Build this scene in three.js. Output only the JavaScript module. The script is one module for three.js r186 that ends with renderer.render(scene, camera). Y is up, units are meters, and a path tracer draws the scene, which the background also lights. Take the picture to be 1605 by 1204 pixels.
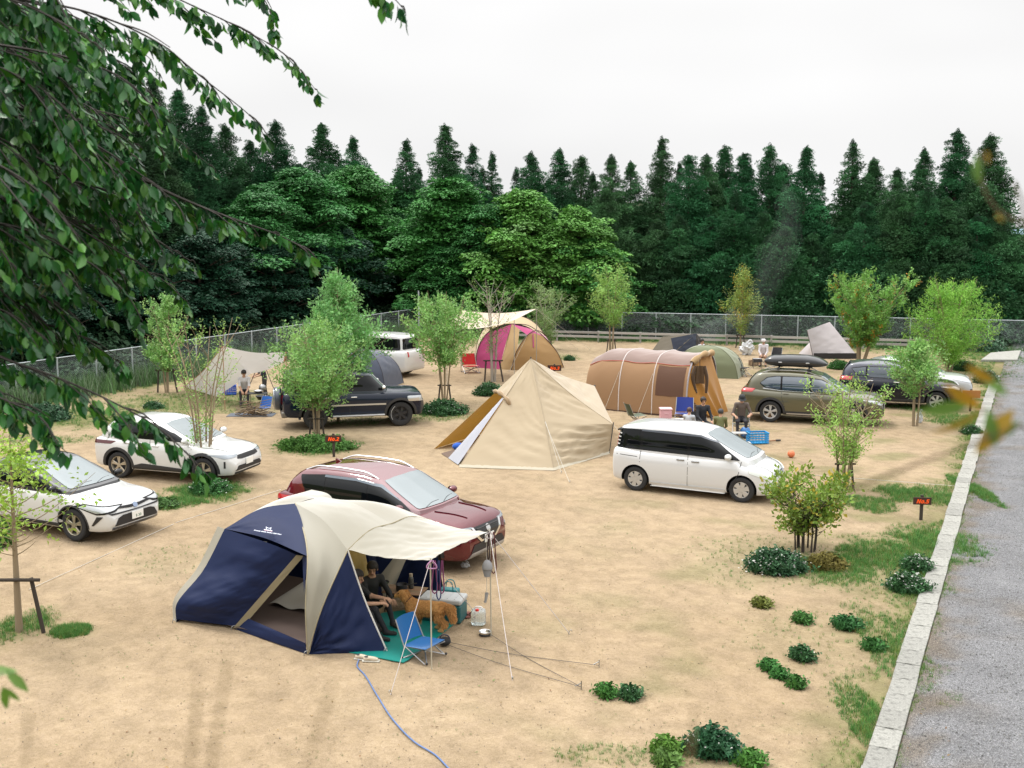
import * as THREE from 'three';
import { mergeGeometries, mergeVertices, toCreasedNormals } from 'three/addons/utils/BufferGeometryUtils.js';
import { RoundedBoxGeometry } from 'three/addons/geometries/RoundedBoxGeometry.js';
import { Brush, Evaluator, SUBTRACTION } from 'three-bvh-csg';
import { createNoise2D, createNoise3D } from 'simplex-noise';

// ---------------------------------------------------------------- camera, sky, sun, exposure
const scene = new THREE.Scene();
const EYE = 6.6, FOCAL = 1756, PITCH = Math.atan(250 / FOCAL);      // eye height in metres, focal length in photo pixels
const camera = new THREE.PerspectiveCamera(2 * Math.atan(602 / FOCAL) * 180 / Math.PI, 4 / 3, 0.05, 2000);
camera.position.set(0, EYE, 0); camera.rotation.x = -PITCH;
camera.focus = 24; camera.userData.fStop = 5;
const renderer = new THREE.WebGLRenderer();
renderer.toneMapping = THREE.LinearToneMapping; renderer.toneMappingExposure = 1.5;
renderer.shadowMap.enabled = true;

function seeded(a) { return () => { a |= 0; a = a + 0x6D2B79F5 | 0; let t = Math.imul(a ^ a >>> 15, 1 | a); t = t + Math.imul(t ^ t >>> 7, 61 | t) ^ t; return ((t ^ t >>> 14) >>> 0) / 4294967296; }; }
let rnd = seeded(7);
const noise2 = createNoise2D(seeded(11)), noise3 = createNoise3D(seeded(12));
const fbm = (x, y, o = 4) => { let s = 0, a = 0.5; for (let i = 0; i < o; i++) { s += a * noise2(x, y); x *= 2.03; y *= 2.03; a *= 0.5; } return s; };

{ // bright overcast: brighter towards the zenith, thin grey cloud streaks
  const w = 512, h = 256, d = new Float32Array(w * h * 4);
  for (let j = 0; j < h; j++) for (let i = 0; i < w; i++) {
    const el = (j + 0.5) / h * Math.PI - Math.PI / 2, az = (i + 0.5) / w * Math.PI * 2, s = Math.sin(Math.max(el, 0));
    const c = noise3(Math.cos(az) * Math.cos(el) * 2.2, Math.sin(az) * Math.cos(el) * 2.2, Math.sin(el) * 9) + 0.5 * noise3(Math.cos(az) * 6, Math.sin(az) * 6, Math.sin(el) * 22);
    let L = (0.60 + 1.95 * s * s) * (1 + 0.05 * c);
    if (el < 0) L *= Math.max(0.3, 1 + el * 6);
    const k = (j * w + i) * 4; d[k] = L * 1.0; d[k + 1] = L * 0.998; d[k + 2] = L * 0.998; d[k + 3] = 1;
  }
  const t = new THREE.DataTexture(d, w, h, THREE.RGBAFormat, THREE.FloatType); t.mapping = THREE.EquirectangularReflectionMapping; t.magFilter = THREE.LinearFilter; t.needsUpdate = true;
  scene.background = t; scene.environment = t;
}
const sun = new THREE.DirectionalLight(new THREE.Color(1.0, 0.96, 0.89), 1.45);
sun.position.set(-28, 62, -50); sun.target.position.set(0, 0, -30); sun.castShadow = true; sun.shadow.radius = 22;
Object.assign(sun.shadow.camera, { left: -60, right: 60, top: 60, bottom: -60, near: 1, far: 260 }); sun.shadow.mapSize.set(2048, 2048);
scene.add(sun, sun.target);

// ---------------------------------------------------------------- helpers
const V = (x = 0, y = 0, z = 0) => new THREE.Vector3(x, y, z);
const lerp = (a, b, t) => a + (b - a) * t, clamp = (x, a = 0, b = 1) => Math.min(b, Math.max(a, x)), smooth = (a, b, x) => { const t = clamp((x - a) / (b - a)); return t * t * (3 - 2 * t); };
const R = (a = 1, b) => b === undefined ? rnd() * a : a + rnd() * (b - a);
const rad = (d) => d * Math.PI / 180;
const pick = (a) => a[Math.floor(rnd() * a.length)];
// survey: where a sight line of the photograph (pixels) meets the level y = h, or the upright plane at distance d
function sight(u, v) { const x = (u - 802.5) / FOCAL, y = -(v - 602) / FOCAL, c = Math.cos(PITCH), s = Math.sin(PITCH); return V(x, y * c - s, -y * s - c); }
function gnd(u, v, h = 0) { const d = sight(u, v), t = (h - EYE) / d.y; return V(d.x * t, h, d.z * t); }
function far(u, v, dist) { const d = sight(u, v), t = -dist / d.z; return V(d.x * t, EYE + d.y * t, -dist); }

const taken = {};
function numbered(n) { taken[n] = (taken[n] ?? -1) + 1; return taken[n] ? n + '_' + String(taken[n]).padStart(3, '0') : n; }
const shade = (o) => { o.castShadow = true; o.receiveShadow = true; return o; };
function thing(name, label, category, pos = [0, 0, 0], turn = 0, group) {
  const o = new THREE.Group(); o.name = numbered(name); scene.add(o); if (pos.isVector3) o.position.copy(pos); else o.position.set(...pos); o.rotation.y = turn;
  o.userData = { label, category }; if (group) o.userData.group = group; return o;
}
function part(name, geo, m, parent) { const o = shade(new THREE.Mesh(Array.isArray(geo) ? merge(geo) : geo, m)); o.name = name; parent.add(o); return o; }
function solo(name, label, category, geo, m, pos, group) { const o = part(numbered(name), geo, m, scene); o.userData = { label, category }; if (group) o.userData.group = group; if (pos) o.position.copy(pos); return o; }
function struct(name, geo, m) { const o = part(numbered(name), geo, m, scene); o.userData.kind = 'structure'; return o; }
function merge(list) {
  list = list.flat(9).filter(Boolean).map((g) => { g = g.index ? g.toNonIndexed() : g; for (const k of Object.keys(g.attributes)) if (!['position', 'normal', 'uv'].includes(k)) g.deleteAttribute(k); if (!g.attributes.uv) g.setAttribute('uv', new THREE.BufferAttribute(new Float32Array(g.attributes.position.count * 2), 2)); if (!g.attributes.normal) g.computeVertexNormals(); return g; });
  return list.length === 1 ? list[0] : mergeGeometries(list);
}
function copies(name, geo, m, mats, parent, colors) {
  const o = shade(new THREE.InstancedMesh(geo, m, mats.length)); mats.forEach((x, i) => o.setMatrixAt(i, x)); if (colors) colors.forEach((c, i) => o.setColorAt(i, c)); o.name = name; parent.add(o); o.userData.kind = 'stuff'; return o;
}
const dummy = new THREE.Object3D();
function place(p, e = [0, 0, 0], s = 1) { dummy.position.copy(p); dummy.rotation.set(...e); if (typeof s === 'number') dummy.scale.setScalar(s); else dummy.scale.set(...s); dummy.updateMatrix(); return dummy.matrix.clone(); }
const col = (r, g, b) => new THREE.Color(r, g, b);
const mt = (c, roughness = 0.8, o = {}) => new THREE.MeshPhysicalMaterial({ color: Array.isArray(c) ? col(...c) : new THREE.Color(c), roughness, side: THREE.DoubleSide, ...o });
const bx = (w, h, d, x = 0, y = 0, z = 0, r = 0) => { const g = r ? new RoundedBoxGeometry(w, h, d, 2, Math.min(r, w / 2.01, h / 2.01, d / 2.01)) : new THREE.BoxGeometry(w, h, d); return g.translate(x, y, z); };
const turned = (g, rx = 0, ry = 0, rz = 0) => { g.applyMatrix4(new THREE.Matrix4().makeRotationFromEuler(new THREE.Euler(rx, ry, rz))); return g; };
const moved = (g, x, y, z) => g.translate(x, y, z);
const UPV = V(0, 1, 0);
function bar(a, b, r, r2 = r, n = 8) { const d = b.clone().sub(a), g = new THREE.CylinderGeometry(r2, r, d.length(), n, 1); g.applyQuaternion(new THREE.Quaternion().setFromUnitVectors(UPV, d.clone().normalize())); return g.translate((a.x + b.x) / 2, (a.y + b.y) / 2, (a.z + b.z) / 2); }
function tube(pts, r, seg = 0, n = 6, closed = false) { // tube through points; r a number or a function of 0..1
  const c = new THREE.CatmullRomCurve3(pts, closed, 'centripetal'), m = seg || pts.length * 4, g = new THREE.TubeGeometry(c, m, 1, n, closed), p = g.attributes.position, q = V();
  for (let i = 0; i <= m; i++) { c.getPointAt(i / m, q); const k = typeof r === 'function' ? r(i / m) : r; for (let j = 0; j <= n; j++) { const o = i * (n + 1) + j; p.setXYZ(o, q.x + (p.getX(o) - q.x) * k, q.y + (p.getY(o) - q.y) * k, q.z + (p.getZ(o) - q.z) * k); } }
  g.computeVertexNormals(); return g;
}
const lathe = (pts, n = 24) => new THREE.LatheGeometry(pts.map((p) => new THREE.Vector2(...p)), n);
function sheet(f, nu, nv, uvs = 1) { // a surface patch: f(u, v) gives a point
  const p = [], uv = [], ix = [];
  for (let j = 0; j <= nv; j++) for (let i = 0; i <= nu; i++) { const q = f(i / nu, j / nv); p.push(q.x, q.y, q.z); uv.push(i / nu * uvs, j / nv * uvs); }
  for (let j = 0; j < nv; j++) for (let i = 0; i < nu; i++) { const a = j * (nu + 1) + i, b = a + 1, c = a + nu + 1, d = c + 1; ix.push(a, b, d, a, d, c); }
  const g = new THREE.BufferGeometry(); g.setAttribute('position', new THREE.Float32BufferAttribute(p, 3)); g.setAttribute('uv', new THREE.Float32BufferAttribute(uv, 2)); g.setIndex(ix); g.computeVertexNormals(); return g;
}
function mix3(a, b, t) { return a.clone().lerp(b, t); }
function curveOf(pts) { const c = new THREE.CatmullRomCurve3(pts, false, 'centripetal'); return (t) => pts.length === 2 ? mix3(pts[0], pts[1], t) : c.getPoint(clamp(t)); }
function texture(w, h, fn, srgb = true, rep) { // fn(x, y) gives [r, g, b] in 0..255
  const d = new Uint8Array(w * h * 4); for (let j = 0; j < h; j++) for (let i = 0; i < w; i++) { const c = fn(i, j), k = (j * w + i) * 4; d[k] = c[0]; d[k + 1] = c[1]; d[k + 2] = c[2]; d[k + 3] = c[3] ?? 255; }
  const t = new THREE.DataTexture(d, w, h); t.wrapS = t.wrapT = THREE.RepeatWrapping; t.magFilter = THREE.LinearFilter; if (srgb) t.colorSpace = THREE.SRGBColorSpace; if (rep) t.repeat.set(rep, rep); t.needsUpdate = true; return t;
}
function canvasTex(w, h, draw) { const c = document.createElement('canvas'); c.width = w; c.height = h; draw(c.getContext('2d'), w, h); const t = new THREE.CanvasTexture(c); t.colorSpace = THREE.SRGBColorSpace; return t; }
// tileable value noise for repeated textures
function tileNoise(n, seed) { const r = seeded(seed), g = Float32Array.from({ length: n * n }, () => r()); return (x, y) => { x = ((x % n) + n) % n; y = ((y % n) + n) % n; const i = Math.floor(x), j = Math.floor(y), a = x - i, b = y - j, i2 = (i + 1) % n, j2 = (j + 1) % n, s = a * a * (3 - 2 * a), t = b * b * (3 - 2 * b); return lerp(lerp(g[j * n + i], g[j * n + i2], s), lerp(g[j2 * n + i], g[j2 * n + i2], s), t); }; }
function leafLitter() { const g = new THREE.BufferGeometry(); g.setAttribute('position', new THREE.Float32BufferAttribute([-0.04, 0, 0, 0, 0.008, 0.018, 0.045, 0.004, 0, 0, 0.006, -0.017], 3)); g.setIndex([0, 1, 2, 0, 2, 3]); g.computeVertexNormals(); return g; }
// ---------------------------------------------------------------- ground, road, kerb
const BANK0 = -10.4, BANK1 = -0.9;                                   // the bank that the photographer stands on
const bankH = (z) => z < BANK0 ? 0 : 5.0 * smooth(BANK0, BANK1 + 2.2, z);
const K0 = gnd(1352, 1204), K1 = gnd(1549, 606);                      // left edge of the gutter covers
const kdir = K1.clone().sub(K0).normalize(), kright = V(-kdir.z, 0, kdir.x);
const acrossKerb = (x, z) => (x - K0.x) * kright.x + (z - K0.z) * kright.z;
const fenceH = 1.5;
const F0 = gnd(150, 553, fenceH), F1 = gnd(645, 485, fenceH), F2 = gnd(1600, 504.6, fenceH);
for (const p of [F0, F1, F2]) p.y = 0;
const leftDir = F1.clone().sub(F0).normalize(), backDir = F2.clone().sub(F1).normalize();
const leftOut = V(leftDir.z, 0, -leftDir.x), backOut = V(backDir.z, 0, -backDir.x);   // both point out of the site
const beyondLeft = (x, z) => (x - F0.x) * leftOut.x + (z - F0.z) * leftOut.z;
const beyondBack = (x, z) => (x - F1.x) * backOut.x + (z - F1.z) * backOut.z;
function terrain(x, z) {
  let y = bankH(z);
  const l = beyondLeft(x, z) - 1.5; if (l > 0) y += Math.min(l * 0.32, 11) * smooth(0, 6, l);
  return y;
}
// green-ness of the ground, 0 bare sand .. 1 grown over: patches seen in the photograph
const patches = [];                                                  // [x, z, rx, rz, strength]
function patchAt(u, v, w, hgt, s = 1) { const p = gnd(u, v), e = gnd(u + w, v), n = gnd(u, v + hgt); patches.push([p.x, p.z, Math.abs(e.x - p.x) + 0.01, Math.abs(n.z - p.z) + 0.01, s]); return p; }
for (const a of [[1470, 850, 80, 30, 1], [1400, 870, 110, 34, .8], [1440, 775, 70, 16, .9], [1530, 770, 16, 26, .9], [1370, 900, 120, 45, .5], [1300, 890, 60, 24, .5], [1400, 1010, 50, 90, .45], [1350, 1120, 30, 80, .4], [1280, 1000, 160, 60, .16], [1200, 880, 130, 50, .3],
  [1360, 790, 50, 14, .6], [1500, 660, 50, 14, .7], [1440, 640, 50, 8, .4], [1560, 560, 60, 16, .9], [1520, 575, 60, 20, .8], [1400, 545, 220, 10, .7], [1000, 528, 500, 7, .9], [760, 535, 120, 8, .5], [310, 630, 160, 22, .8], [130, 655, 150, 20, .85], [60, 690, 100, 10, .4], [495, 700, 70, 14, .8], [325, 770, 70, 20, .8], [260, 790, 60, 10, .5], [690, 650, 60, 12, .5], [110, 990, 30, 12, .6], [850, 560, 60, 8, .5],
  [1000, 1185, 160, 20, .25], [880, 640, 40, 6, .3], [280, 880, 120, 30, .12], [560, 660, 60, 8, .3], [700, 850, 500, 30, .03], [30, 980, 50, 30, .5]]) patchAt(...a);
function green(x, z) {
  let g = 0; const n = 0.55 * noise2(x * 0.9, z * 0.9) + 0.35 * noise2(x * 2.7, z * 2.7);
  for (const [px, pz, rx, rz, s] of patches) { const d = Math.hypot((x - px) / rx, (z - pz) / rz) + n * 0.45; if (d < 1.25) g = Math.max(g, s * (1 - smooth(0.45, 1.25, d))); }
  if (x * 0 + beyondLeft(x, z) > -2.2) g = Math.max(g, smooth(-2.2, -0.6, beyondLeft(x, z) + n));
  if (beyondBack(x, z) > -1.6) g = Math.max(g, smooth(-1.6, -0.6, beyondBack(x, z) + n * 0.6));
  const k = acrossKerb(x, z); if (k > -0.9 && k < 0.1) g = Math.max(g, 0.55 * smooth(-0.9, -0.1, k + n * 0.6));
  return g;
}
{
  const n1 = tileNoise(16, 1), n2 = tileNoise(64, 2), n3 = tileNoise(256, 3), n4 = tileNoise(512, 4), S = 1024;
  const grain = texture(S, S, (x, y) => {
    const a = n1(x / 64, y / 64), b = n2(x / 16, y / 16), c = n3(x / 4, y / 4), d = n4(x / 2, y / 2); let k = 0.80 + 0.10 * a + 0.07 * b + 0.09 * c + 0.10 * d - 0.06;
    const spot = n3(x / 4 + 97, y / 4 + 31) > 0.95 ? -0.1 : 0; k += spot; return [clamp(k + 0.01) * 255, clamp(k) * 255, clamp(k - 0.015 + 0.02 * (b - 0.5)) * 255];
  });
  const rough = texture(S, S, (x, y) => { const k = (0.35 * n2(x / 16, y / 16) + 0.35 * n3(x / 4, y / 4) + 0.3 * n4(x / 2, y / 2)) * 255; return [k, k, k]; }, false);
  const sand = mt([1, 1, 1], 0.96, { vertexColors: true, map: grain, bumpMap: rough, bumpScale: 0.018, specularIntensity: 0.3 });
  // one sheet to the horizon: fine cells near, coarse beyond
  const xs = [], zs = []; for (let x = -30; x <= 34; x += 0.22) xs.push(x); for (let x = 36; x < 900; x *= 1.18) { xs.push(x); xs.unshift(-x + 3); } for (let z = -80; z <= 2; z += 0.22) zs.push(z); for (let z = 84; z < 1100; z *= 1.18) zs.unshift(-z); for (let z = 5; z < 60; z += 9) zs.push(z);
  const nx = xs.length, nz = zs.length, p = new Float32Array(nx * nz * 3), c = new Float32Array(nx * nz * 3), uv = new Float32Array(nx * nz * 2), ix = [];
  for (let j = 0; j < nz; j++) for (let i = 0; i < nx; i++) {
    const x = xs[i], z = zs[j], k = j * nx + i; let y = terrain(x, z);
    const inside = beyondLeft(x, z) < 0 && beyondBack(x, z) < 0 && z < BANK0;
    if (inside) y += 0.012 * noise2(x * 0.35, z * 0.35) + 0.006 * noise2(x * 1.9, z * 1.9) - 0.006; else y += 0.10 * noise2(x * 0.5, z * 0.5);
    const road = acrossKerb(x, z); if (road > -0.1) y = Math.min(y, z < BANK0 ? -0.03 : y);
    p.set([x, y, z], k * 3); uv.set([x / 3.1, z / 3.1], k * 2);
    const m = fbm(x * 0.12, z * 0.12, 4), f = fbm(x * 0.6 + 9, z * 0.6, 3), tr = Math.abs(noise2((x * 0.45 - z * 0.9) * 0.22, (x + z * 0.5) * 0.035)), track = (1 - smooth(0.02, 0.14, tr)) * 0.5;
    let g = green(x, z), q = clamp(0.5 + m * 0.9);
    let r = [lerp(0.335, 0.395, q), lerp(0.255, 0.308, q), lerp(0.165, 0.208, q)];
    const rut = Math.max(0, 1 - Math.abs(Math.abs(((x * 0.52 - z * 0.85) + 2.2 * noise2(x * 0.05, z * 0.05)) % 9) - 4.5 + 0.75 * Math.sign(noise2(x * .03, z * .03))) / 0.28) * smooth(-0.1, 0.4, noise2(x * 0.16 + 4, z * 0.16)), dk = 1 - 0.10 * track - 0.13 * clamp(f * 1.6) - 0.10 * rut; r = r.map((v) => v * dk);
    // thin moss and seedlings: a slight green tint here and there on the near right side
    const moss = 0.5 * smooth(0.05, 0.5, fbm(x * 0.33 + 40, z * 0.33, 3)) * smooth(-2, 8, x + (z + 25) * 0.2); g = Math.max(g, moss);
    const gr = [0.11, 0.16, 0.035].map((v) => v * (0.8 + 0.35 * f)); r = r.map((v, a) => lerp(v, gr[a], clamp(g) * 0.82));
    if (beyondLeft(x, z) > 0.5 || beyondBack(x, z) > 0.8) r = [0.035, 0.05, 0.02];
    if (z > BANK0) r = [0.10, 0.12, 0.04];
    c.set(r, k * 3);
  }
  for (let j = 0; j < nz - 1; j++) for (let i = 0; i < nx - 1; i++) { const a = j * nx + i; ix.push(a, a + nx, a + nx + 1, a, a + nx + 1, a + 1); }
  const g = new THREE.BufferGeometry(); g.setAttribute('position', new THREE.BufferAttribute(p, 3)); g.setAttribute('color', new THREE.BufferAttribute(c, 3)); g.setAttribute('uv', new THREE.BufferAttribute(uv, 2)); g.setIndex(ix); g.computeVertexNormals();
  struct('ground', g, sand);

  // gravel road beyond the gutter covers
  const gn = texture(S, S, (x, y) => { const b = n4(x / 2, y / 2), c2 = n3(x / 4 + 50, y / 4), d = n2(x / 16, y / 16); const k = 0.42 + 0.55 * b + 0.35 * (c2 - 0.5) + 0.1 * (d - 0.5); return [clamp(k) * 250, clamp(k) * 252, clamp(k + 0.015) * 255]; });
  const gb = texture(S, S, (x, y) => { const k = (0.6 * n4(x / 2, y / 2) + 0.4 * n3(x / 4 + 50, y / 4)) * 255; return [k, k, k]; }, false);
  const rm = mt([1, 1, 1], 0.95, { vertexColors: true, map: gn, bumpMap: gb, bumpScale: 0.03, specularIntensity: 0.35 });
  const nA = 46, nB = 320, pp = [], cc = [], uu = [], ii = [];
  for (let j = 0; j <= nB; j++) for (let i = 0; i <= nA; i++) {
    const s = -14 + j * 0.25, t = 0.36 + Math.pow(i / nA, 1.5) * 16, q = K0.clone().addScaledVector(kdir, s).addScaledVector(kright, t); pp.push(q.x, 0.008 + 0.014 * noise2(q.x * 1.1, q.z * 1.1), q.z); uu.push(q.x / 1.9, q.z / 1.9);
    const bare = clamp(smooth(0.1, 0.62, fbm(q.x * 0.35 + 3, q.z * 0.35, 3)) * 0.8 + (1 - smooth(0, 0.5, t - 0.36 + 0.35 * noise2(q.x * 1.3, q.z * 1.3))) * 0.9), k = 0.92 + 0.2 * fbm(q.x * 0.8, q.z * 0.8, 3);
    cc.push(lerp(0.62, 0.52, bare) * k, lerp(0.61, 0.44, bare) * k, lerp(0.585, 0.34, bare) * k);
  }
  for (let j = 0; j < nB; j++) for (let i = 0; i < nA; i++) { const a = j * (nA + 1) + i; ii.push(a, a + 1, a + nA + 2, a, a + nA + 2, a + nA + 1); }
  const rg = new THREE.BufferGeometry(); rg.setAttribute('position', new THREE.Float32BufferAttribute(pp, 3)); rg.setAttribute('color', new THREE.Float32BufferAttribute(cc, 3)); rg.setAttribute('uv', new THREE.Float32BufferAttribute(uu, 2)); rg.setIndex(ii); rg.computeVertexNormals();
  struct('gravel_road', rg, rm);

  // loose stones: on the road and, finer, over the sand
  const stone = new THREE.IcosahedronGeometry(1, 0); const sp = stone.attributes.position; for (let i = 0; i < sp.count; i++) { const v = V().fromBufferAttribute(sp, i), k = 0.8 + 0.35 * noise3(v.x * 2, v.y * 2, v.z * 2); sp.setXYZ(i, v.x * k, v.y * k * 0.7, v.z * k); } stone.computeVertexNormals();
  rnd = seeded(21); const m1 = [], c1 = [], m2 = [], c2 = [];
  for (let i = 0; i < 38000; i++) { const s = -1 + Math.pow(R(), 1.5) * 40, t = 0.45 + R(9), q = K0.clone().addScaledVector(kdir, s).addScaledVector(kright, t); if (fbm(q.x * 0.35 + 3, q.z * 0.35, 3) > 0.3 + R(0.35)) continue; const k = R(0.006, 0.016); q.y = 0.012 + k * 0.2; m1.push(place(q, [R(6), R(6), R(6)], [k * R(0.8, 1.3), k, k * R(0.8, 1.2)])); const b = R(0.14, 0.34); c1.push(col(b, b * 0.99, b * R(0.93, 0.99))); }
  for (let i = 0; i < 3800; i++) { const q = gnd(R(-20, 1500), 640 + 600 * Math.pow(R(), 0.7)); if (acrossKerb(q.x, q.z) > -0.05) continue; const k = R(0.003, 0.011); q.y = 0.002; m2.push(place(q, [R(6), R(6), R(6)], [k * R(0.8, 1.6), k * 0.8, k])); const b = R(0.12, 0.3); c2.push(col(b * 1.15, b * 0.95, b * 0.72)); }
  const lit = leafLitter(), m3 = [], c3 = []; for (let i = 0; i < 620; i++) { const q = gnd(R(-20, 1500), 640 + 580 * Math.pow(R(), 0.8)); if (acrossKerb(q.x, q.z) > 1.5) continue; q.y = 0.014; m3.push(place(q, [R(-.3, .3), R(6.3), R(-.3, .3)], R(0.25, 0.75))); const b = R(0.7, 1.4); c3.push(pick([col(0.14 * b, 0.08 * b, 0.04 * b), col(0.2 * b, 0.13 * b, 0.05 * b), col(0.10 * b, 0.14 * b, 0.04 * b)])); }
  const ll = copies('leaf_litter', lit, mt([1, 1, 1], 0.9), m3, scene, c3); ll.userData = { kind: 'stuff', label: 'small dry fallen leaves scattered over the sand', category: 'leaf litter' };
  const stoneM = mt([1, 1, 1], 0.9);
  const gs = copies('gravel', stone, stoneM, m1, scene, c1); gs.userData = { kind: 'stuff', label: 'loose grey gravel lying on the road', category: 'gravel' };
  const ps = copies('grit', stone, stoneM, m2, scene, c2); ps.userData = { kind: 'stuff', label: 'small crumbs of soil and grit on the sand', category: 'grit' };
}
{ // concrete gutter covers: single slabs with a finger slot at each joint
  const t = thing('gutter_covers', 'row of pale concrete gutter covers between the sand and the gravel road', 'gutter', K0, Math.atan2(-kdir.z, kdir.x));
  const n1 = tileNoise(64, 9), n2 = tileNoise(256, 10), ct = texture(512, 512, (x, y) => { const k = (0.84 + 0.14 * (n1(x / 8, y / 8) - 0.5) + 0.12 * (n2(x / 2, y / 2) - 0.5) - 0.12 * clamp((n1(x / 24 + 9, y / 24 + 5) - 0.55) * 2.5)) * 255; return [k, k * 0.995, k * 0.97]; });
  const ms = [0.39, 0.33, 0.42, 0.36, 0.40].map((k) => mt([k, k, k * 0.96], 0.9, { map: ct, bumpMap: ct, bumpScale: 0.004 }));
  const sh = new THREE.Shape(), L = 0.596, W = 0.34; // slab outline with half slots in both ends
  sh.moveTo(0, 0); sh.lineTo(0, 0.11); sh.lineTo(0.014, 0.12); sh.lineTo(0.014, 0.22); sh.lineTo(0, 0.23); sh.lineTo(0, W); sh.lineTo(L, W); sh.lineTo(L, 0.23); sh.lineTo(L - 0.014, 0.22); sh.lineTo(L - 0.014, 0.12); sh.lineTo(L, 0.11); sh.lineTo(L, 0); sh.closePath();
  const slab = new THREE.ExtrudeGeometry(sh, { depth: 0.09, bevelEnabled: true, bevelSize: 0.004, bevelThickness: 0.005, bevelSegments: 1 }).rotateX(-Math.PI / 2).translate(0, -0.055, 0.34); // top at y .04, across = +z
  rnd = seeded(5);
  for (let i = -4; i < 66; i++) { const o = part('cover', slab, pick(ms), t); o.position.set(i * 0.602, R(-0.007, 0.007), R(-0.012, 0.012)); o.rotation.set(R(-.006, .006), R(-0.012, 0.012), R(-.006, .006)); }
  const ch = part('channel_wall', [bx(42.3, 0.25, 0.06, 18.7, -0.166, -0.045), bx(42.3, 0.25, 0.06, 18.7, -0.166, 0.395)], ms[1], t);
  // concrete slab at the far end of the row
  const a = gnd(1538, 567), b = gnd(1594, 567), c = gnd(1600, 552), d = gnd(1553, 556); const s2 = new THREE.Shape([a, b, c, d].map((q) => new THREE.Vector2(q.x, -q.z)));
  solo('concrete_slab', 'pale concrete slab bridging the gutter at the far end of the road', 'slab', new THREE.ExtrudeGeometry(s2, { depth: 0.1, bevelEnabled: true, bevelSize: 0.01, bevelThickness: 0.01, bevelSegments: 1 }).rotateX(-Math.PI / 2), mt([0.44, 0.44, 0.42], 0.9, { map: ct }));
}
// ---------------------------------------------------------------- foliage pieces
function leafShape(L, W, fold = 0.25, curl = 0.2) { // one leaf along +x from the stalk, folded on its midrib, 8 triangles
  const p = [], ix = []; const st = [[0, 0], [0.25, 0.8], [0.55, 1], [0.82, 0.5], [1, 0]];
  for (const [t, w] of st) { const y = -curl * L * t * t; p.push(t * L, y, 0, t * L, y + fold * w * W * 0.5, w * W * 0.5, t * L, y + fold * w * W * 0.5, -w * W * 0.5); }
  for (let i = 0; i < 4; i++) { const a = i * 3, b = a + 3; ix.push(a, b, b + 1, a, b + 1, a + 1, a, b + 2, b, a, a + 2, b + 2); }
  const g = new THREE.BufferGeometry(); g.setAttribute('position', new THREE.Float32BufferAttribute(p, 3)); g.setIndex(ix); g.computeVertexNormals(); return g;
}
function quadLeaf(L, W) { const g = new THREE.BufferGeometry(); g.setAttribute('position', new THREE.Float32BufferAttribute([0, 0, 0, L * 0.5, W * 0.12, W * 0.5, L, -L * 0.12, 0, L * 0.5, W * 0.12, -W * 0.5], 3)); g.setIndex([0, 1, 2, 0, 2, 3]); g.computeVertexNormals(); return g; }
function oriented(g, pos, dir, roll, s = 1) { const q = new THREE.Quaternion().setFromUnitVectors(V(1, 0, 0), dir.clone().normalize()); return g.clone().rotateX(roll).scale(s, s, s).applyQuaternion(q).translate(pos.x, pos.y, pos.z); }
const randDir = (up = 0) => { const a = R(Math.PI * 2), y = R(-1, 1); const h = Math.sqrt(1 - y * y); return V(Math.cos(a) * h, y + up, Math.sin(a) * h).normalize(); };
function sprig(n, len, L, W, up = 0.4, flat = 1) { // leaves along a short twig
  const gs = []; const leaf = quadLeaf(L, W);
  for (let i = 0; i < n; i++) { const t = (i + 0.5) / n, d = randDir(up); d.y *= flat; d.normalize(); gs.push(oriented(leaf, V((R() - 0.5) * len * 0.45, t * len, (R() - 0.5) * len * 0.45), d, R(-0.7, 0.7), R(0.75, 1.2))); }
  return merge(gs);
}
const leafy = (c, o = {}) => mt(c, 0.62, { transmission: 0.28, thickness: 0, specularIntensity: 0.35, ...o });
rnd = seeded(31);
// a clump of cedar foliage: tufts over a rounded cushion
function cedarClump(n) { const gs = []; for (let i = 0; i < n; i++) { const d = randDir(0.25), r = R(0.55, 1); const p = V(d.x * r, d.y * r * 0.75, d.z * r); const out = d.clone().add(randDir().multiplyScalar(0.55)).add(V(0, 0.25, 0)); gs.push(oriented(quadLeaf(0.30, 0.10), p, out, R(3), R(0.7, 1.3))); gs.push(oriented(quadLeaf(0.26, 0.09), p, out.clone().add(randDir().multiplyScalar(0.6)), R(3), R(0.7, 1.3))); } return merge(gs); }
function layerClump(n) { const gs = []; for (let i = 0; i < n; i++) { const a = R(6.283), r = Math.sqrt(R()), p = V(Math.cos(a) * r, 0.42 * (1 - r * r) + R(-0.16, 0.1), Math.sin(a) * r); const d = V(Math.cos(a) * 0.8 + R(-1, 1), R(-0.5, 0.25), Math.sin(a) * 0.8 + R(-1, 1)); gs.push(oriented(quadLeaf(0.30, 0.17), p, d, R(-0.6, 0.6), R(0.7, 1.25))); } return merge(gs); }
const cedarClumps = [cedarClump(120), cedarClump(120), cedarClump(120)], layerClumps = [layerClump(130), layerClump(130)];
const barkM = mt([0.085, 0.065, 0.05], 0.95), youngBark = mt([0.26, 0.20, 0.13], 0.9), darkWood = mt([0.045, 0.035, 0.028], 0.9), greyBark = mt([0.30, 0.27, 0.23], 0.9);

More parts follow.
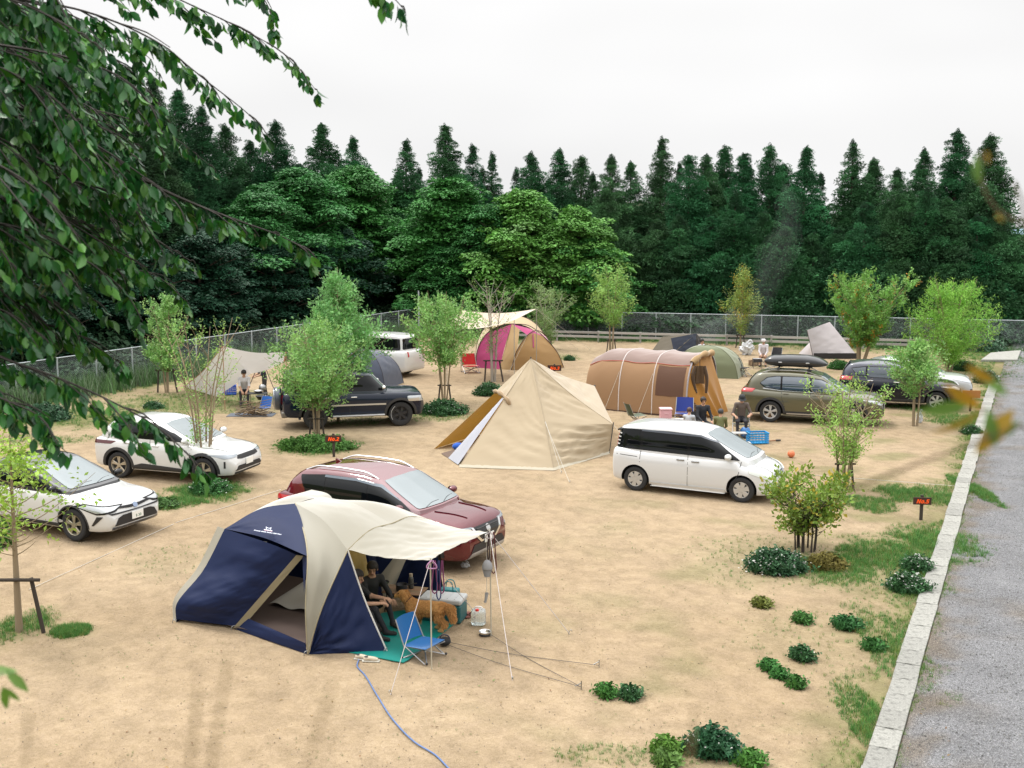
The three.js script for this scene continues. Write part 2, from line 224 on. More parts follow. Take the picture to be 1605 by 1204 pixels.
const cedarM = leafy([1, 1, 1], { transmission: 0.12, roughness: 0.7 }), broadM = leafy([1, 1, 1], { transmission: 0.22, roughness: 0.55 });
function cedar(x, z, h, w, label, group, tone = 1) {
  const y = terrain(x, z), t = thing('cedar_tree', label, 'tree', [x, y - 0.1, z], R(6.28), group), mats = [], cs = [];
  part('trunk', tube([V(0, 0, 0), V(R(-.1, .1), h * 0.5, R(-.1, .1)), V(0, h * 0.97, 0)], (k) => lerp(w * 0.045, 0.015, k), 10, 6), barkM, t);
  const N = Math.round(h * w * 2.3), base = R(0.02, 0.07), ph = R(9), hue = R(0.75, 1.5);
  for (let i = 0; i < N; i++) {
    const k = Math.pow((i + R()) / N, 1.35), yy = h * lerp(base, 1.0, k), prof = (1 - k) * (0.62 + 1.1 * Math.pow(k, 0.7)) * 1.15 * (0.86 + 0.14 * Math.sin(k * 17 + ph)) + 0.03, a = i * 2.39996 + R(-0.5, 0.5), lobe = 0.8 + 0.3 * noise3(Math.cos(a) * 1.1 + ph, yy * 0.35, Math.sin(a) * 1.1), rr = w * 0.5 * prof * lobe * Math.sqrt(R(0.25, 1));
    const s0 = lerp(0.8, 0.2, Math.pow(k, 1.5)) * R(0.75, 1.25) * Math.min(1.15, w / 5), tb = R(0.55, 1.6) * tone, c0 = V(Math.cos(a) * rr, yy - rr * 0.2, Math.sin(a) * rr);
    for (let j = 0; j < 4; j++) { const s = s0 * R(0.55, 0.95), q = c0.clone().add(V(R(-1, 1), R(-0.35, 0.55), R(-1, 1)).multiplyScalar(s0 * 0.7)); mats.push(place(q, [R(-.35, .35), R(6.28), R(-.35, .35)], [s * 1.15, s * R(0.75, 1.05), s * 1.15])); const b = tb * R(0.95, 1.3); cs.push(col(0.030 * b * hue, 0.108 * b * R(0.92, 1.08), 0.040 * b)); }
  }
  for (let i = 0; i < 14; i++) { const s = lerp(0.24, 0.07, i / 14) * R(0.8, 1.2); mats.push(place(V(R(-.1, .1), h * lerp(0.93, 1.02, i / 14), R(-.1, .1)), [R(-.3, .3), R(6), 0], [s, s * 1.8, s])); cs.push(col(0.032, 0.075, 0.04)); }
  copies('crown', pick(cedarClumps), cedarM, mats, t, cs); return t;
}
function broadleaf(x, z, h, w, label, group, tint, low = 0.12) {
  const y = terrain(x, z), t = thing('broadleaf_tree', label, 'tree', [x, y - 0.1, z], R(6.28), group), mats = [], cs = [], wood = [tube([V(0, 0, 0), V(R(-.3, .3), h * 0.35, R(-.3, .3)), V(R(-.4, .4), h * 0.8, R(-.4, .4))], (k) => lerp(0.2, 0.04, k), 8, 6)];
  const tiers = Math.round(h * 1.35), ph = R(9);
  for (let i = 0; i < tiers; i++) {
    const k = i / (tiers - 1), yy = h * lerp(low, 0.93, k), prof = Math.pow(Math.max(0.02, Math.sin(Math.PI * clamp(k * 0.62 + 0.33))), 0.62) * R(0.8, 1.12), nb = Math.round(lerp(7, 6, k));
    for (let b = 0; b < nb; b++) {
      const a = b / nb * 6.283 + i * 1.1 + R(-.35, .35), reach = w * 0.5 * prof * R(0.72, 1.12) * (0.85 + 0.3 * noise2(Math.cos(a) + ph, k * 3)), tip = V(Math.cos(a) * reach, yy + reach * R(0.02, 0.22), Math.sin(a) * reach); wood.push(bar(V(0, yy - reach * 0.25, 0), tip, 0.045, 0.015, 5));
      const m = 3 + Math.floor(reach * 1.6); for (let c = 0; c < m; c++) { const f = lerp(0.3, 1.05, (c + R(0.6)) / m), s = R(0.55, 0.95) * (w / 6) * lerp(1, 0.75, k); mats.push(place(V(Math.cos(a + R(-.3, .3)) * reach * f, yy + reach * 0.16 * f + R(-.25, .3) + 0.25 * (1 - f), Math.sin(a + R(-.3, .3)) * reach * f), [R(-.18, .18), R(6.28), R(-.18, .18)], [s, s * R(0.7, 1.1), s])); const q = R(0.75, 1.25); cs.push(col(tint[0] * q, tint[1] * q * R(0.95, 1.05), tint[2] * q)); }
    }
  }
  part('trunk', wood, barkM, t); copies('crown', pick(layerClumps), broadM, mats, t, cs); return t;
}
// ---------------------------------------------------------------- forest behind the fences
rnd = seeded(41);
const along = (s, out) => F1.clone().addScaledVector(backDir, s).addScaledVector(backOut, out), alongL = (s, out) => F0.clone().addScaledVector(leftDir, s).addScaledVector(leftOut, out);
const hitBack = (u, out) => { const d = sight(u, 480), o = F1.clone().addScaledVector(backOut, out), t = (o.x * backOut.x + o.z * backOut.z) / (d.x * backOut.x + d.z * backOut.z); return V(d.x * t, 0, d.z * t); };   // ground point on a line of sight, 'out' metres behind the back fence
const heightAt = (u, v, p) => far(u, v, -p.z).y;
const words = ['first', 'second', 'third', 'fourth', 'fifth', 'sixth', 'seventh', 'eighth', 'ninth', 'tenth', 'eleventh', 'twelfth', 'thirteenth', 'fourteenth', 'fifteenth', 'sixteenth', 'seventeenth', 'eighteenth', 'nineteenth', 'twentieth', 'twenty-first', 'twenty-second', 'twenty-third', 'twenty-fourth', 'twenty-fifth', 'twenty-sixth'];
const tops = [[510, 195], [558, 215], [640, 220], [701, 197], [742, 228], [772, 240], [832, 240], [876, 235], [910, 246], [955, 245], [985, 255], [1033, 216], [1075, 245], [1102, 244], [1130, 231], [1160, 243], [1200, 228], [1222, 258], [1255, 231], [1327, 222], [1360, 250], [1398, 266], [1437, 234], [1487, 204], [1538, 212]];
tops.forEach(([u, v], i) => { const p = hitBack(u, 8 + (i % 3) * 2.2), h = heightAt(u, v, p) - terrain(p.x, p.z); cedar(p.x, p.z, h, R(4.4, 7.2) * (u > 1300 ? 1.1 : 1), `tall dark cedar, ${words[i]} top from the left on the skyline behind the back fence`, 'cedars behind the back fence', R(0.9, 1.2)); });
for (let i = 0; i < 22; i++) { const u = 470 + i * 50 + R(-14, 14), p = hitBack(u, 12 + R(4)), h = heightAt(u, 258 + R(-14, 22), p) - terrain(p.x, p.z); if (h > 3) cedar(p.x, p.z, h, R(3.2, 4.6), `slim cedar filling a gap in the skyline, ${words[i]} such tree from the left`, 'slim cedars in the skyline gaps', R(0.7, 1.2)); }
// a second rank, lower and nearer the fence, that closes the gaps below
for (let i = 0; i < 17; i++) { const u = 905 + i * 41 + R(-8, 8), p = hitBack(u, 4.6 + R(1.6)), h = heightAt(u, 318 + R(-28, 50), p); if (u > 1580) continue; cedar(p.x, p.z, h, R(5.4, 6.4), `bushy lower cedar, ${words[i]} from the left in the rank nearest the back fence`, 'front rank of cedars', R(0.8, 1.1)); }
// left flank, on the slope
const hitLeft = (u, out) => { const d = sight(u, 480), o = F0.clone().addScaledVector(leftOut, out), t = (o.x * leftOut.x + o.z * leftOut.z) / (d.x * leftOut.x + d.z * leftOut.z); return V(d.x * t, 0, d.z * t); };
[[-60, 15], [-10, 30], [40, 44], [90, 60], [135, 72], [175, 92], [215, 104], [255, 122], [292, 142], [328, 168], [362, 196], [400, 222], [440, 190], [20, 130], [110, 150], [190, 190], [262, 220], [320, 250], [375, 280], [60, 230]].forEach(([u, v], i) => { const p = hitLeft(u, i > 12 ? 8 + R(2) : 11 + (i % 3) * 2.5), y = terrain(p.x, p.z); cedar(p.x, p.z, heightAt(u, v, p) - y, R(5.2, 7.2), `dark cedar on the slope beyond the left fence, ${words[i]} ${i > 12 ? 'and lower' : 'and tall'}`, 'cedars on the left slope', R(0.6, 0.95)); });
const bl = [[468, 262, 3.5, 6.4, 0], [405, 300, 3, 6, 0], [560, 256, 3.4, 6.6, 1], [636, 300, 3, 5.4, 0], [708, 272, 3.8, 6.6, 1], [772, 312, 2.6, 5.2, 0], [815, 292, 3.2, 6.6, 2], [905, 322, 2.8, 5.6, 2], [930, 372, 2.2, 4.6, 1], [520, 372, 2, 5, 0], [690, 385, 2, 4.6, 0], [600, 352, 2.2, 5, 1]];
const ords = ['second', 'leftmost', 'fourth', 'sixth', 'eighth', 'ninth', 'tenth', 'eleventh', 'rightmost', 'third', 'seventh', 'fifth'];
const blTint = [[0.046, 0.185, 0.045], [0.064, 0.23, 0.05], [0.12, 0.29, 0.056]];
bl.forEach(([u, v, out, w, k], i) => { let p; if (u < 660) { const d = sight(u, 480), o = F0.clone().addScaledVector(leftOut, 4 + out), t = (o.x * leftOut.x + o.z * leftOut.z) / (d.x * leftOut.x + d.z * leftOut.z); p = V(d.x * t, 0, d.z * t); if (-p.z > 84 || t < 0) p = hitBack(u, out + 1); } else p = hitBack(u, out); const y = terrain(p.x, p.z); broadleaf(p.x, p.z, (heightAt(u, v, p) - y) * 0.97, w * 1.22, `${['deep green', 'mid green', 'lighter green'][k]} broadleaf tree before the cedars, ${ords[i]} from the left`, 'broadleaf trees behind the fence', blTint[k]); });
for (let i = 0; i < 13; i++) { const p = alongL(-17 + i * 3.6 + R(-.8, .8), 4.4 + R(2.2)); broadleaf(p.x, p.z, R(4.5, 7), R(5, 6.5), `low dark tree hanging over the left fence, ${words[i]} away from the camera`, 'low trees over the left fence', [0.014, 0.062, 0.03], 0.03); }
{ // undergrowth that fills the foot of the wood
  rnd = seeded(43); const mats = [], cs = []; for (let i = 0; i < 2400; i++) { const p = R() < 0.4 ? along(R(-8, 46), R(1.2, 12)) : alongL(R(-30, 36), R(1.0, 14)); p.y = terrain(p.x, p.z) + R(0.1, 0.9); const s = R(0.45, 1.1); mats.push(place(p, [R(-.3, .3), R(6), R(-.3, .3)], [s, s * R(0.7, 1.5), s])); const b = R(0.6, 1.25); cs.push(col(0.03 * b, 0.075 * b, 0.032 * b)); }
  const u = copies('undergrowth', layerClumps[0], broadM, mats, scene, cs); u.userData = { kind: 'stuff', label: 'dark undergrowth at the foot of the wood behind the fence', category: 'undergrowth' };
}
{ // far blue hills
  const f = (u, v) => { const a = lerp(-0.75, 0.95, u), d = 620 + 60 * noise2(a * 3, 2), ridge = -6 + 14 * smooth(0.3, 0.6, a) + 12 * fbm(a * 3 + 5, 1, 4); return V(Math.sin(a) * d, lerp(-4, ridge, Math.sin(v * Math.PI / 2)), -Math.cos(a) * (d + v * 120)); };
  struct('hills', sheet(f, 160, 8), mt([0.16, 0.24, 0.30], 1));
}
// ---------------------------------------------------------------- chain-link fences and the timber rail
{
  const post = mt([0.42, 0.46, 0.48], 0.5, { metalness: 0.35 });
  const S = 128, wire = texture(S, S, (x, y) => { const a = Math.abs(((x + y) % 64) - 32), b = Math.abs(((x - y + S) % 64) - 32); const on = Math.min(Math.abs(a - 32), Math.abs(b - 32)) < 2.4; return on ? [255, 255, 255] : [0, 0, 0]; }, false);
  const net = mt([0.40, 0.44, 0.46], 0.55, { alphaMap: wire, transparent: true, metalness: 0.3 });
  function fence(a, dir, n, label, len0 = 0) {
    const t = thing('chain_link_fence', label, 'fence', a, Math.atan2(-dir.z, dir.x));
    const pg = merge([new THREE.CylinderGeometry(0.034, 0.034, fenceH + 0.06, 8).translate(0, fenceH / 2 - 0.03, 0), new THREE.SphereGeometry(0.036, 8, 4).translate(0, fenceH, 0)]);
    const rg = new THREE.CylinderGeometry(0.024, 0.024, 1.996, 6).rotateZ(Math.PI / 2);
    const ng = new THREE.PlaneGeometry(1.96, fenceH - 0.05); const uv = ng.attributes.uv; for (let i = 0; i < uv.count; i++) uv.setXY(i, uv.getX(i) * 1.96 / 0.16, uv.getY(i) * (fenceH - 0.05) / 0.16);
    for (let i = 0; i < n; i++) {
      const y = terrain(a.x + dir.x * (len0 + i * 2), a.z + dir.z * (len0 + i * 2)); const p = part('post', pg, post, t); p.position.set(len0 + i * 2, y, 0); if (i === n - 1) break;
      part('top_rail', rg, post, t).position.set(len0 + i * 2 + 1, y + fenceH, 0); part('wire_mesh', ng, net, t).position.set(len0 + i * 2 + 1, y + fenceH / 2, 0.03);
    }
  }
  fence(F0, leftDir, 32, 'grey chain-link fence running along the left edge of the campsite', -16);
  const nb = 27; fence(F1.clone().addScaledVector(leftDir, 0.9), backDir, nb, 'grey chain-link fence along the back of the campsite below the cedars', 0.6);
  const g = thing('timber_rail', 'low weathered timber rail with two boards in front of the back fence', 'rail', F1, Math.atan2(-backDir.z, backDir.x)); const wm = [0.34, 0.29, 0.38].map((k) => mt([k, k * 0.95, k * 0.88], 0.9));
  rnd = seeded(51); for (let i = 0; i < 11; i++) { const x = 7 + i * 2.4 ; part('post', bx(0.1, 0.62, 0.1, 0, 0.3, 0, 0.01), pick(wm), g).position.set(x, 0, 1.5); if (i === 10) break; for (const y of [0.52, 0.28]) part('board', bx(2.36, 0.13, 0.045, 0, 0, 0, 0.008), pick(wm), g).position.set(x + 1.2, y + R(-.01, .01), 1.58); }
  const tall = gnd(655, 488, 1.5); tall.y = 0; solo('fence_post', 'tall thin grey post rising above the fence corner', 'post', bar(V(0, 0, 0), V(0, 2.75, 0), 0.05, 0.045, 8), post, tall.add(V(0.1, 0, 0.6)));
}
// ---------------------------------------------------------------- young trees, shrubs, grass
rnd = seeded(61);
const sprigGeo = { fine: [sprig(9, 0.26, 0.075, 0.042), sprig(9, 0.26, 0.075, 0.042)], mid: [sprig(9, 0.3, 0.095, 0.055), sprig(8, 0.3, 0.095, 0.055)], willow: [sprig(11, 0.34, 0.085, 0.026, 0.9)], flat: [sprig(12, 0.34, 0.085, 0.045, 0.1, 0.35)] };
const youngM = leafy([1, 1, 1], { transmission: 0.5 });
function stakes(t, kind) {
  if (kind === 'frame') { part('stake', bar(V(-0.36, 0, 0.05), V(-0.30, 0.92, 0.03), 0.035, 0.035, 8), darkWood, t); part('stake', bar(V(0.42, 0, 0.05), V(0.26, 0.92, 0.03), 0.035, 0.035, 8), darkWood, t); part('crossbar', bar(V(-0.42, 0.9, 0.08), V(0.42, 0.9, 0.08), 0.03, 0.03, 8), darkWood, t); }
  if (kind === 'pair') { for (const s of [-1, 1]) part('stake', bar(V(s * 0.24, 0, 0.05), V(s * 0.16, 0.72, 0.03), 0.03, 0.03, 8), darkWood, t); part('crossbar', bar(V(-0.26, 0.68, 0.07), V(0.26, 0.68, 0.07), 0.025, 0.025, 8), darkWood, t); }
}
// shape(k) -> relative crown radius at relative height k
const shapes = { egg: (k) => Math.sin(Math.PI * Math.pow(clamp(k), 0.72)) * 0.95 + 0.05, cone: (k) => Math.pow(1 - k, 0.75) * smooth(-0.05, 0.22, k) + 0.04, vase: (k) => Math.pow(k, 0.6) * (1 - smooth(0.75, 1.05, k) * 0.55), tall: (k) => 0.55 + 0.45 * Math.sin(Math.PI * k), flat: (k) => smooth(0, 0.35, k) * Math.pow(1 - k, 0.5) + 0.05 };
function young(name, label, p, o) {
  const { h, w, stems = 1, lift = 0.25, shape = 'egg', n = 60, leaves = 900, tint = [0.17, 0.27, 0.06], kind = 'mid', spread = 0.25, lean = 0, stake, tips = null, bark = youngBark, thick = 0.035, up = 0.55, bareTop = 0, size = 1 } = o;
  const t = thing(name, label, 'tree', p, 0, 'young trees on the campsite'), wood = [], mats = [], cs = [], rad0 = w / 2, f = shapes[shape], twigs = [];
  const axes = []; for (let s = 0; s < stems; s++) { const a = s / stems * 6.283 + R(0.8), e = stems > 1 ? spread : 0.04; const top = V(Math.cos(a) * rad0 * e * 2 + lean, h * R(0.88, 1), Math.sin(a) * rad0 * e * 2), mid = V(Math.cos(a) * rad0 * e * 0.75 + lean * 0.4, h * 0.5, Math.sin(a) * rad0 * e * 0.75), br = stems > 8 ? 0.2 : stems > 1 ? 0.07 : 0, b0 = V(Math.cos(a) * br, 0, Math.sin(a) * br); axes.push(curveOf([b0, b0.clone().lerp(mid, 0.5).add(V(R(-.04, .04), 0, R(-.04, .04))), mid, top])); wood.push(tube([b0.clone().setY(-0.05), b0.clone().lerp(mid, 0.5), mid, top], (k) => lerp(thick / Math.sqrt(stems) * 1.15, 0.006, k), 16, 6)); }
  for (let i = 0; i < n; i++) {
    const k = (i + R()) / n, ax = axes[i % stems], y0 = lerp(lift, 0.93, k), q = ax(y0), a = i * 2.39996 + R(-.4, .4), len = Math.max(0.15, rad0 * f(k) * R(0.6, 1.25)), rise = up * len * R(0.7, 1.3) + 0.05;
    let tip = V(q.x + Math.cos(a) * len, Math.min(q.y + rise, h * 1.02), q.z + Math.sin(a) * len); if (stems > 1) { const c = V(tip.x - lean * k, 0, tip.z); const m = Math.hypot(c.x, c.z); if (m > rad0 * 1.1) { tip.x *= rad0 * 1.1 / m; tip.z *= rad0 * 1.1 / m; } }
    const mid = mix3(q, tip, 0.5).add(V(0, -len * 0.07, 0)); wood.push(tube([q, mid, tip], (s) => lerp(0.010, 0.003, s), 3, 4)); twigs.push([q, mid, tip, k]);
  }
  for (let i = 0; i < leaves; i++) {
    const [q, mid, tip, k] = twigs[Math.floor(R(twigs.length))]; if (k > 1 - bareTop && R() < 0.8) continue; const s = Math.pow(R(), 0.65), b = s < 0.5 ? mix3(q, mid, s * 2) : mix3(mid, tip, s * 2 - 1); b.add(V(R(-.1, .1), R(-.08, .08), R(-.1, .1)).multiplyScalar(1 + w * 0.22));
    if (noise3(b.x * 1.35 + p.x * 9, b.y * 1.35, b.z * 1.35) < -0.2) continue;
    const d = tip.clone().sub(q).normalize(), sc = R(0.7, 1.2) * size; mats.push(place(b, [d.z * 0.8 + R(-.5, .5), R(6.28), -d.x * 0.8 + R(-.5, .5)], sc)); const m = R(0.75, 1.5), tt = tips && R() < tips[3] ? tips : tint; cs.push(col(tt[0] * m * R(0.9, 1.12), tt[1] * m, tt[2] * m));
  }
  part('trunk', wood, bark, t); if (stake) stakes(t, stake); copies('crown', pick(sprigGeo[kind]), youngM, mats, t, cs); return t;
}
const treeH = (u, v, p) => far(u, v, -p.z).y, wide = (px, p) => px / FOCAL * Math.hypot(p.z, 0) ;
function yt(name, label, u, v, vTop, px, o) { const p = gnd(u, v); return young(name, label, p, { h: treeH(u, vTop, p) * 1.06, w: wide(px, p) * 1.05, ...o }); }
const fresh = [0.25, 0.44, 0.14], lime = [0.29, 0.47, 0.13], cool = [0.21, 0.42, 0.15], gold = [0.42, 0.34, 0.05, 0.14];
yt('young_tree', 'tall narrow young tree with pale green crown between the dark off-roader and the white van', 530, 660, 410, 135, { shape: 'egg', n: 130, leaves: 3000, tint: cool, lift: 0.2, up: 0.35, thick: 0.05, size: 1.15 });
yt('young_tree', 'full pale green young tree standing by the sign in front of the dark off-roader', 497, 690, 508, 138, { shape: 'tall', stems: 3, n: 120, leaves: 1500, tint: fresh, lift: 0.32, spread: 0.14, thick: 0.06, up: 0.4, stake: 'pair' });
yt('young_tree', 'pale green multi-stemmed young tree above a flowering cushion left of the beige pointed tent', 697, 632, 462, 118, { stems: 6, shape: 'egg', n: 90, leaves: 1500, tint: fresh, lift: 0.42, spread: 0.3, thick: 0.07, stake: 'pair', size: 1.1 });
yt('young_tree', 'small bright young tree by the left fence with a frame of stakes', 262, 615, 455, 80, { stems: 3, n: 70, leaves: 1100, tint: fresh, lift: 0.25, spread: 0.25, shape: 'egg', stake: 'frame', thick: 0.05, size: 1.15 });
yt('young_tree', 'nearly bare multi-stemmed sapling in front of the white hatchback', 322, 755, 505, 150, { stems: 6, n: 46, leaves: 190, tint: lime, lift: 0.3, spread: 0.34, shape: 'vase', thick: 0.075, kind: 'fine', up: 1.1 });
yt('young_tree', 'leafy young maple at the left edge with two dark stakes and a crossbar', 30, 990, 640, 200, { h: 3.4, n: 36, leaves: 200, tint: [0.33, 0.49, 0.09], lift: 0.5, shape: 'egg', stake: 'frame', kind: 'flat', thick: 0.055, up: 0.5, size: 1.15 });
yt('young_tree', 'thin half-bare grey tree in front of the pink and tan dome tent', 773, 598, 444, 85, { stems: 3, n: 70, leaves: 190, tint: fresh, lift: 0.3, spread: 0.22, shape: 'vase', bark: greyBark, thick: 0.09, stake: 'frame', kind: 'fine', up: 0.9 });
yt('young_tree', 'wispy grey-green tree beside the far tarp behind the pink dome tent', 858, 548, 455, 80, { stems: 3, n: 60, leaves: 520, tint: [0.24, 0.36, 0.14], lift: 0.2, spread: 0.3, shape: 'vase', bark: greyBark, thick: 0.07, stake: 'pair', kind: 'flat', size: 1.2 });
yt('young_tree', 'slim two-stemmed young tree before the back fence above the tunnel tent', 958, 553, 414, 75, { stems: 2, n: 50, leaves: 560, tint: [0.26, 0.43, 0.11], lift: 0.35, spread: 0.15, shape: 'egg', bark: youngBark, thick: 0.075, stake: 'pair', kind: 'flat', size: 1.4 });
yt('young_tree', 'small yellowing tree by the back fence near the campfire smoke', 1160, 545, 418, 72, { n: 60, leaves: 560, tint: [0.26, 0.35, 0.08], tips: gold, lift: 0.22, shape: 'cone', stake: 'pair', kind: 'flat', up: 0.9, thick: 0.05, size: 1.3 });
yt('young_tree', 'leaning wide-crowned tree with a few orange leaves beside the grey pyramid tent', 1347, 578, 438, 118, { stems: 3, n: 110, leaves: 2200, tint: [0.18, 0.36, 0.08], tips: [0.45, 0.24, 0.03, 0.05], lift: 0.3, spread: 0.42, shape: 'vase', thick: 0.14, size: 1.3, lean: 0.5 });
yt('young_tree', 'round bright green willow-like tree at the right behind the parked cars', 1487, 585, 440, 125, { stems: 7, n: 170, leaves: 3200, tint: [0.26, 0.49, 0.09], lift: 0.12, spread: 0.3, shape: 'egg', kind: 'willow', thick: 0.13, up: 0.35, size: 1.35 });
yt('young_tree', 'young tree with a white tie standing in front of the dark blue car', 1434, 668, 540, 90, { stems: 3, n: 80, leaves: 1100, tint: fresh, lift: 0.45, spread: 0.16, shape: 'egg', thick: 0.06 });
yt('young_tree', 'sparse many-stemmed sapling in front of the olive car', 1322, 768, 610, 115, { stems: 7, n: 90, leaves: 560, tint: [0.32, 0.49, 0.12], lift: 0.32, spread: 0.4, shape: 'vase', thick: 0.065, kind: 'fine', stake: 'pair', up: 0.8 });
yt('young_tree', 'bushy shrub with yellowing leaves in front of the white minivan bonnet', 1262, 862, 764, 118, { stems: 9, n: 110, leaves: 1000, tint: [0.20, 0.30, 0.05], tips: [0.46, 0.38, 0.06, 0.12], lift: 0.3, spread: 0.42, shape: 'vase', bark: darkWood, thick: 0.055, up: 0.5 });
// --- flowering cushions
rnd = seeded(71);
const cushion = sprig(8, 0.12, 0.05, 0.026, 0.6), bloom = (() => { const gs = []; for (let i = 0; i < 5; i++) { const a = i / 5 * 6.283; gs.push(oriented(quadLeaf(0.018, 0.015), V(), V(Math.cos(a), 0.4, Math.sin(a)), 0)); } return merge(gs); })();
const cushM = leafy([1, 1, 1], { transmission: 0.15 }), bloomM = mt([0.62, 0.62, 0.58], 0.7);
function shrub(label, u, v, px, hM0, flowers, tint = [0.035, 0.10, 0.035], deep = 0.75) {
  const hM = hM0 * 0.68, p = gnd(u, v), rx = wide(px, p) / 2 * 0.98, rz = rx * deep, t = thing('flowering_shrub', label, 'shrub', p, 0, 'low shrubs and cushions'), mats = [], cs = [], fm = []; const n = Math.round(1500 * Math.min(1.6, rx * rz * 1.5 + 0.12)), ph = R(50);
  const lump = (x, y, z) => 0.86 + 0.24 * noise3(x * 2 + ph, y * 2, z * 2);
  for (let i = 0; i < n; i++) { const d = randDir(0.55); d.y = Math.abs(d.y); const r = lump(d.x, d.y, d.z) * Math.pow(R(0.35, 1), 0.45); const q = V(d.x * rx * r, Math.max(0, d.y * hM * r - 0.05), d.z * rz * r); mats.push(place(q, [d.z * 0.9 + R(-.3, .3), R(6.3), -d.x * 0.9 + R(-.3, .3)], R(0.8, 1.5) * Math.min(1.5, 0.8 + rx * 0.5))); const m = R(0.7, 1.5); cs.push(col(tint[0] * m, tint[1] * m, tint[2] * m)); }
  for (let i = 0; i < flowers; i++) { const d = randDir(0.7); d.y = Math.abs(d.y); const r = lump(d.x, d.y, d.z) * R(1.0, 1.1); fm.push(place(V(d.x * rx * r, d.y * hM * r + 0.03, d.z * rz * r), [R(-.6, .6), R(6), R(-.6, .6)], R(0.7, 1.3) * Math.max(1, rx))); }
  copies('leaves', cushion, cushM, mats, t, cs); if (flowers) copies('flowers', bloom, bloomM, fm, t); return t;
}
shrub('dark green cushion shrub with white flowers below the tree left of the beige tent', 696, 648, 80, 0.6, 220); shrub('dark green flowering cushion under the thin grey tree', 768, 619, 58, 0.6, 160);
shrub('wide dark cushion with white flowers at the foot of the yellowing shrub', 1216, 893, 108, 0.5, 300, [0.03, 0.085, 0.035]); shrub('white-flowered cushion beside the gutter, the nearer one of the pair', 1424, 925, 74, 0.42, 260); shrub('white-flowered cushion beside the gutter, the farther one of the pair', 1438, 893, 54, 0.36, 170);
shrub('large dark green glossy cushion at the bottom right of the sand', 1118, 1178, 104, 0.42, 60, [0.022, 0.085, 0.035]); shrub('bright green cushion left of the large dark one', 1046, 1178, 52, 0.16, 0, [0.09, 0.19, 0.03]); shrub('bright green tuft at the very bottom left of the large dark cushion', 1045, 1198, 44, 0.14, 0, [0.09, 0.17, 0.04]); shrub('bright green cushion at the bottom edge right of the large dark one', 1178, 1198, 44, 0.14, 0, [0.06, 0.17, 0.03]);
shrub('round dark cushion with white specks on the open sand', 1259, 1032, 40, 0.2, 20); shrub('small flowering cushion, the right one of the two near the bottom', 988, 1093, 34, 0.14, 22); shrub('small green cushion, the left one of the two near the bottom', 951, 1089, 32, 0.1, 0, [0.05, 0.15, 0.03]);
shrub('flat dark green cushion lower right, pointing at the gutter', 1328, 982, 50, 0.1, 0, [0.03, 0.11, 0.03]); shrub('small flat cushion left of the flat dark one', 1257, 974, 32, 0.08, 0, [0.05, 0.14, 0.03]); shrub('olive coloured tuft on the sand', 1195, 950, 28, 0.1, 0, [0.12, 0.14, 0.03]); shrub('dark tuft close to the gutter on the near right', 1369, 1017, 34, 0.1, 0, [0.04, 0.13, 0.03]);
shrub('small green cushion in the near row, farthest one', 1205, 1049, 22, 0.06, 0, [0.04, 0.14, 0.03]); shrub('small green cushion in the near row, middle one', 1222, 1062, 22, 0.06, 0, [0.04, 0.14, 0.03]); shrub('small green cushion in the near row, nearest one', 1248, 1076, 24, 0.06, 0, [0.05, 0.14, 0.03]);
shrub('flowering shrub mass at the left behind the white hatchback', 70, 658, 90, 0.7, 200, [0.04, 0.1, 0.05]); shrub('white-flowered shrub at the far right by the slab', 1540, 550, 80, 0.9, 320, [0.06, 0.13, 0.07]); shrub('white-flowered shrub right of the dark blue car', 1545, 600, 44, 0.7, 170, [0.06, 0.13, 0.06]); shrub('dark shrub below the round bright tree', 1510, 580, 40, 0.6, 60);
shrub('pale flowering cushion by the gutter beyond the sign', 1522, 680, 36, 0.35, 120); shrub('white-flowered cushion in the grass below the nearly bare sapling', 330, 772, 70, 0.45, 120, [0.045, 0.14, 0.04]); shrub('low white-flowered patch left of the nearly bare sapling', 258, 793, 52, 0.14, 80, [0.07, 0.15, 0.04]); shrub('flowering patch near the left fence tree', 240, 640, 34, 0.3, 80); shrub('green cushion under the wide-crowned tree', 1318, 578, 44, 0.5, 60, [0.04, 0.13, 0.03]); shrub('small dark cushion on the far sand by the tunnel tent', 893, 565, 18, 0.3, 0); shrub('olive mass of dry stems beside the wide flowering cushion', 1296, 890, 70, 0.34, 0, [0.14, 0.12, 0.03]);
shrub('ferny green mound around the sign below the full young tree', 496, 703, 130, 0.4, 0, [0.07, 0.17, 0.035], 0.5); shrub('green leaves low at the left edge by the staked maple', 0, 855, 46, 0.9, 0, [0.06, 0.17, 0.03]);
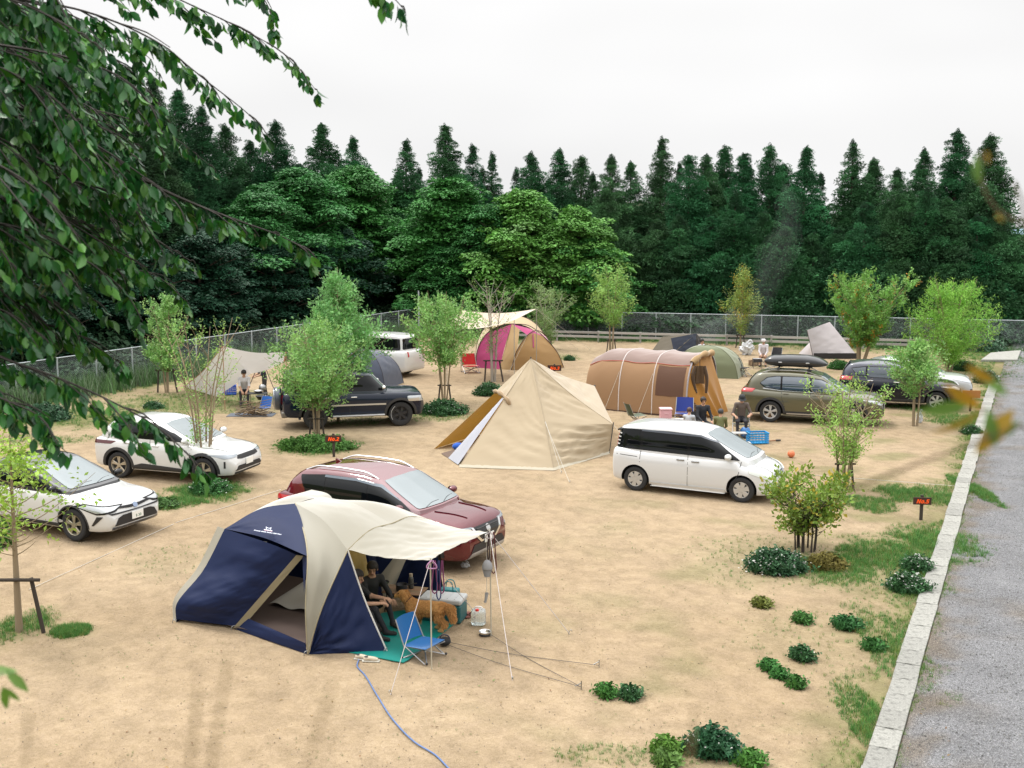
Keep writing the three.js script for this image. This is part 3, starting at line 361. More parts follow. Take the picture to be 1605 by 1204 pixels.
{ // grass: single blades bent over, many of them
  const blade = (h, w, bend) => { const p = [], ix = []; for (let i = 0; i < 4; i++) { const t = i / 3, ww = w * (1 - t) + 0.0008; p.push(bend * t * t, h * t, -ww / 2, bend * t * t, h * t, ww / 2); if (i) { const a = i * 2 - 2; ix.push(a, a + 1, a + 3, a, a + 3, a + 2); } } const g = new THREE.BufferGeometry(); g.setAttribute('position', new THREE.Float32BufferAttribute(p, 3)); g.setIndex(ix); g.computeVertexNormals(); return g; };
  rnd = seeded(81); const tuft = []; for (let i = 0; i < 9; i++) tuft.push(blade(R(0.6, 1.1), 0.05, R(0.2, 0.6)).rotateY(R(6.28)).translate(R(-.25, .25), 0, R(-.25, .25))); const tg = merge(tuft), gm = leafy([1, 1, 1], { transmission: 0.3 });
  const m1 = [], c1 = [];
  const put = (x, z, h, tone) => { m1.push(place(V(x, terrain(x, z) - 0.004, z), [R(-.2, .2), R(6.28), R(-.2, .2)], [h * R(.9, 1.6), h * R(.7, 1.2), h * R(.9, 1.6)])); const b = R(0.7, 1.3); c1.push(col(tone[0] * b, tone[1] * b, tone[2] * b)); };
  for (let i = 0; i < 90000 && m1.length < 22000; i++) { const [px, pz, rx, rz, s] = patches[Math.floor(R(patches.length))]; const a = R(6.28), r = Math.sqrt(R()) * 1.1, x = px + Math.cos(a) * r * rx, z = pz + Math.sin(a) * r * rz; const k = acrossKerb(x, z); if (k > -0.02 && k < 0.36) continue; const g = green(x, z); if (R() > g * 1.2 || z < -70) continue; put(x, z, lerp(0.05, 0.14, g) * R(0.7, 1.2), R() < 0.2 ? [0.2, 0.24, 0.06] : [0.09, 0.24, 0.05]); }
  for (let i = 0; i < 6500; i++) { const s = -2 + R(42), q = K0.clone().addScaledVector(kdir, s).addScaledVector(kright, R() < 0.75 ? -R(0.0, 0.5) * R() - 0.02 : 0.36 + R(0.2) * R()); if (noise2(q.x * 0.7, q.z * 0.7) < -0.1) continue; put(q.x, q.z, R(0.03, 0.09), [0.15, 0.26, 0.055]); }
  for (let i = 0; i < 2600; i++) { const q = gnd(R(0, 1400), 700 + R(500)); if (noise2(q.x * 0.4 + 7, q.z * 0.4) + 0.4 * noise2(q.x * 2, q.z * 2) < 0.45 || acrossKerb(q.x, q.z) > -0.1) continue; put(q.x, q.z, R(0.015, 0.05), [0.10, 0.19, 0.05]); }
  const gr = copies('grass', tg, gm, m1, scene, c1); gr.userData = { kind: 'stuff', label: 'short grass and seedlings growing in patches on the sand', category: 'grass' };
  const m2 = [], c2 = []; const put2 = (q, h, tone) => { m2.push(place(V(q.x, terrain(q.x, q.z) - 0.01, q.z), [R(-.25, .25), R(6.28), R(-.25, .25)], [h * .8, h, h * .8])); const b = R(0.7, 1.3); c2.push(col(tone[0] * b, tone[1] * b, tone[2] * b)); };
  for (let i = 0; i < 4200; i++) put2(alongL(R(-16, 40), -R(0.1, 1.8) * R() + 0.2), R(0.4, 1.15), R() < 0.4 ? [0.17, 0.23, 0.14] : [0.10, 0.2, 0.07]);
  for (let i = 0; i < 2600; i++) { const s = R(0, 54), tall = s > 40 ? 0.9 : (noise2(s * 0.6, 3) > 0.3 ? 0.6 : 0.32); put2(along(s, -R(0.2, 1.7) * R() - 0.2), tall * R(0.6, 1.2), [0.085, 0.19, 0.06]); }
  const wd = copies('tall_weeds', tg, gm, m2, scene, c2); wd.userData = { kind: 'stuff', label: 'tall grass and weeds along the foot of the fences', category: 'weeds' };
  // plants on the bank right below the camera are out of view; only a rough turf there
}
// ---------------------------------------------------------------- vehicles
// A car points along +x, its right-hand side is +z, y = 0 is the ground, x = 0 halfway between the axles.
const interp = (keys, x, f) => { // smooth (Catmull-Rom, limited) interpolation of key rows [x, {…}]
  let i = 0; while (i < keys.length - 2 && x > keys[i + 1][0]) i++; const a = keys[Math.max(0, i - 1)], b = keys[i], c = keys[i + 1], d = keys[Math.min(keys.length - 1, i + 2)], h = c[0] - b[0], t = clamp((x - b[0]) / h);
  const s = (c[f] - b[f]) / h, lim = (m, s1, s2) => s1 * s2 <= 0 ? 0 : Math.sign(m) * Math.min(Math.abs(m), 3 * Math.min(Math.abs(s1), Math.abs(s2)));
  const sb = b === a ? s : (b[f] - a[f]) / (b[0] - a[0]), sc = c === d ? s : (d[f] - c[f]) / (d[0] - c[0]), mb = b === a ? s : lim((s + sb) / 2, s, sb), mc = c === d ? s : lim((s + sc) / 2, s, sc), t2 = t * t, t3 = t2 * t;
  return (2 * t3 - 3 * t2 + 1) * b[f] + (t3 - 2 * t2 + t) * h * mb + (-2 * t3 + 3 * t2) * c[f] + (t3 - t2) * h * mc;
};
function skin(rows, closedEnds = true) { // rows of equally many points, each row a closed ring
  const p = [], ix = [], n = rows[0].length; for (const r of rows) for (const q of r) p.push(...q);
  for (let i = 0; i < rows.length - 1; i++) for (let j = 0; j < n; j++) { const a = i * n + j, b = i * n + (j + 1) % n, c = a + n, d = b + n; ix.push(a, c, d, a, d, b); }
  if (closedEnds) for (const [i, flip] of [[0, 0], [rows.length - 1, 1]]) { const m = rows[i].reduce((s, q) => [s[0] + q[0] / n, s[1] + q[1] / n, s[2] + q[2] / n], [0, 0, 0]), c = p.length / 3; p.push(...m); for (let j = 0; j < n; j++) { const a = i * n + j, b = i * n + (j + 1) % n; ix.push(...(flip ? [a, c, b] : [a, b, c])); } }
  const g = new THREE.BufferGeometry(); g.setAttribute('position', new THREE.Float32BufferAttribute(p, 3)); g.setIndex(ix); return g;
}
function lowerBody(S) { // keys: [x, half width, bottom, shoulder, centre top]
  const rows = [], x0 = S.low[0][0], x1 = S.low[S.low.length - 1][0], N = 64;
  for (let i = 0; i <= N; i++) {
    const e = i / N, x = lerp(x0, x1, 0.5 - 0.5 * Math.cos(Math.PI * e) * (1 - 0.25 * Math.sin(Math.PI * e) ** 2)), [w, b, s, t] = [1, 2, 3, 4].map((f) => interp(S.low, x, f)), h = s - b, half = [];
    half.push([b, w - 0.16], [b + 0.02, w - 0.07], [b + 0.07, w - 0.035], [b + h * 0.26, w - 0.018], [b + h * 0.42, w - 0.004 - 0.012 * (S.waist ?? 0)], [b + h * 0.58, w - 0.014 * (S.waist ?? 0)], [b + h * 0.72, w - 0.001], [b + h * 0.79, w - 0.008], [b + h * 0.88, w - 0.028], [s - 0.035, w - 0.05], [s - 0.01, w - 0.075], [s + 0.004, w - 0.11], [lerp(s, t, 0.42) + 0.004, w * 0.74], [lerp(s, t, 0.78), w * 0.48], [lerp(s, t, 0.96), w * 0.2]);
    rows.push([...half.map(([y, z]) => [x, y, z]), [x, t, 0], ...half.slice().reverse().map(([y, z]) => [x, y, -z]), [x, b, 0]]);
  }
  return skin(rows);
}
function cabin(S) { // plan rings from below the belt line to the roof; C: belt and roof outlines
  const C = S.cab, rows = [], M = 64, lv = [[-0.3], [0], [0.2], [0.4], [0.6], [0.78], [0.9], [0.965], [1]].map((a) => a[0]);
  const ring = (xf, xr, w, y, bowF, bowR, crown, dropF, dropR) => { const r = []; for (let j = 0; j < M; j++) { const a = j / M * Math.PI * 2, ca = Math.cos(a), sa = Math.sin(a), ex = 0.22, px = Math.sign(ca) * Math.pow(Math.abs(ca), ex), pz = Math.sign(sa) * Math.pow(Math.abs(sa), ex), zz = pz * w; let x = px > 0 ? lerp((xf + xr) / 2, xf, px) - bowF * (pz * pz) * Math.max(0, px) ** 2 : lerp((xf + xr) / 2, xr, -px) + bowR * pz * pz * px * px; const u = (x - xr) / (xf - xr); r.push([x, y(u) + crown * (1 - pz * pz), zz]); } return r; };
  for (const t of lv) { const e = t > 0.9 ? Math.sqrt(1 - ((t - 0.9) / 0.1) ** 2) : 1, k = t, inset = t > 0.9 ? 0.05 * (1 - e) : 0; const xf = interp(C.front, k, 1) - inset * 2, xr = interp(C.rear, k, 1) + inset * 2, w = interp(C.wide, k, 1) - inset; rows.push(ring(xf, xr, w, (u) => lerp(interp(C.belt, u, 1), interp(C.roof, u, 1) - 0.012, k), 0.10, 0.05, 0)); }
  const xf = interp(C.front, 1, 1) - 0.1, xr = interp(C.rear, 1, 1) + 0.1, w = interp(C.wide, 1, 1) - 0.05; for (const s of [0.93, 0.75, 0.5, 0.25]) rows.push(ring(lerp((xf + xr) / 2, xf, s), lerp((xf + xr) / 2, xr, s), w * s, (u) => { const X = lerp(lerp((xf + xr) / 2, xr, s), lerp((xf + xr) / 2, xf, s), u); return interp(C.roof, (X - xr) / (xf - xr), 1) - 0.010 + 0.05 * (1 - s * s); }, 0.1 * s, 0.05 * s, 0));
  return skin(rows);
}
// lay a flat outline onto the body: seen along a horizontal direction turned by 'yaw' (0 from the front, 90 from the right side, 180 from behind), or 'top'
const P2 = (a) => a.map(([x, y]) => [x, y]);
function clipCell(poly, x0, y0, x1, y1) { const cut = (p, inside, hit) => { const o = []; for (let i = 0; i < p.length; i++) { const a = p[i], b = p[(i + 1) % p.length], ia = inside(a), ib = inside(b); if (ia) o.push(a); if (ia !== ib) o.push(hit(a, b)); } return o; }; const hx = (X) => (a, b) => [X, lerp(a[1], b[1], (X - a[0]) / (b[0] - a[0]))], hy = (Y) => (a, b) => [lerp(a[0], b[0], (Y - a[1]) / (b[1] - a[1])), Y]; let p = cut(poly, (q) => q[0] >= x0, hx(x0)); p = p.length ? cut(p, (q) => q[0] <= x1, hx(x1)) : p; p = p.length ? cut(p, (q) => q[1] >= y0, hy(y0)) : p; return p.length ? cut(p, (q) => q[1] <= y1, hy(y1)) : p; }
function roundPoly(poly, r) { poly = poly.filter((q, i) => { const e = poly[(i + 1) % poly.length]; return Math.hypot(q[0] - e[0], q[1] - e[1]) > 1e-4; }); const o = []; const n = poly.length; for (let i = 0; i < n; i++) { const a = poly[(i + n - 1) % n], b = poly[i], c = poly[(i + 1) % n], la = Math.hypot(a[0] - b[0], a[1] - b[1]), lc = Math.hypot(c[0] - b[0], c[1] - b[1]), k = Math.min(r, la * 0.45, lc * 0.45), p = [lerp(b[0], a[0], k / la), lerp(b[1], a[1], k / la)], q = [lerp(b[0], c[0], k / lc), lerp(b[1], c[1], k / lc)]; for (let s = 0; s <= 3; s++) { const t = s / 3; o.push([(1 - t) ** 2 * p[0] + 2 * t * (1 - t) * b[0] + t * t * q[0], (1 - t) ** 2 * p[1] + 2 * t * (1 - t) * b[1] + t * t * q[1]]); } } return o; }
class Body {
  constructor(geos) { this.tri = []; for (const g0 of geos) { const g = g0.index ? g0.toNonIndexed() : g0, p = g.attributes.position.array; for (let i = 0; i < p.length; i += 9) this.tri.push(Array.from(p.subarray(i, i + 9))); } this.views = {}; }
  view(yaw) { // triangles in the axes of a view: u to the right, v up, w towards the viewer
    if (this.views[yaw]) return this.views[yaw]; let A; if (yaw === 'top') A = { u: V(1, 0, 0), v: V(0, 0, -1), w: V(0, 1, 0) }; else { const a = rad(yaw), w = V(Math.cos(a), 0, Math.sin(a)); A = { w, v: V(0, 1, 0), u: V(0, 1, 0).cross(w) }; }
    const T = this.tri.map((t) => { const o = []; for (let i = 0; i < 3; i++) { const q = V(t[i * 3], t[i * 3 + 1], t[i * 3 + 2]); o.push(q.dot(A.u), q.dot(A.v), q.dot(A.w)); } o.push(Math.min(o[0], o[3], o[6]), Math.max(o[0], o[3], o[6]), Math.min(o[1], o[4], o[7]), Math.max(o[1], o[4], o[7])); return o; });
    const cells = new Map(); T.forEach((t, i) => { for (let a = Math.floor(t[9] * 5); a <= Math.floor(t[10] * 5); a++) for (let b = Math.floor(t[11] * 5); b <= Math.floor(t[12] * 5); b++) { const k = a + ',' + b; if (!cells.has(k)) cells.set(k, []); cells.get(k).push(i); } }); return this.views[yaw] = { A, T, cells };
  }
  depth(vw, u, v) { let best = null; for (const i of vw.cells.get(Math.floor(u * 5) + ',' + Math.floor(v * 5)) ?? []) { const t = vw.T[i]; if (u < t[9] - 1e-6 || u > t[10] + 1e-6 || v < t[11] - 1e-6 || v > t[12] + 1e-6) continue; const d = (t[4] - t[7]) * (t[0] - t[6]) + (t[6] - t[3]) * (t[1] - t[7]); if (Math.abs(d) < 1e-12) continue; const a = ((t[4] - t[7]) * (u - t[6]) + (t[6] - t[3]) * (v - t[7])) / d, b = ((t[7] - t[1]) * (u - t[6]) + (t[0] - t[6]) * (v - t[7])) / d, c = 1 - a - b; if (a < -1e-4 || b < -1e-4 || c < -1e-4) continue; const w = a * t[2] + b * t[5] + c * t[8]; if (best === null || w > best) best = w; } return best; }
  lay(yaw, poly, off = 0.008, r = 0, cell = 0.045, skirt = 0.016) {
    const vw = this.view(yaw), { A } = vw; if (r) poly = roundPoly(poly, r); let last = 0; const seen = new Map();
    const at = (u, v) => { const k = u.toFixed(4) + ',' + v.toFixed(4); if (!seen.has(k)) { const w = this.depth(vw, u, v); seen.set(k, w); } return seen.get(k); };
    const known = poly.map(([u, v]) => at(u, v)).filter((w) => w !== null), mean = known.length ? known.reduce((a, b) => a + b, 0) / known.length : 0;
    const P = (u, v, o) => { let w = at(u, v); if (w === null) w = mean; const q = V().addScaledVector(A.u, u).addScaledVector(A.v, v).addScaledVector(A.w, w + o); if (typeof yaw === 'number' && yaw !== 90) q.y += Math.max(0, o) * 0.6; return [q.x, q.y, q.z]; };
    const us = poly.map((q) => q[0]), vs = poly.map((q) => q[1]), p = [], ix = [], x0 = Math.min(...us), x1 = Math.max(...us), y0 = Math.min(...vs), y1 = Math.max(...vs), nx = Math.max(1, Math.ceil((x1 - x0) / cell)), ny = Math.max(1, Math.ceil((y1 - y0) / cell)), uv = [];
    for (let j = 0; j < ny; j++) for (let i = 0; i < nx; i++) { const c = clipCell(poly, lerp(x0, x1, i / nx), lerp(y0, y1, j / ny), lerp(x0, x1, (i + 1) / nx), lerp(y0, y1, (j + 1) / ny)); if (c.length < 3) continue; const f = THREE.ShapeUtils.triangulateShape(c.map((q) => new THREE.Vector2(...q)), []); const b = p.length / 3; for (const q of c) { p.push(...P(q[0], q[1], off)); uv.push((q[0] - x0) / (x1 - x0), (q[1] - y0) / (y1 - y0)); } const ccw = THREE.ShapeUtils.area(c.map((q) => new THREE.Vector2(...q))) > 0; for (const t of f) { ix.push(b + t[0], b + t[1], b + t[2]); } }
    let g = new THREE.BufferGeometry(); g.setAttribute('position', new THREE.Float32BufferAttribute(p, 3)); g.setAttribute('uv', new THREE.Float32BufferAttribute(uv, 2)); g.setIndex(ix); g = mergeVertices(g, 1e-4); g.computeVertexNormals();
    if (!skirt) return g.toNonIndexed();
    const sp = [], si = []; for (let i = 0; i < poly.length; i++) { const a = poly[i], b = poly[(i + 1) % poly.length], m = Math.max(1, Math.ceil(Math.hypot(b[0] - a[0], b[1] - a[1]) / cell)); for (let s = 0; s < m; s++) { const q = [lerp(a[0], b[0], s / m), lerp(a[1], b[1], s / m)], e = [lerp(a[0], b[0], (s + 1) / m), lerp(a[1], b[1], (s + 1) / m)], o = sp.length / 3; sp.push(...P(...q, off), ...P(...e, off), ...P(...e, off - skirt), ...P(...q, off - skirt)); si.push(o, o + 2, o + 1, o, o + 3, o + 2); } }
    const sg = new THREE.BufferGeometry(); sg.setAttribute('position', new THREE.Float32BufferAttribute(sp, 3)); sg.setIndex(si); sg.computeVertexNormals(); return merge([g, sg]);
  }
  side(poly, off, r, cell, skirt) { return this.lay(90, P2(poly), off, r, cell, skirt); } // polygon in (x, y) on the right side
  line(yaw, pts, w, off = 0.002, flip = 1) { const L = [], Rr = []; pts = pts.map(([a, b]) => [a * flip, b]); for (let i = 0; i < pts.length; i++) { const a = pts[Math.max(0, i - 1)], b = pts[Math.min(pts.length - 1, i + 1)], l = Math.hypot(b[0] - a[0], b[1] - a[1]), nx = -(b[1] - a[1]) / l * w / 2, ny = (b[0] - a[0]) / l * w / 2; L.push([pts[i][0] + nx, pts[i][1] + ny]); Rr.unshift([pts[i][0] - nx, pts[i][1] - ny]); } return this.lay(yaw, [...L, ...Rr], off, 0, 0.12, 0); }
}
const mirrorZ = (g) => { const c = g.clone(); c.scale(1, 1, -1); if (c.index) { const a = c.index.array; for (let i = 0; i < a.length; i += 3) [a[i], a[i + 1]] = [a[i + 1], a[i]]; } else { const p = c.attributes; for (const k of Object.keys(p)) { const s = p[k].itemSize, a = p[k].array; for (let i = 0; i < a.length; i += 3 * s) for (let q = 0; q < s; q++) [a[i + q], a[i + s + q]] = [a[i + s + q], a[i + q]]; } } c.computeVertexNormals(); return c; };
const both = (g) => [g, mirrorZ(g)];
// materials shared by the cars
const tyreM = mt([0.022, 0.022, 0.023], 0.85), blackM = mt([0.018, 0.018, 0.02], 0.55), trimM = mt([0.03, 0.03, 0.032], 0.6), glossBlack = mt([0.006, 0.006, 0.007], 0.1, { ior: 1.42 }), silverM = mt([0.62, 0.62, 0.62], 0.3, { metalness: 0.7 }), chromeM = mt([0.8, 0.8, 0.8], 0.12, { metalness: 1 }), seamM = mt([0.03, 0.03, 0.03], 0.8);
const glassM = mt([0.004, 0.005, 0.006], 0.03, { ior: 1.42 }), screenM = mt([0.13, 0.165, 0.175], 0.03, { ior: 2.5 }), lampM = mt([0.55, 0.58, 0.6], 0.08, { metalness: 0.5, clearcoat: 1 }), redM = mt([0.42, 0.012, 0.012], 0.15, { clearcoat: 1 }), wellM = mt([0.008, 0.008, 0.008], 1), plateM = mt([0.78, 0.78, 0.75], 0.6);
const paint = (c, o = {}) => mt(c, 0.3, { clearcoat: 1, clearcoatRoughness: 0.04, ior: 1.7, ...o });
function plateTex(top, main) { return mt([1, 1, 1], 0.6, { map: canvasTex(256, 128, (c, w, h) => { c.fillStyle = '#e9e9e4'; c.fillRect(0, 0, w, h); c.fillStyle = '#1d5a35'; c.font = 'bold 26px sans-serif'; c.textAlign = 'center'; if (top) c.fillText(top, w / 2, 36); c.font = 'bold 68px sans-serif'; if (main) c.fillText(main, w / 2 + 14, 108); }) }); }
function spokeShape(r0, r1, w0, w1) { const s = new THREE.Shape(); s.moveTo(r0, -w0); s.lineTo(r1, -w1); s.lineTo(r1, w1); s.lineTo(r0, w0); s.closePath(); return s; }
function wheel(parent, x, z, r, W, rim) { // rim: { r, spokes, style, mat }
  const side = Math.sign(z), t = new THREE.Group(); t.name = 'wheel'; t.position.set(x, r, z); if (side < 0) t.rotation.y = Math.PI; parent.add(t); const R1 = rim.r, h = W / 2;
  const ty = lathe([[R1, -h * 0.8], [R1 + 0.02, -h], [r * 0.93, -h], [r * 0.985, -h * 0.82], [r, -h * 0.6], [r, h * 0.6], [r * 0.985, h * 0.82], [r * 0.93, h], [R1 + 0.02, h], [R1, h * 0.8], [R1 - 0.01, h * 0.2]], 40).rotateX(Math.PI / 2); part('tyre', ty, tyreM, t);
  const g = [lathe([[R1 - 0.005, h * 0.86], [R1 - 0.002, h * 0.9], [R1 - 0.018, h * 0.88], [R1 - 0.03, h * 0.3]], 40).rotateX(Math.PI / 2)]; const n = rim.spokes, D = 0.025;
  const ex = (s, a, z0) => new THREE.ExtrudeGeometry(s, { depth: D, bevelEnabled: true, bevelSize: 0.005, bevelThickness: 0.006, bevelSegments: 1 }).translate(0, 0, z0).rotateZ(a);
  for (let i = 0; i < n; i++) { const a = i / n * 6.283 + 0.3; if (rim.style === 'twin') { g.push(ex(spokeShape(0.04, R1 - 0.02, 0.012, 0.018), a - 0.13, h * 0.55), ex(spokeShape(0.04, R1 - 0.02, 0.012, 0.018), a + 0.13, h * 0.55)); } else if (rim.style === 'cap') { g.push(ex(spokeShape(0.03, R1 - 0.015, 0.035, 0.062), a, h * 0.6)); } else g.push(ex(spokeShape(0.03, R1 - 0.015, 0.028, rim.style === 'blade' ? 0.042 : 0.022), a, h * 0.55)); }
  g.push(new THREE.CylinderGeometry(0.055, 0.06, 0.04, 16).rotateX(Math.PI / 2).translate(0, 0, h * 0.72)); part('rim', g, rim.mat ?? silverM, t);
  part('brake', new THREE.CylinderGeometry(R1 - 0.02, R1 - 0.02, 0.05, 24).rotateX(Math.PI / 2).translate(0, 0, h * 0.1), rim.back ?? wellM, t); return t;
}
const csg = new Evaluator(); csg.useGroups = true; csg.attributes = ['position', 'normal'];
function car(name, label, S, pos, heading) {
  const t = thing(name, label, 'car', pos, heading, 'cars parked on the campsite'), lo = lowerBody(S), cb = cabin(S), body = new Body([lo, cb]), wb = S.wheelbase / 2, ar = S.arch ?? S.tyre + 0.065, track = S.low.reduce((m, k) => Math.max(m, k[1]), 0);
  const prep = (g) => { g = toCreasedNormals(g, rad(32)); g.deleteAttribute('uv'); return g; };
  let A = new Brush(prep(lo), S.paint); A.updateMatrixWorld(); for (const x of [-wb, wb]) for (const s of [-1, 1]) { const c = new THREE.CylinderGeometry(ar, ar, 0.36, 36).rotateX(Math.PI / 2).translate(x, S.tyre, s * (track - 0.08)); const B = new Brush(c.index ? c.toNonIndexed() : c, wellM); B.geometry.deleteAttribute('uv'); B.updateMatrixWorld(); A = csg.evaluate(A, B, SUBTRACTION); }
  const bodyMesh = shade(new THREE.Mesh(A.geometry, A.material)); bodyMesh.name = 'body'; t.add(bodyMesh);
  part('cabin', toCreasedNormals(cb, rad(40)), S.roofPaint ?? S.paint, t);
  for (const w of S.side.windows) { const g = body.side(w.p ?? w, 0.011, 0.03); for (const q of both(g)) part('window', q, (w.m ?? glassM), t); }
  for (const w of S.side.trim ?? []) for (const q of both(body.side(w.p, w.o ?? 0.009, w.r ?? 0.01))) part(w.n ?? 'trim', q, w.m ?? trimM, t);
  const ws = S.screen; part('windscreen', body.lay(0, [[-ws[1], ws[0]], [ws[1], ws[0]], [ws[3], ws[2]], [ws[3] * 0.5, ws[2] + 0.015], [-ws[3] * 0.5, ws[2] + 0.015], [-ws[3], ws[2]]], 0.012, 0.04, 0.05), screenM, t);
  const rw = S.rearScreen; if (rw) part('rear_window', body.lay(180, [[-rw[1], rw[0]], [rw[1], rw[0]], [rw[3], rw[2]], [-rw[3], rw[2]]], 0.012, 0.04, 0.05), glassM, t);
  for (const [pts, w] of S.side.seams ?? []) { const g = body.line(90, pts, w ?? 0.014, 0.0015); for (const q of both(g)) part('door_seam', q, seamM, t); }
  for (const [x, y] of S.side.handles ?? []) for (const s of [-1, 1]) { const w = body.depth(body.view(90), x, y) ?? track; part('door_handle', bx(0.2, 0.03, 0.035, x, y, s * (w + 0.012), 0.012), S.handleM ?? S.paint, t); }
  for (const s of [-1, 1]) { const [x, y] = S.mirror, w = (body.depth(body.view(90), x, y - 0.04) ?? track) + 0.1, m = new THREE.SphereGeometry(1, 16, 10).scale(0.085, 0.075, 0.115).translate(x + 0.01, y + 0.03, s * (w + 0.02)); const q = part('mirror', [m, bx(0.05, 0.035, 0.14, x, y - 0.03, s * (w - 0.06), 0.01)], S.mirrorM ?? S.paint, t); part('mirror_glass', new THREE.CircleGeometry(0.062, 16).scale(1.25, 0.9, 1).rotateY(-Math.PI / 2).translate(x - 0.072, y + 0.03, s * (w + 0.02)), glassM, q); }
  for (const f0 of S.face ?? []) { const f = { ...f0 }, ya = typeof f.yaw === 'number' ? rad(f.yaw) : 0; if (ya && f.yaw < 175) { const u0 = (f.yaw < 90 ? S.xf - 0.17 : S.xr + 0.13) * Math.sin(ya) - (S.w - 0.09) * Math.cos(ya); f.p = f.p.map(([u, v]) => [u + u0, v]); } const gs = f.mirror ? both(body.lay(f.yaw, f.p, (f.o ?? 0.008) + 0.006, f.r ?? 0.015, f.c ?? 0.035)) : [body.lay(f.yaw, f.p, (f.o ?? 0.008) + 0.006, f.r ?? 0.015, f.c ?? 0.035)]; for (const g of gs) part(f.n, g, f.m, t); }
  if (S.plate) { const [x, y, m] = S.plate, o = part('number_plate', new RoundedBoxGeometry(0.33, 0.165, 0.012, 2, 0.005).rotateY(Math.PI / 2), plateM, t); o.position.set(x, y, S.plateZ ?? 0); part('plate_face', new THREE.PlaneGeometry(0.32, 0.155).rotateY(Math.PI / 2).translate(0.0085, 0, 0), m, o); }
  const tw = S.tyreW ?? 0.22; for (const x of [wb, -wb]) for (const s of [1, -1]) wheel(t, x, s * (track - tw / 2 - 0.03), S.tyre, tw, S.rim);
  if (S.rails) for (const s of [-1, 1]) { const [x0, x1, zz, dy] = S.rails, pts = []; for (let i = 0; i <= 6; i++) { const x = lerp(x0, x1, i / 6), y = body.depth(body.view('top'), x, s * -zz) ?? 1.6; pts.push(V(x, y + (i === 0 || i === 6 ? -0.005 : dy), s * zz)); } part('roof_rail', tube(pts, 0.018, 20, 6), S.railM ?? silverM, t); }
  if (S.fin) { const [x, y] = S.fin, s = new THREE.Shape(); s.moveTo(0.1, 0); s.lineTo(-0.07, 0); s.lineTo(-0.06, 0.055); s.lineTo(-0.03, 0.055); s.closePath(); part('antenna_fin', new THREE.ExtrudeGeometry(s, { depth: 0.02, bevelEnabled: true, bevelSize: 0.008, bevelThickness: 0.008 }).translate(x, y, -0.01), S.finM ?? S.paint, t); }
  for (const s of [-0.05, 0.5]) { const y0 = ws[0] + 0.005, q = (z, y) => V((body.depth(body.view(0), -z, y) ?? 1) + 0.016, y, z); part('wiper', tube([q(s, y0), q(s - 0.28, y0 + 0.035), q(s - 0.5, y0 + 0.04)], 0.009, 8, 5), blackM, t); }
  (S.more ?? (() => {}))(t, body); return t;
}
const wheelPlace = (u, v, heading, S, x, near) => { // ground spot under the near wheel -> car origin; heading: 0 points right, positive turns to the camera
  const p = gnd(u, v), a = -rad(heading), c = Math.cos(a), s = Math.sin(a), tz = S.low.reduce((m, k) => Math.max(m, k[1]), 0) - 0.12; const lx = x, lz = near * tz; return [V(p.x - (c * lx + s * lz), 0, p.z - (-s * lx + c * lz)), a];
};
const arc = (cx, cy, r, a0, a1, n = 14) => Array.from({ length: n + 1 }, (_, i) => { const a = rad(lerp(a0, a1, i / n)); return [cx + Math.cos(a) * r, cy + Math.sin(a) * r]; });
const archTrim = (cx, r, y0, w = 0.06) => ({ n: 'arch_trim', p: [...arc(cx, y0, r + w, 186, -6), ...arc(cx, y0, r - 0.002, -6, 186)].filter(([, y]) => y > 0.18), o: 0.008, r: 0 });
function shapeOf(P) { // key rows of a hatchback, wagon or van from its main measures
  const w = P.W / 2, xf = P.wb / 2 + P.fo, xr = xf - P.L, gc = P.gc ?? 0.22, { nose, hood, belt, tail } = P, f = P.blunt ?? 1;
  const low = [[xr, w - 0.2, gc + 0.22, tail - 0.2, tail - 0.16], [xr + 0.035, w - 0.09, gc + 0.1, tail - 0.08, tail - 0.04], [xr + 0.14, w - 0.035, gc + 0.05, tail - 0.01, tail + 0.01], [xr + 0.3, w - 0.012, gc + 0.03, tail, tail + 0.02], [-P.wb / 2, w, gc, belt, belt + 0.03], [0, w - 0.012, gc - 0.02, belt - 0.02, belt + 0.02], [P.aBase - 0.35, w - 0.008, gc - 0.02, belt - 0.04, hood + 0.03], [P.wb / 2 - 0.05, w, gc - 0.02, lerp(hood, nose, 0.2) - 0.05, lerp(hood, nose, 0.12)], [xf - 0.42 * f, w - 0.03, gc - 0.02, lerp(hood, nose, 0.62) - 0.02, lerp(hood, nose, 0.5) + 0.03], [xf - 0.2 * f, w - 0.085, gc - 0.01, nose + 0.0, nose + 0.055], [xf - 0.07, w - 0.16, gc + 0.01, nose - 0.11, nose - 0.06], [xf, w - 0.26, gc + 0.09, nose - 0.24, nose - 0.2]];
  const cab = { belt: [[0, belt + 0.02], [0.5, belt], [1, hood + 0.02]], roof: [[0, P.H - (P.roofBack ?? 0.08)], [0.3, P.H - 0.015], [0.65, P.H - 0.012], [1, P.H - (P.roofFront ?? 0.08)]], wide: [[-0.06, w - 0.055], [0, w - 0.07], [0.5, w - 0.115], [1, w - (P.tumble ?? 0.2)]], front: [[-0.06, P.aBase + 0.06], [0, P.aBase], [0.5, lerp(P.aBase, P.aTop, 0.54)], [1, P.aTop]], rear: [[-0.06, P.rBase - 0.02], [0, P.rBase], [0.5, lerp(P.rBase, P.rTop, P.rBow ?? 0.35)], [1, P.rTop]] };
  return { low, cab, wheelbase: P.wb, tyre: P.tyre, xf, xr, w };
}
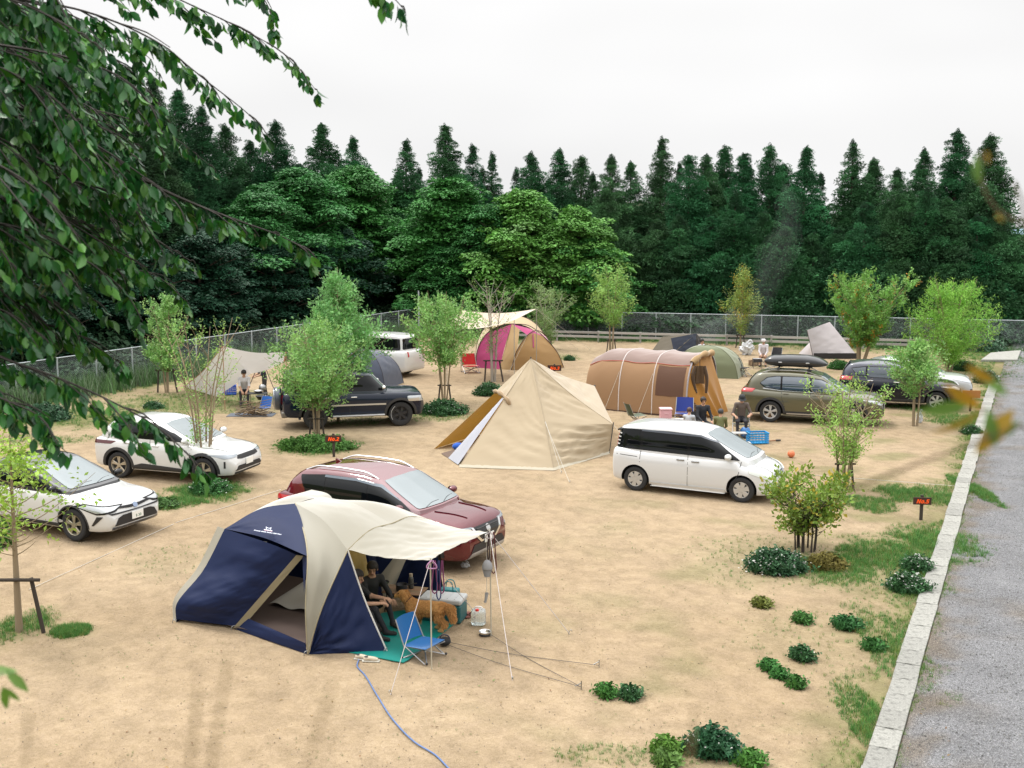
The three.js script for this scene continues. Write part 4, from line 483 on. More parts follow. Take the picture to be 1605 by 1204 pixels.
function glazing(S, dlo, posts, gap = 0.035, chrome) { // one dark band with the single panes on it
  const x0 = Math.min(...dlo.map((q) => q[0])), x1 = Math.max(...dlo.map((q) => q[0])), xs = [x0 - 1, ...posts, x1 + 1]; const cx = (x0 + x1) / 2, cy = dlo.reduce((s, q) => s + q[1], 0) / dlo.length;
  S.side = { windows: [], trim: [{ n: 'window_band', p: dlo, o: 0.006, r: 0.04, m: glossBlack }], seams: [], handles: [] };
  const inner = dlo.map(([x, y]) => [x + Math.sign(cx - x) * 0.03, y + Math.sign(cy - y) * 0.022]);
  for (let i = 0; i < xs.length - 1; i++) { const c = clipCell(inner, xs[i] + gap, -9, xs[i + 1] - gap, 9); if (c.length > 2) S.side.windows.push(c); }
  if (chrome) S.side.trim.push({ n: 'window_line', p: chrome, o: 0.008, r: 0, m: chromeM });
}
const clad = (S, x0, x1, y0, y1, o = 0.01) => S.side.trim.push({ n: 'sill_trim', p: [[x0, y0], [x1, y0], [x1, y1], [x0, y1]], o, r: 0.02 });
const rect = (u0, v0, u1, v1) => [[u0, v0], [u1, v0], [u1, v1], [u0, v1]];
const white = paint([0.62, 0.62, 0.61], { ior: 1.5 }), pearl = paint([0.64, 0.64, 0.63], { ior: 1.5 });
{ // white crossover at the left edge
  const S = shapeOf({ L: 4.36, W: 1.8, H: 1.55, wb: 2.64, fo: 0.93, tyre: 0.345, nose: 0.80, hood: 0.99, belt: 1.02, tail: 1.04, aBase: 1.22, aTop: 0.12, rBase: -2.02, rTop: -1.35, rBow: 0.3, tumble: 0.27, gc: 0.25 }); const wb = 1.32;
  glazing(S, [[-1.25, 1.09], [0.0, 1.06], [0.86, 1.045], [0.45, 1.23], [-0.04, 1.40], [-0.5, 1.45], [-1.0, 1.39], [-1.5, 1.2]], [-0.28]);
  S.side.trim.push(archTrim(wb, 0.41, 0.345, 0.03), archTrim(-wb, 0.41, 0.345, 0.03)); clad(S, -0.88, 0.88, 0.24, 0.35); S.side.seams = [[[[0.98, 1.02], [0.95, 0.7], [0.9, 0.4]]], [[[-0.28, 1.05], [-0.27, 0.7], [-0.3, 0.38]]], [[[-1.0, 1.06], [-0.95, 0.75], [-0.8, 0.5], [-0.78, 0.38]]]]; S.side.handles = [[-0.12, 0.93]];
  S.mirror = [0.86, 1.06]; S.mirrorM = glossBlack; S.screen = [1.05, 0.66, 1.45, 0.54]; S.rearScreen = [1.1, 0.6, 1.36, 0.5]; S.paint = white; S.roofPaint = paint([0.02, 0.02, 0.023], { ior: 1.5 }); S.rim = { r: 0.225, spokes: 5, style: 'twin', mat: mt([0.42, 0.39, 0.30], 0.3, { metalness: 0.7 }), back: blackM }; S.fin = [-1.1, 1.5]; S.finM = glossBlack;
  S.plate = [S.xf + 0.03, 0.50, plateTex('', '8 30')];
  S.face = [{ n: 'headlight', yaw: 38, mirror: true, p: [[-0.42, 0.75], [-0.1, 0.65], [0.25, 0.69], [0.4, 0.75], [0.1, 0.77], [-0.3, 0.81]], m: lampM, o: 0.016 }, { n: 'headlight_bezel', yaw: 38, mirror: true, p: [[-0.5, 0.77], [-0.1, 0.62], [0.28, 0.655], [0.46, 0.77], [0.1, 0.795], [-0.3, 0.835]], m: glossBlack, o: 0.004 },
    { n: 'grille', yaw: 0, p: [[-0.6, 0.72], [-0.12, 0.665], [0.12, 0.665], [0.6, 0.72], [0.6, 0.75], [0.1, 0.72], [-0.1, 0.72], [-0.6, 0.75]], m: glossBlack, r: 0 }, { n: 'badge', yaw: 0, p: arc(0, 0.69, 0.052, 0, 340, 18).map(([a, b]) => [a * 1.25, b]), m: mt([0.30, 0.36, 0.48], 0.15, { metalness: 0.8 }), o: 0.012, r: 0 },
    { n: 'upper_slot', yaw: 0, p: [[-0.66, 0.60], [0, 0.60], [0.66, 0.60], [0.72, 0.635], [0, 0.62], [-0.72, 0.635]], m: blackM, r: 0 }, { n: 'lower_grille', yaw: 0, p: [[-0.62, 0.36], [0.62, 0.36], [0.52, 0.52], [0.4, 0.56], [-0.4, 0.56], [-0.52, 0.52]], m: blackM }, { n: 'bumper_lip', yaw: 0, p: rect(-0.66, 0.27, 0.66, 0.335), m: mt([0.03, 0.04, 0.07], 0.25, { clearcoat: 1 }) }, { n: 'bumper_slit', yaw: 40, mirror: true, p: [[-0.2, 0.38], [-0.16, 0.38], [0.02, 0.58], [-0.1, 0.58]], m: blackM, r: 0 }, { n: 'fog_lamp', yaw: 18, mirror: true, p: arc(-0.42, 0.40, 0.035, 0, 330, 10), m: lampM, r: 0, o: 0.012 }];
  const [p, a] = wheelPlace(121, 847, 25, S, wb, 1); car('crossover_car', 'white crossover with black roof, cut off by the left edge of the photo', S, p, a);
}
{ // white hatchback behind the bare sapling
  const S = shapeOf({ L: 4.18, W: 1.765, H: 1.58, wb: 2.56, fo: 0.83, tyre: 0.345, nose: 0.80, hood: 1.0, belt: 1.03, tail: 1.05, aBase: 1.12, aTop: 0.05, rBase: -1.98, rTop: -1.55, tumble: 0.24, gc: 0.25, roofBack: 0.05 }), wb = 1.28;
  glazing(S, [[-1.35, 1.16], [-1.2, 1.09], [0.0, 1.07], [0.8, 1.055], [0.42, 1.24], [-0.04, 1.42], [-0.5, 1.49], [-1.1, 1.46], [-1.5, 1.36]], [-0.3]);
  S.side.trim.push(archTrim(wb, 0.41, 0.345, 0.075), archTrim(-wb, 0.41, 0.345, 0.075)); S.side.trim.push({ n: 'sill_trim', p: [[-0.85, 0.24], [0.85, 0.24], [0.85, 0.36], [-0.55, 0.44], [-0.85, 0.36]], o: 0.01, r: 0.02 }); S.side.seams = [[[[0.98, 1.0], [0.9, 0.7], [0.86, 0.4]]], [[[-0.3, 1.06], [-0.28, 0.7], [-0.3, 0.42]]]]; S.side.handles = [[-0.12, 0.92], [-1.0, 0.96]];
  S.mirror = [0.8, 1.08]; S.screen = [1.06, 0.65, 1.47, 0.54]; S.rearScreen = [1.1, 0.6, 1.42, 0.52]; S.paint = pearl; S.rim = { r: 0.235, spokes: 5, style: 'twin', mat: mt([0.48, 0.44, 0.36], 0.3, { metalness: 0.7 }), back: blackM };
  S.plate = [S.xf + 0.02, 0.54, plateTex('', '')];
  S.face = [{ n: 'headlight', yaw: 40, mirror: true, p: [[-0.4, 0.78], [-0.05, 0.69], [0.3, 0.71], [0.36, 0.76], [0, 0.79]], m: mt([0.3, 0.33, 0.36], 0.1, { clearcoat: 1, metalness: 0.4 }) }, { n: 'grille', yaw: 0, p: [[-0.5, 0.66], [-0.3, 0.63], [0.3, 0.63], [0.5, 0.66], [0.42, 0.74], [-0.42, 0.74]], m: blackM, r: 0.04 }, { n: 'lower_grille', yaw: 0, p: [[-0.62, 0.36], [0.62, 0.36], [0.5, 0.48], [-0.5, 0.48]], m: blackM }, { n: 'bumper_lip', yaw: 0, p: rect(-0.62, 0.27, 0.62, 0.33), m: trimM }, { n: 'bumper_slit', yaw: 40, mirror: true, p: rect(-0.06, 0.45, -0.02, 0.62), m: blackM, r: 0 }, { n: 'tail_light', yaw: 150, mirror: true, p: [[-0.2, 0.90], [0.3, 0.90], [0.35, 0.98], [-0.3, 1.0]], m: mt([0.08, 0.008, 0.008], 0.15, { clearcoat: 1 }) }, { n: 'bonnet_line', yaw: 'top', p: [[1.2, 0.72], [1.9, 0.6], [1.9, 0.608], [1.2, 0.728]], m: seamM, o: 0.002, r: 0, mirror: true }];
  const [p, a] = wheelPlace(190, 748, 18, S, -wb, 1); car('hatchback_car', 'white high-riding hatchback behind the nearly bare sapling', S, p, a);
}
{ // dark red sport utility behind the front tent
  const S = shapeOf({ L: 4.66, W: 1.84, H: 1.70, wb: 2.705, fo: 0.95, tyre: 0.36, nose: 0.93, hood: 1.10, belt: 1.10, tail: 1.12, aBase: 1.28, aTop: 0.28, rBase: -2.26, rTop: -1.82, tumble: 0.25, gc: 0.26 }), wb = 1.3525;
  glazing(S, [[-1.55, 1.19], [-1.1, 1.15], [0.0, 1.13], [1.06, 1.11], [0.72, 1.30], [0.28, 1.53], [-0.3, 1.59], [-1.1, 1.585], [-1.75, 1.52]], [-1.05, 0.02], 0.03, [[-1.55, 1.155], [-1.1, 1.125], [0.0, 1.105], [1.1, 1.085], [1.06, 1.107], [0, 1.128], [-1.1, 1.147], [-1.6, 1.185]]);
  S.side.trim.push({ n: 'rain_visor', p: [[-1.1, 1.58], [-0.3, 1.59], [0.28, 1.53], [0.75, 1.29], [0.79, 1.27], [0.3, 1.485], [-0.3, 1.545], [-1.1, 1.54]], o: 0.022, r: 0, m: mt([0.10, 0.13, 0.16], 0.1, { clearcoat: 1 }) }, archTrim(wb, 0.43, 0.36, 0.07), archTrim(-wb, 0.43, 0.36, 0.07)); clad(S, -0.9, 0.9, 0.25, 0.37); S.side.seams = [[[[1.05, 1.09], [1.0, 0.75], [0.95, 0.42]]], [[[0.02, 1.12], [0.03, 0.75], [0.0, 0.42]]], [[[-1.05, 1.14], [-1.0, 0.85], [-0.86, 0.55]]]]; S.side.handles = [[0.2, 0.99], [-0.85, 1.01]]; S.handleM = paint([0.24, 0.012, 0.022]);
  S.mirror = [0.86, 1.14]; S.screen = [1.14, 0.70, 1.58, 0.58]; S.rearScreen = [1.2, 0.62, 1.52, 0.54]; S.paint = paint([0.10, 0.002, 0.009], { metalness: 0.25, roughness: 0.08, ior: 1.5, clearcoat: 0.8 }); S.roofPaint = paint([0.125, 0.003, 0.011], { roughness: 0.09, ior: 2.0 }); S.rim = { r: 0.235, spokes: 5, style: 'twin', back: blackM }; S.rails = [-1.7, 0.15, 0.6, 0.05]; S.fin = [-1.35, 1.69];
  S.plate = [S.xf + 0.03, 0.60, plateTex('', '')]; S.plateZ = 0;
  S.face = [{ n: 'grille', yaw: 0, p: [[-0.46, 0.86], [0.46, 0.86], [0.4, 0.70], [0.27, 0.60], [-0.27, 0.60], [-0.4, 0.70]], m: mt([0.02, 0.02, 0.022], 0.3) }, { n: 'grille_frame', yaw: 0, p: [[-0.52, 0.86], [-0.46, 0.86], [-0.36, 0.68], [-0.24, 0.585], [0.24, 0.585], [0.36, 0.68], [0.46, 0.86], [0.52, 0.86], [0.42, 0.66], [0.28, 0.55], [-0.28, 0.55], [-0.42, 0.66]], m: chromeM, o: 0.014, r: 0 }, { n: 'badge', yaw: 0, p: arc(0, 0.77, 0.07, 0, 345, 20), m: silverM, o: 0.02, r: 0 }, { n: 'upper_lamp', yaw: 38, mirror: true, p: [[-0.48, 0.93], [-0.1, 0.86], [0.34, 0.84], [0.34, 0.875], [-0.1, 0.91], [-0.45, 0.975]], m: mt([0.25, 0.28, 0.3], 0.1, { clearcoat: 1, metalness: 0.4 }) }, { n: 'headlight', yaw: 30, mirror: true, p: [[-0.12, 0.64], [0.16, 0.64], [0.2, 0.73], [-0.1, 0.73]], m: mt([0.3, 0.32, 0.33], 0.1, { clearcoat: 1, metalness: 0.3 }), r: 0.03 }, { n: 'lower_grille', yaw: 0, p: [[-0.62, 0.40], [0.62, 0.40], [0.5, 0.54], [-0.5, 0.54]], m: blackM }, { n: 'skid_plate', yaw: 0, p: [[-0.66, 0.28], [0.66, 0.28], [0.6, 0.39], [-0.6, 0.39]], m: mt([0.4, 0.41, 0.43], 0.35, { metalness: 0.5 }) }, { n: 'bonnet_crease', yaw: 'top', p: [[1.35, 0.42], [2.05, 0.34], [2.05, 0.352], [1.35, 0.44]], m: S.paint, o: 0.012, r: 0, mirror: true }, { n: 'tail_light', yaw: 135, mirror: true, p: rect(-0.2, 0.98, 0.4, 1.07), m: redM }];
  S.more = (t) => { // slats of the grille
    for (let i = 0; i < 5; i++) part('grille_slat', bx(0.02, 0.012, 0.78 - i * 0.09, 0, 0, 0), trimM, t).position.set(S.xf - 0.02 - i * 0 + 0.012, 0.83 - i * 0.045, 0);
  };
  const f = gnd(765, 842, 0.58), a = -rad(30), c = Math.cos(a), s = Math.sin(a), lx = S.xf; car('sport_utility_car', 'dark red sport utility car parked behind the navy and beige tent', S, V(f.x - c * lx, 0, f.z + s * lx), a);
}
{ // white compact minivan
  const S = shapeOf({ L: 4.10, W: 1.695, H: 1.67, wb: 2.70, fo: 0.74, tyre: 0.305, nose: 0.76, hood: 1.0, belt: 1.02, tail: 1.06, aBase: 1.60, aTop: 0.50, rBase: -1.98, rTop: -1.84, tumble: 0.17, gc: 0.2, roofBack: 0.06, roofFront: 0.11 }), wb = 1.35;
  glazing(S, [[-1.93, 1.06], [-0.1, 1.03], [1.3, 1.0], [1.08, 1.14], [0.66, 1.41], [0.3, 1.53], [-0.5, 1.56], [-1.5, 1.55], [-1.88, 1.53]], [-1.22, 0.0], 0.045);
  S.side.trim.push({ n: 'rain_visor', p: [[-1.22, 1.56], [0.3, 1.535], [0.68, 1.41], [1.1, 1.13], [1.14, 1.11], [0.72, 1.375], [0.3, 1.49], [-1.22, 1.515]], o: 0.02, r: 0, m: mt([0.06, 0.07, 0.09], 0.1, { clearcoat: 1 }) }, { n: 'skirt', p: [[-0.95, 0.17], [0.95, 0.17], [0.95, 0.27], [-0.95, 0.27]], o: 0.02, r: 0.02, m: white });
  S.side.seams = [[[[1.32, 0.98], [1.28, 0.7], [1.16, 0.48], [1.02, 0.27]]], [[[0.0, 1.04], [0.01, 0.65], [0.0, 0.27]], 0.011], [[[-1.22, 1.04], [-1.23, 0.75]]], [[[-1.95, 0.91], [-1.3, 0.88]], 0.016]]; S.side.handles = [[-0.18, 0.90], [0.2, 0.885]]; S.handleM = mt([0.25, 0.25, 0.25], 0.2, { metalness: 0.8 });
  S.mirror = [1.02, 1.06]; S.screen = [1.06, 0.64, 1.54, 0.57]; S.rearScreen = [1.1, 0.6, 1.5, 0.55]; S.paint = paint([0.62, 0.625, 0.63], { ior: 1.5 }); S.rim = { r: 0.195, spokes: 6, style: 'cap', mat: mt([0.52, 0.51, 0.49], 0.4, { metalness: 0.5 }), back: blackM }; S.arch = 0.37; S.tyreW = 0.19;
  S.face = [{ n: 'headlight', yaw: 42, mirror: true, p: [[-0.32, 0.72], [0.05, 0.58], [0.22, 0.64], [0.12, 0.72], [-0.16, 0.90], [-0.3, 0.88]], m: mt([0.62, 0.66, 0.62], 0.12, { clearcoat: 1 }), r: 0.03 }, { n: 'grille', yaw: 0, p: [[-0.36, 0.655], [0.36, 0.655], [0.36, 0.685], [-0.36, 0.685]], m: mt([0.05, 0.06, 0.12], 0.4), r: 0 }, { n: 'grille', yaw: 0, p: [[-0.34, 0.605], [0.34, 0.605], [0.34, 0.63], [-0.34, 0.63]], m: mt([0.05, 0.06, 0.12], 0.4), r: 0 }, { n: 'badge', yaw: 0, p: arc(0, 0.715, 0.04, 0, 340, 14), m: chromeM, o: 0.02, r: 0 }, { n: 'lower_grille', yaw: 0, p: rect(-0.4, 0.29, 0.4, 0.36), m: blackM, r: 0.02 }, { n: 'tail_light', yaw: 180, mirror: true, p: rect(0.53, 1.08, 0.6, 1.4), m: mt([0.5, 0.1, 0.1], 0.2, { clearcoat: 1 }) }, { n: 'bonnet_line', yaw: 'top', p: [[1.55, 0.64], [2.0, 0.44], [2.0, 0.448], [1.55, 0.65]], m: seamM, o: 0.002, r: 0, mirror: true }];
  S.more = (t, b) => { for (let i = 0; i < 4; i++) for (const q of both(b.lay(118, rect(-1.385 + i * 0.008, 1.12 + i * 0.09, -1.265 + i * 0.008, 1.15 + i * 0.09), 0.012, 0.008))) part('pillar_strip', q, white, t); };
  const [p, a] = wheelPlace(997, 768, 27, S, -wb, 1); car('minivan_car', 'white compact minivan with dark side windows in the middle of the site', S, p, a);
}
{ // olive wagon with a roof box
  const S = shapeOf({ L: 4.64, W: 1.815, H: 1.70, wb: 2.67, fo: 0.95, tyre: 0.355, nose: 0.90, hood: 1.06, belt: 1.06, tail: 1.10, aBase: 1.22, aTop: 0.32, rBase: -2.24, rTop: -1.86, tumble: 0.22, gc: 0.27, roofBack: 0.06 }), wb = 1.335;
  glazing(S, [[-1.55, 1.16], [-1.0, 1.10], [0.0, 1.08], [1.0, 1.06], [0.72, 1.28], [0.32, 1.5], [-0.3, 1.57], [-1.2, 1.565], [-1.5, 1.51], [-1.72, 1.30]], [-1.0, -0.05], 0.03, [[-1.6, 1.13], [-1.0, 1.075], [0.0, 1.055], [1.0, 1.04], [1.0, 1.057], [0, 1.075], [-1.0, 1.096], [-1.6, 1.155]]);
  const blue = mt([0.03, 0.055, 0.085], 0.04, { ior: 2.2, clearcoat: 1 }); S.side.windows = S.side.windows.map((p) => ({ p, m: blue })); S.side.trim.push(archTrim(wb, 0.425, 0.355, 0.075), archTrim(-wb, 0.425, 0.355, 0.075)); clad(S, -0.9, 0.9, 0.27, 0.40); S.side.trim.push({ n: 'sill_line', p: rect(-0.8, 0.30, 0.8, 0.34), o: 0.016, r: 0, m: silverM }); S.side.seams = [[[[1.0, 1.05], [0.98, 0.75], [0.93, 0.42]]], [[[-0.05, 1.08], [-0.04, 0.75], [-0.06, 0.42]]], [[[-1.0, 1.1], [-0.96, 0.8], [-0.86, 0.55]]]]; S.side.handles = [[0.12, 0.97], [-0.84, 0.99]]; S.handleM = paint([0.075, 0.068, 0.03]);
  S.mirror = [0.84, 1.10]; S.screen = [1.1, 0.69, 1.58, 0.58]; S.rearScreen = [1.18, 0.62, 1.52, 0.55]; S.paint = paint([0.085, 0.078, 0.035], { metalness: 0.3, roughness: 0.35 }); S.rim = { r: 0.235, spokes: 5, style: 'twin', back: blackM }; S.rails = [-1.7, 0.1, 0.6, 0.06]; S.railM = mt([0.18, 0.17, 0.15], 0.4, { metalness: 0.4 });
  S.plate = [S.xf + 0.02, 0.58, plateTex('', '')];
  S.face = [{ n: 'headlight', yaw: 40, mirror: true, p: [[-0.42, 0.90], [0.1, 0.72], [0.3, 0.74], [0.3, 0.83], [-0.1, 0.88]], m: lampM }, { n: 'grille', yaw: 0, p: [[-0.42, 0.64], [0.42, 0.64], [0.46, 0.74], [0.38, 0.84], [-0.38, 0.84], [-0.46, 0.74]], m: blackM }, { n: 'grille_bar', yaw: 0, p: rect(-0.42, 0.73, 0.42, 0.75), m: chromeM, o: 0.014, r: 0 }, { n: 'lower_grille', yaw: 0, p: rect(-0.6, 0.34, 0.6, 0.48), m: blackM }, { n: 'fog_lamp', yaw: 35, mirror: true, p: [[-0.2, 0.42], [-0.05, 0.42], [-0.05, 0.58], [-0.14, 0.58]], m: trimM }, { n: 'tail_light', yaw: 128, mirror: true, p: [[-0.35, 0.98], [0.25, 1.0], [0.3, 1.12], [-0.3, 1.10]], m: redM }];
  const [p, a] = wheelPlace(1207, 661, 19, S, -wb, 1); const o = car('wagon_car', 'olive green wagon carrying a black roof box', S, p, a);
  // roof box on two bars: a thing that rides on the car
  const b = thing('roof_box', 'black streamlined roof box on the olive wagon', 'roof box', p, a); const prof = [[-1.02, 1.94, 2.05, 0.30], [-0.9, 1.86, 2.14, 0.40], [-0.5, 1.83, 2.2, 0.43], [0.2, 1.83, 2.22, 0.43], [0.7, 1.84, 2.16, 0.40], [0.98, 1.88, 2.04, 0.33], [1.06, 1.92, 1.97, 0.22]], rows = [];
  for (let i = 0; i <= 26; i++) { const x = lerp(-1.02, 1.06, i / 26), y0 = interp(prof, x, 1), y1 = interp(prof, x, 2), w = interp(prof, x, 3), r = []; for (let j = 0; j < 24; j++) { const q = j / 24 * 6.283, c = Math.cos(q), s = Math.sin(q); r.push([x - 0.62, lerp(y0, y1, 0.42 + 0.5 * Math.sign(s) * Math.pow(Math.abs(s), 0.65) * (s > 0 ? 1.16 : 0.84)), Math.sign(c) * Math.pow(Math.abs(c), 0.55) * w]); } rows.push(r.reverse()); }
  part('shell', toCreasedNormals(skin(rows), rad(30)), mt([0.014, 0.014, 0.016], 0.28, { clearcoat: 0.6 }), b); part('seam', rowsBelt(prof, -0.62), trimM, b);
  for (const x of [-1.15, -0.15]) { part('cross_bar', bx(0.06, 0.03, 1.24, x, 1.80, 0, 0.01), blackM, b); for (const s of [-1, 1]) part('bar_foot', bx(0.09, 0.09, 0.05, x, 1.755, s * 0.585, 0.01), blackM, b); } for (const x of [-1.1, -0.2]) part('latch', bx(0.12, 0.03, 0.03, x, 1.99, 0.436, 0.01), silverM, b);
}
function rowsBelt(prof, dx) { const pts = []; for (const s of [1, -1]) { const r = []; for (let i = 0; i <= 20; i++) { const x = lerp(-0.98, 1.02, i / 20); r.push(V(x + dx, lerp(interp(prof, x, 1), interp(prof, x, 2), 0.45), s * (interp(prof, x, 3) - 0.002))); } pts.push(tube(r, 0.008, 24, 5)); } return pts; }
{ // dark blue off-roader with a spare wheel on its tail
  const S = shapeOf({ L: 4.62, W: 1.875, H: 1.86, wb: 2.78, fo: 0.80, tyre: 0.40, nose: 1.05, hood: 1.19, belt: 1.17, tail: 1.19, aBase: 1.02, aTop: 0.46, rBase: -2.42, rTop: -2.32, tumble: 0.17, gc: 0.36, roofBack: 0.05, blunt: 0.55 }), wb = 1.39;
  glazing(S, [[-2.2, 1.24], [-0.1, 1.20], [0.88, 1.20], [0.56, 1.62], [0.36, 1.70], [-1.0, 1.73], [-2.1, 1.70]], [-1.2, -0.28], 0.04);
  S.side.trim.push(archTrim(wb, 0.475, 0.40, 0.08), archTrim(-wb, 0.475, 0.40, 0.08)); clad(S, -0.9, 0.9, 0.36, 0.46); S.side.trim.push({ n: 'side_moulding', p: rect(-0.88, 0.74, 0.9, 0.79), o: 0.012, r: 0, m: silverM }); S.side.seams = [[[[0.92, 1.18], [0.92, 0.48]]], [[[-0.28, 1.2], [-0.28, 0.48]]], [[[-1.2, 1.2], [-1.1, 0.9]]]]; S.side.handles = [[-0.14, 1.02], [-1.05, 1.02]]; S.handleM = chromeM;
  S.mirror = [0.82, 1.28]; S.mirrorM = chromeM; S.screen = [1.24, 0.72, 1.72, 0.62]; S.rearScreen = [1.3, 0.66, 1.68, 0.6]; S.paint = paint([0.004, 0.010, 0.026], { ior: 1.4, clearcoat: 0.25, roughness: 0.15 }); S.roofPaint = paint([0.01, 0.02, 0.035], { ior: 1.5, clearcoat: 0.6 }); S.rim = { r: 0.24, spokes: 6, style: 'blade', mat: blackM, back: blackM }; S.tyreW = 0.26; S.arch = 0.475;
  S.face = [{ n: 'headlight', yaw: 35, mirror: true, p: rect(-0.3, 0.82, 0.3, 1.0), m: lampM, r: 0.05 }, { n: 'grille', yaw: 0, p: rect(-0.42, 0.78, 0.42, 0.98), m: mt([0.25, 0.25, 0.27], 0.2, { metalness: 0.9 }), r: 0.03 }, { n: 'tail_light', yaw: 150, mirror: true, p: rect(-0.45, 0.8, -0.3, 1.1), m: redM }];
  S.more = (t) => { const w = new THREE.Group(); w.name = 'spare_wheel'; w.position.set(S.xr - 0.13, 0.95, 0.12); w.rotation.y = -Math.PI / 2; t.add(w); part('cover', lathe([[0, 0.15], [0.22, 0.145], [0.34, 0.12], [0.385, 0.05], [0.39, -0.05], [0.37, -0.12], [0, -0.12]], 32).rotateX(Math.PI / 2), mt([0.035, 0.05, 0.075], 0.3, { clearcoat: 0.6 }), w); part('rim_ring', new THREE.TorusGeometry(0.33, 0.012, 6, 32).translate(0, 0, 0.12), chromeM, w);
    part('side_step', bx(1.7, 0.05, 0.16, 0, 0.42, 0.98, 0.02), mt([0.45, 0.45, 0.46], 0.35, { metalness: 0.6 }), t); part('side_step', bx(1.7, 0.05, 0.16, 0, 0.42, -0.98, 0.02), silverM, t); const pl = part('rear_plate', bx(0.02, 0.165, 0.33, 0, 0, 0, 0.005), plateM, t); pl.position.set(S.xr - 0.03, 0.80, -0.45);
    part('rear_bumper', bx(0.22, 0.2, 1.7, S.xr + 0.06, 0.5, 0, 0.06), mt([0.16, 0.14, 0.12], 0.4), t); for (const z of [1, -1]) part('wheel_lettering', new THREE.TorusGeometry(0.325, 0.006, 4, 40, 1.5).rotateZ(2.2).translate(wb, 0.40, z * (0.9375 - 0.018)), mt([0.7, 0.7, 0.7], 0.6), t); };
  const [p, a] = wheelPlace(628, 667, -14, S, wb, 1); car('off_road_car', 'dark blue off-roader with a covered spare wheel behind the full young tree', S, p, a);
}
{ // dark blue compact utility car at the right
  const S = shapeOf({ L: 4.2, W: 1.75, H: 1.64, wb: 2.55, fo: 0.82, tyre: 0.345, nose: 0.88, hood: 1.06, belt: 1.06, tail: 1.10, aBase: 1.08, aTop: 0.2, rBase: -2.06, rTop: -1.8, tumble: 0.2, gc: 0.26, roofBack: 0.06 }), wb = 1.275;
  glazing(S, [[-1.5, 1.18], [-1.0, 1.10], [0.0, 1.09], [0.92, 1.08], [0.62, 1.27], [0.22, 1.46], [-0.4, 1.51], [-1.2, 1.50], [-1.7, 1.42]], [-1.15, -0.25], 0.03);
  const blue = mt([0.03, 0.05, 0.075], 0.04, { ior: 1.9, clearcoat: 1 }); S.side.windows = S.side.windows.map((p) => ({ p, m: blue })); S.side.trim.push(archTrim(wb, 0.41, 0.345, 0.06), archTrim(-wb, 0.41, 0.345, 0.06)); clad(S, -0.85, 0.85, 0.26, 0.38); S.side.seams = [[[[0.92, 1.06], [0.88, 0.42]]], [[[-0.25, 1.08], [-0.25, 0.42]]]]; S.side.handles = [[-0.1, 0.97], [-1.0, 0.99]]; S.handleM = chromeM;
  S.mirror = [0.78, 1.10]; S.screen = [1.1, 0.66, 1.54, 0.55]; S.rearScreen = [1.18, 0.6, 1.5, 0.52]; S.paint = paint([0.003, 0.005, 0.014], { ior: 1.4, clearcoat: 0.35, roughness: 0.15 }); S.roofPaint = paint([0.02, 0.024, 0.05]); S.rim = { r: 0.235, spokes: 6, style: 'twin', back: blackM };
  S.face = [{ n: 'headlight', yaw: 40, mirror: true, p: [[-0.4, 0.88], [0.1, 0.76], [0.3, 0.80], [0, 0.90]], m: lampM }, { n: 'grille', yaw: 0, p: rect(-0.5, 0.45, 0.5, 0.70), m: blackM, r: 0.05 }, { n: 'bumper_lip', yaw: 0, p: rect(-0.6, 0.29, 0.6, 0.35), m: silverM }, { n: 'tail_light', yaw: 130, mirror: true, p: [[-0.3, 0.98], [0.28, 0.99], [0.28, 1.12], [-0.3, 1.10]], m: redM }, { n: 'spoiler', yaw: 'top', p: rect(-1.95, -0.55, -1.75, 0.55), m: S.paint, o: 0.03, r: 0.03 }];
  const [p, a] = wheelPlace(1467, 644, 20, S, wb, 1); car('utility_car', 'dark navy car with a red tail light beside the olive wagon', S, p, a);
  const T = shapeOf({ L: 4.3, W: 1.78, H: 1.5, wb: 2.6, fo: 0.86, tyre: 0.33, nose: 0.78, hood: 0.96, belt: 0.98, tail: 1.02, aBase: 1.2, aTop: 0.15, rBase: -2.0, rTop: -1.4, tumble: 0.24, gc: 0.22 });
  glazing(T, [[-1.35, 1.06], [0, 1.03], [1.0, 1.0], [0.55, 1.22], [0.1, 1.36], [-0.6, 1.40], [-1.3, 1.3]], [-0.3]); T.side.seams = [[[[1.0, 0.98], [0.92, 0.4]]], [[[-0.3, 1.02], [-0.3, 0.4]]]]; T.side.handles = [[-0.1, 0.9]]; T.mirror = [0.84, 1.02]; T.screen = [1.02, 0.66, 1.40, 0.54]; T.rearScreen = [1.06, 0.6, 1.34, 0.5]; T.paint = paint([0.5, 0.51, 0.52], { metalness: 0.2 }); T.rim = { r: 0.21, spokes: 5, style: 'twin', back: blackM };
  T.face = [{ n: 'headlight', yaw: 40, mirror: true, p: [[-0.4, 0.80], [0.1, 0.66], [0.3, 0.70], [0, 0.80]], m: lampM }, { n: 'grille', yaw: 0, p: rect(-0.5, 0.36, 0.5, 0.56), m: blackM, r: 0.05 }];
  car('silver_car', 'silver-white car parked behind the dark navy car', T, V(p.x + 1.35, 0, p.z - 2.55), a + 0.03);
}
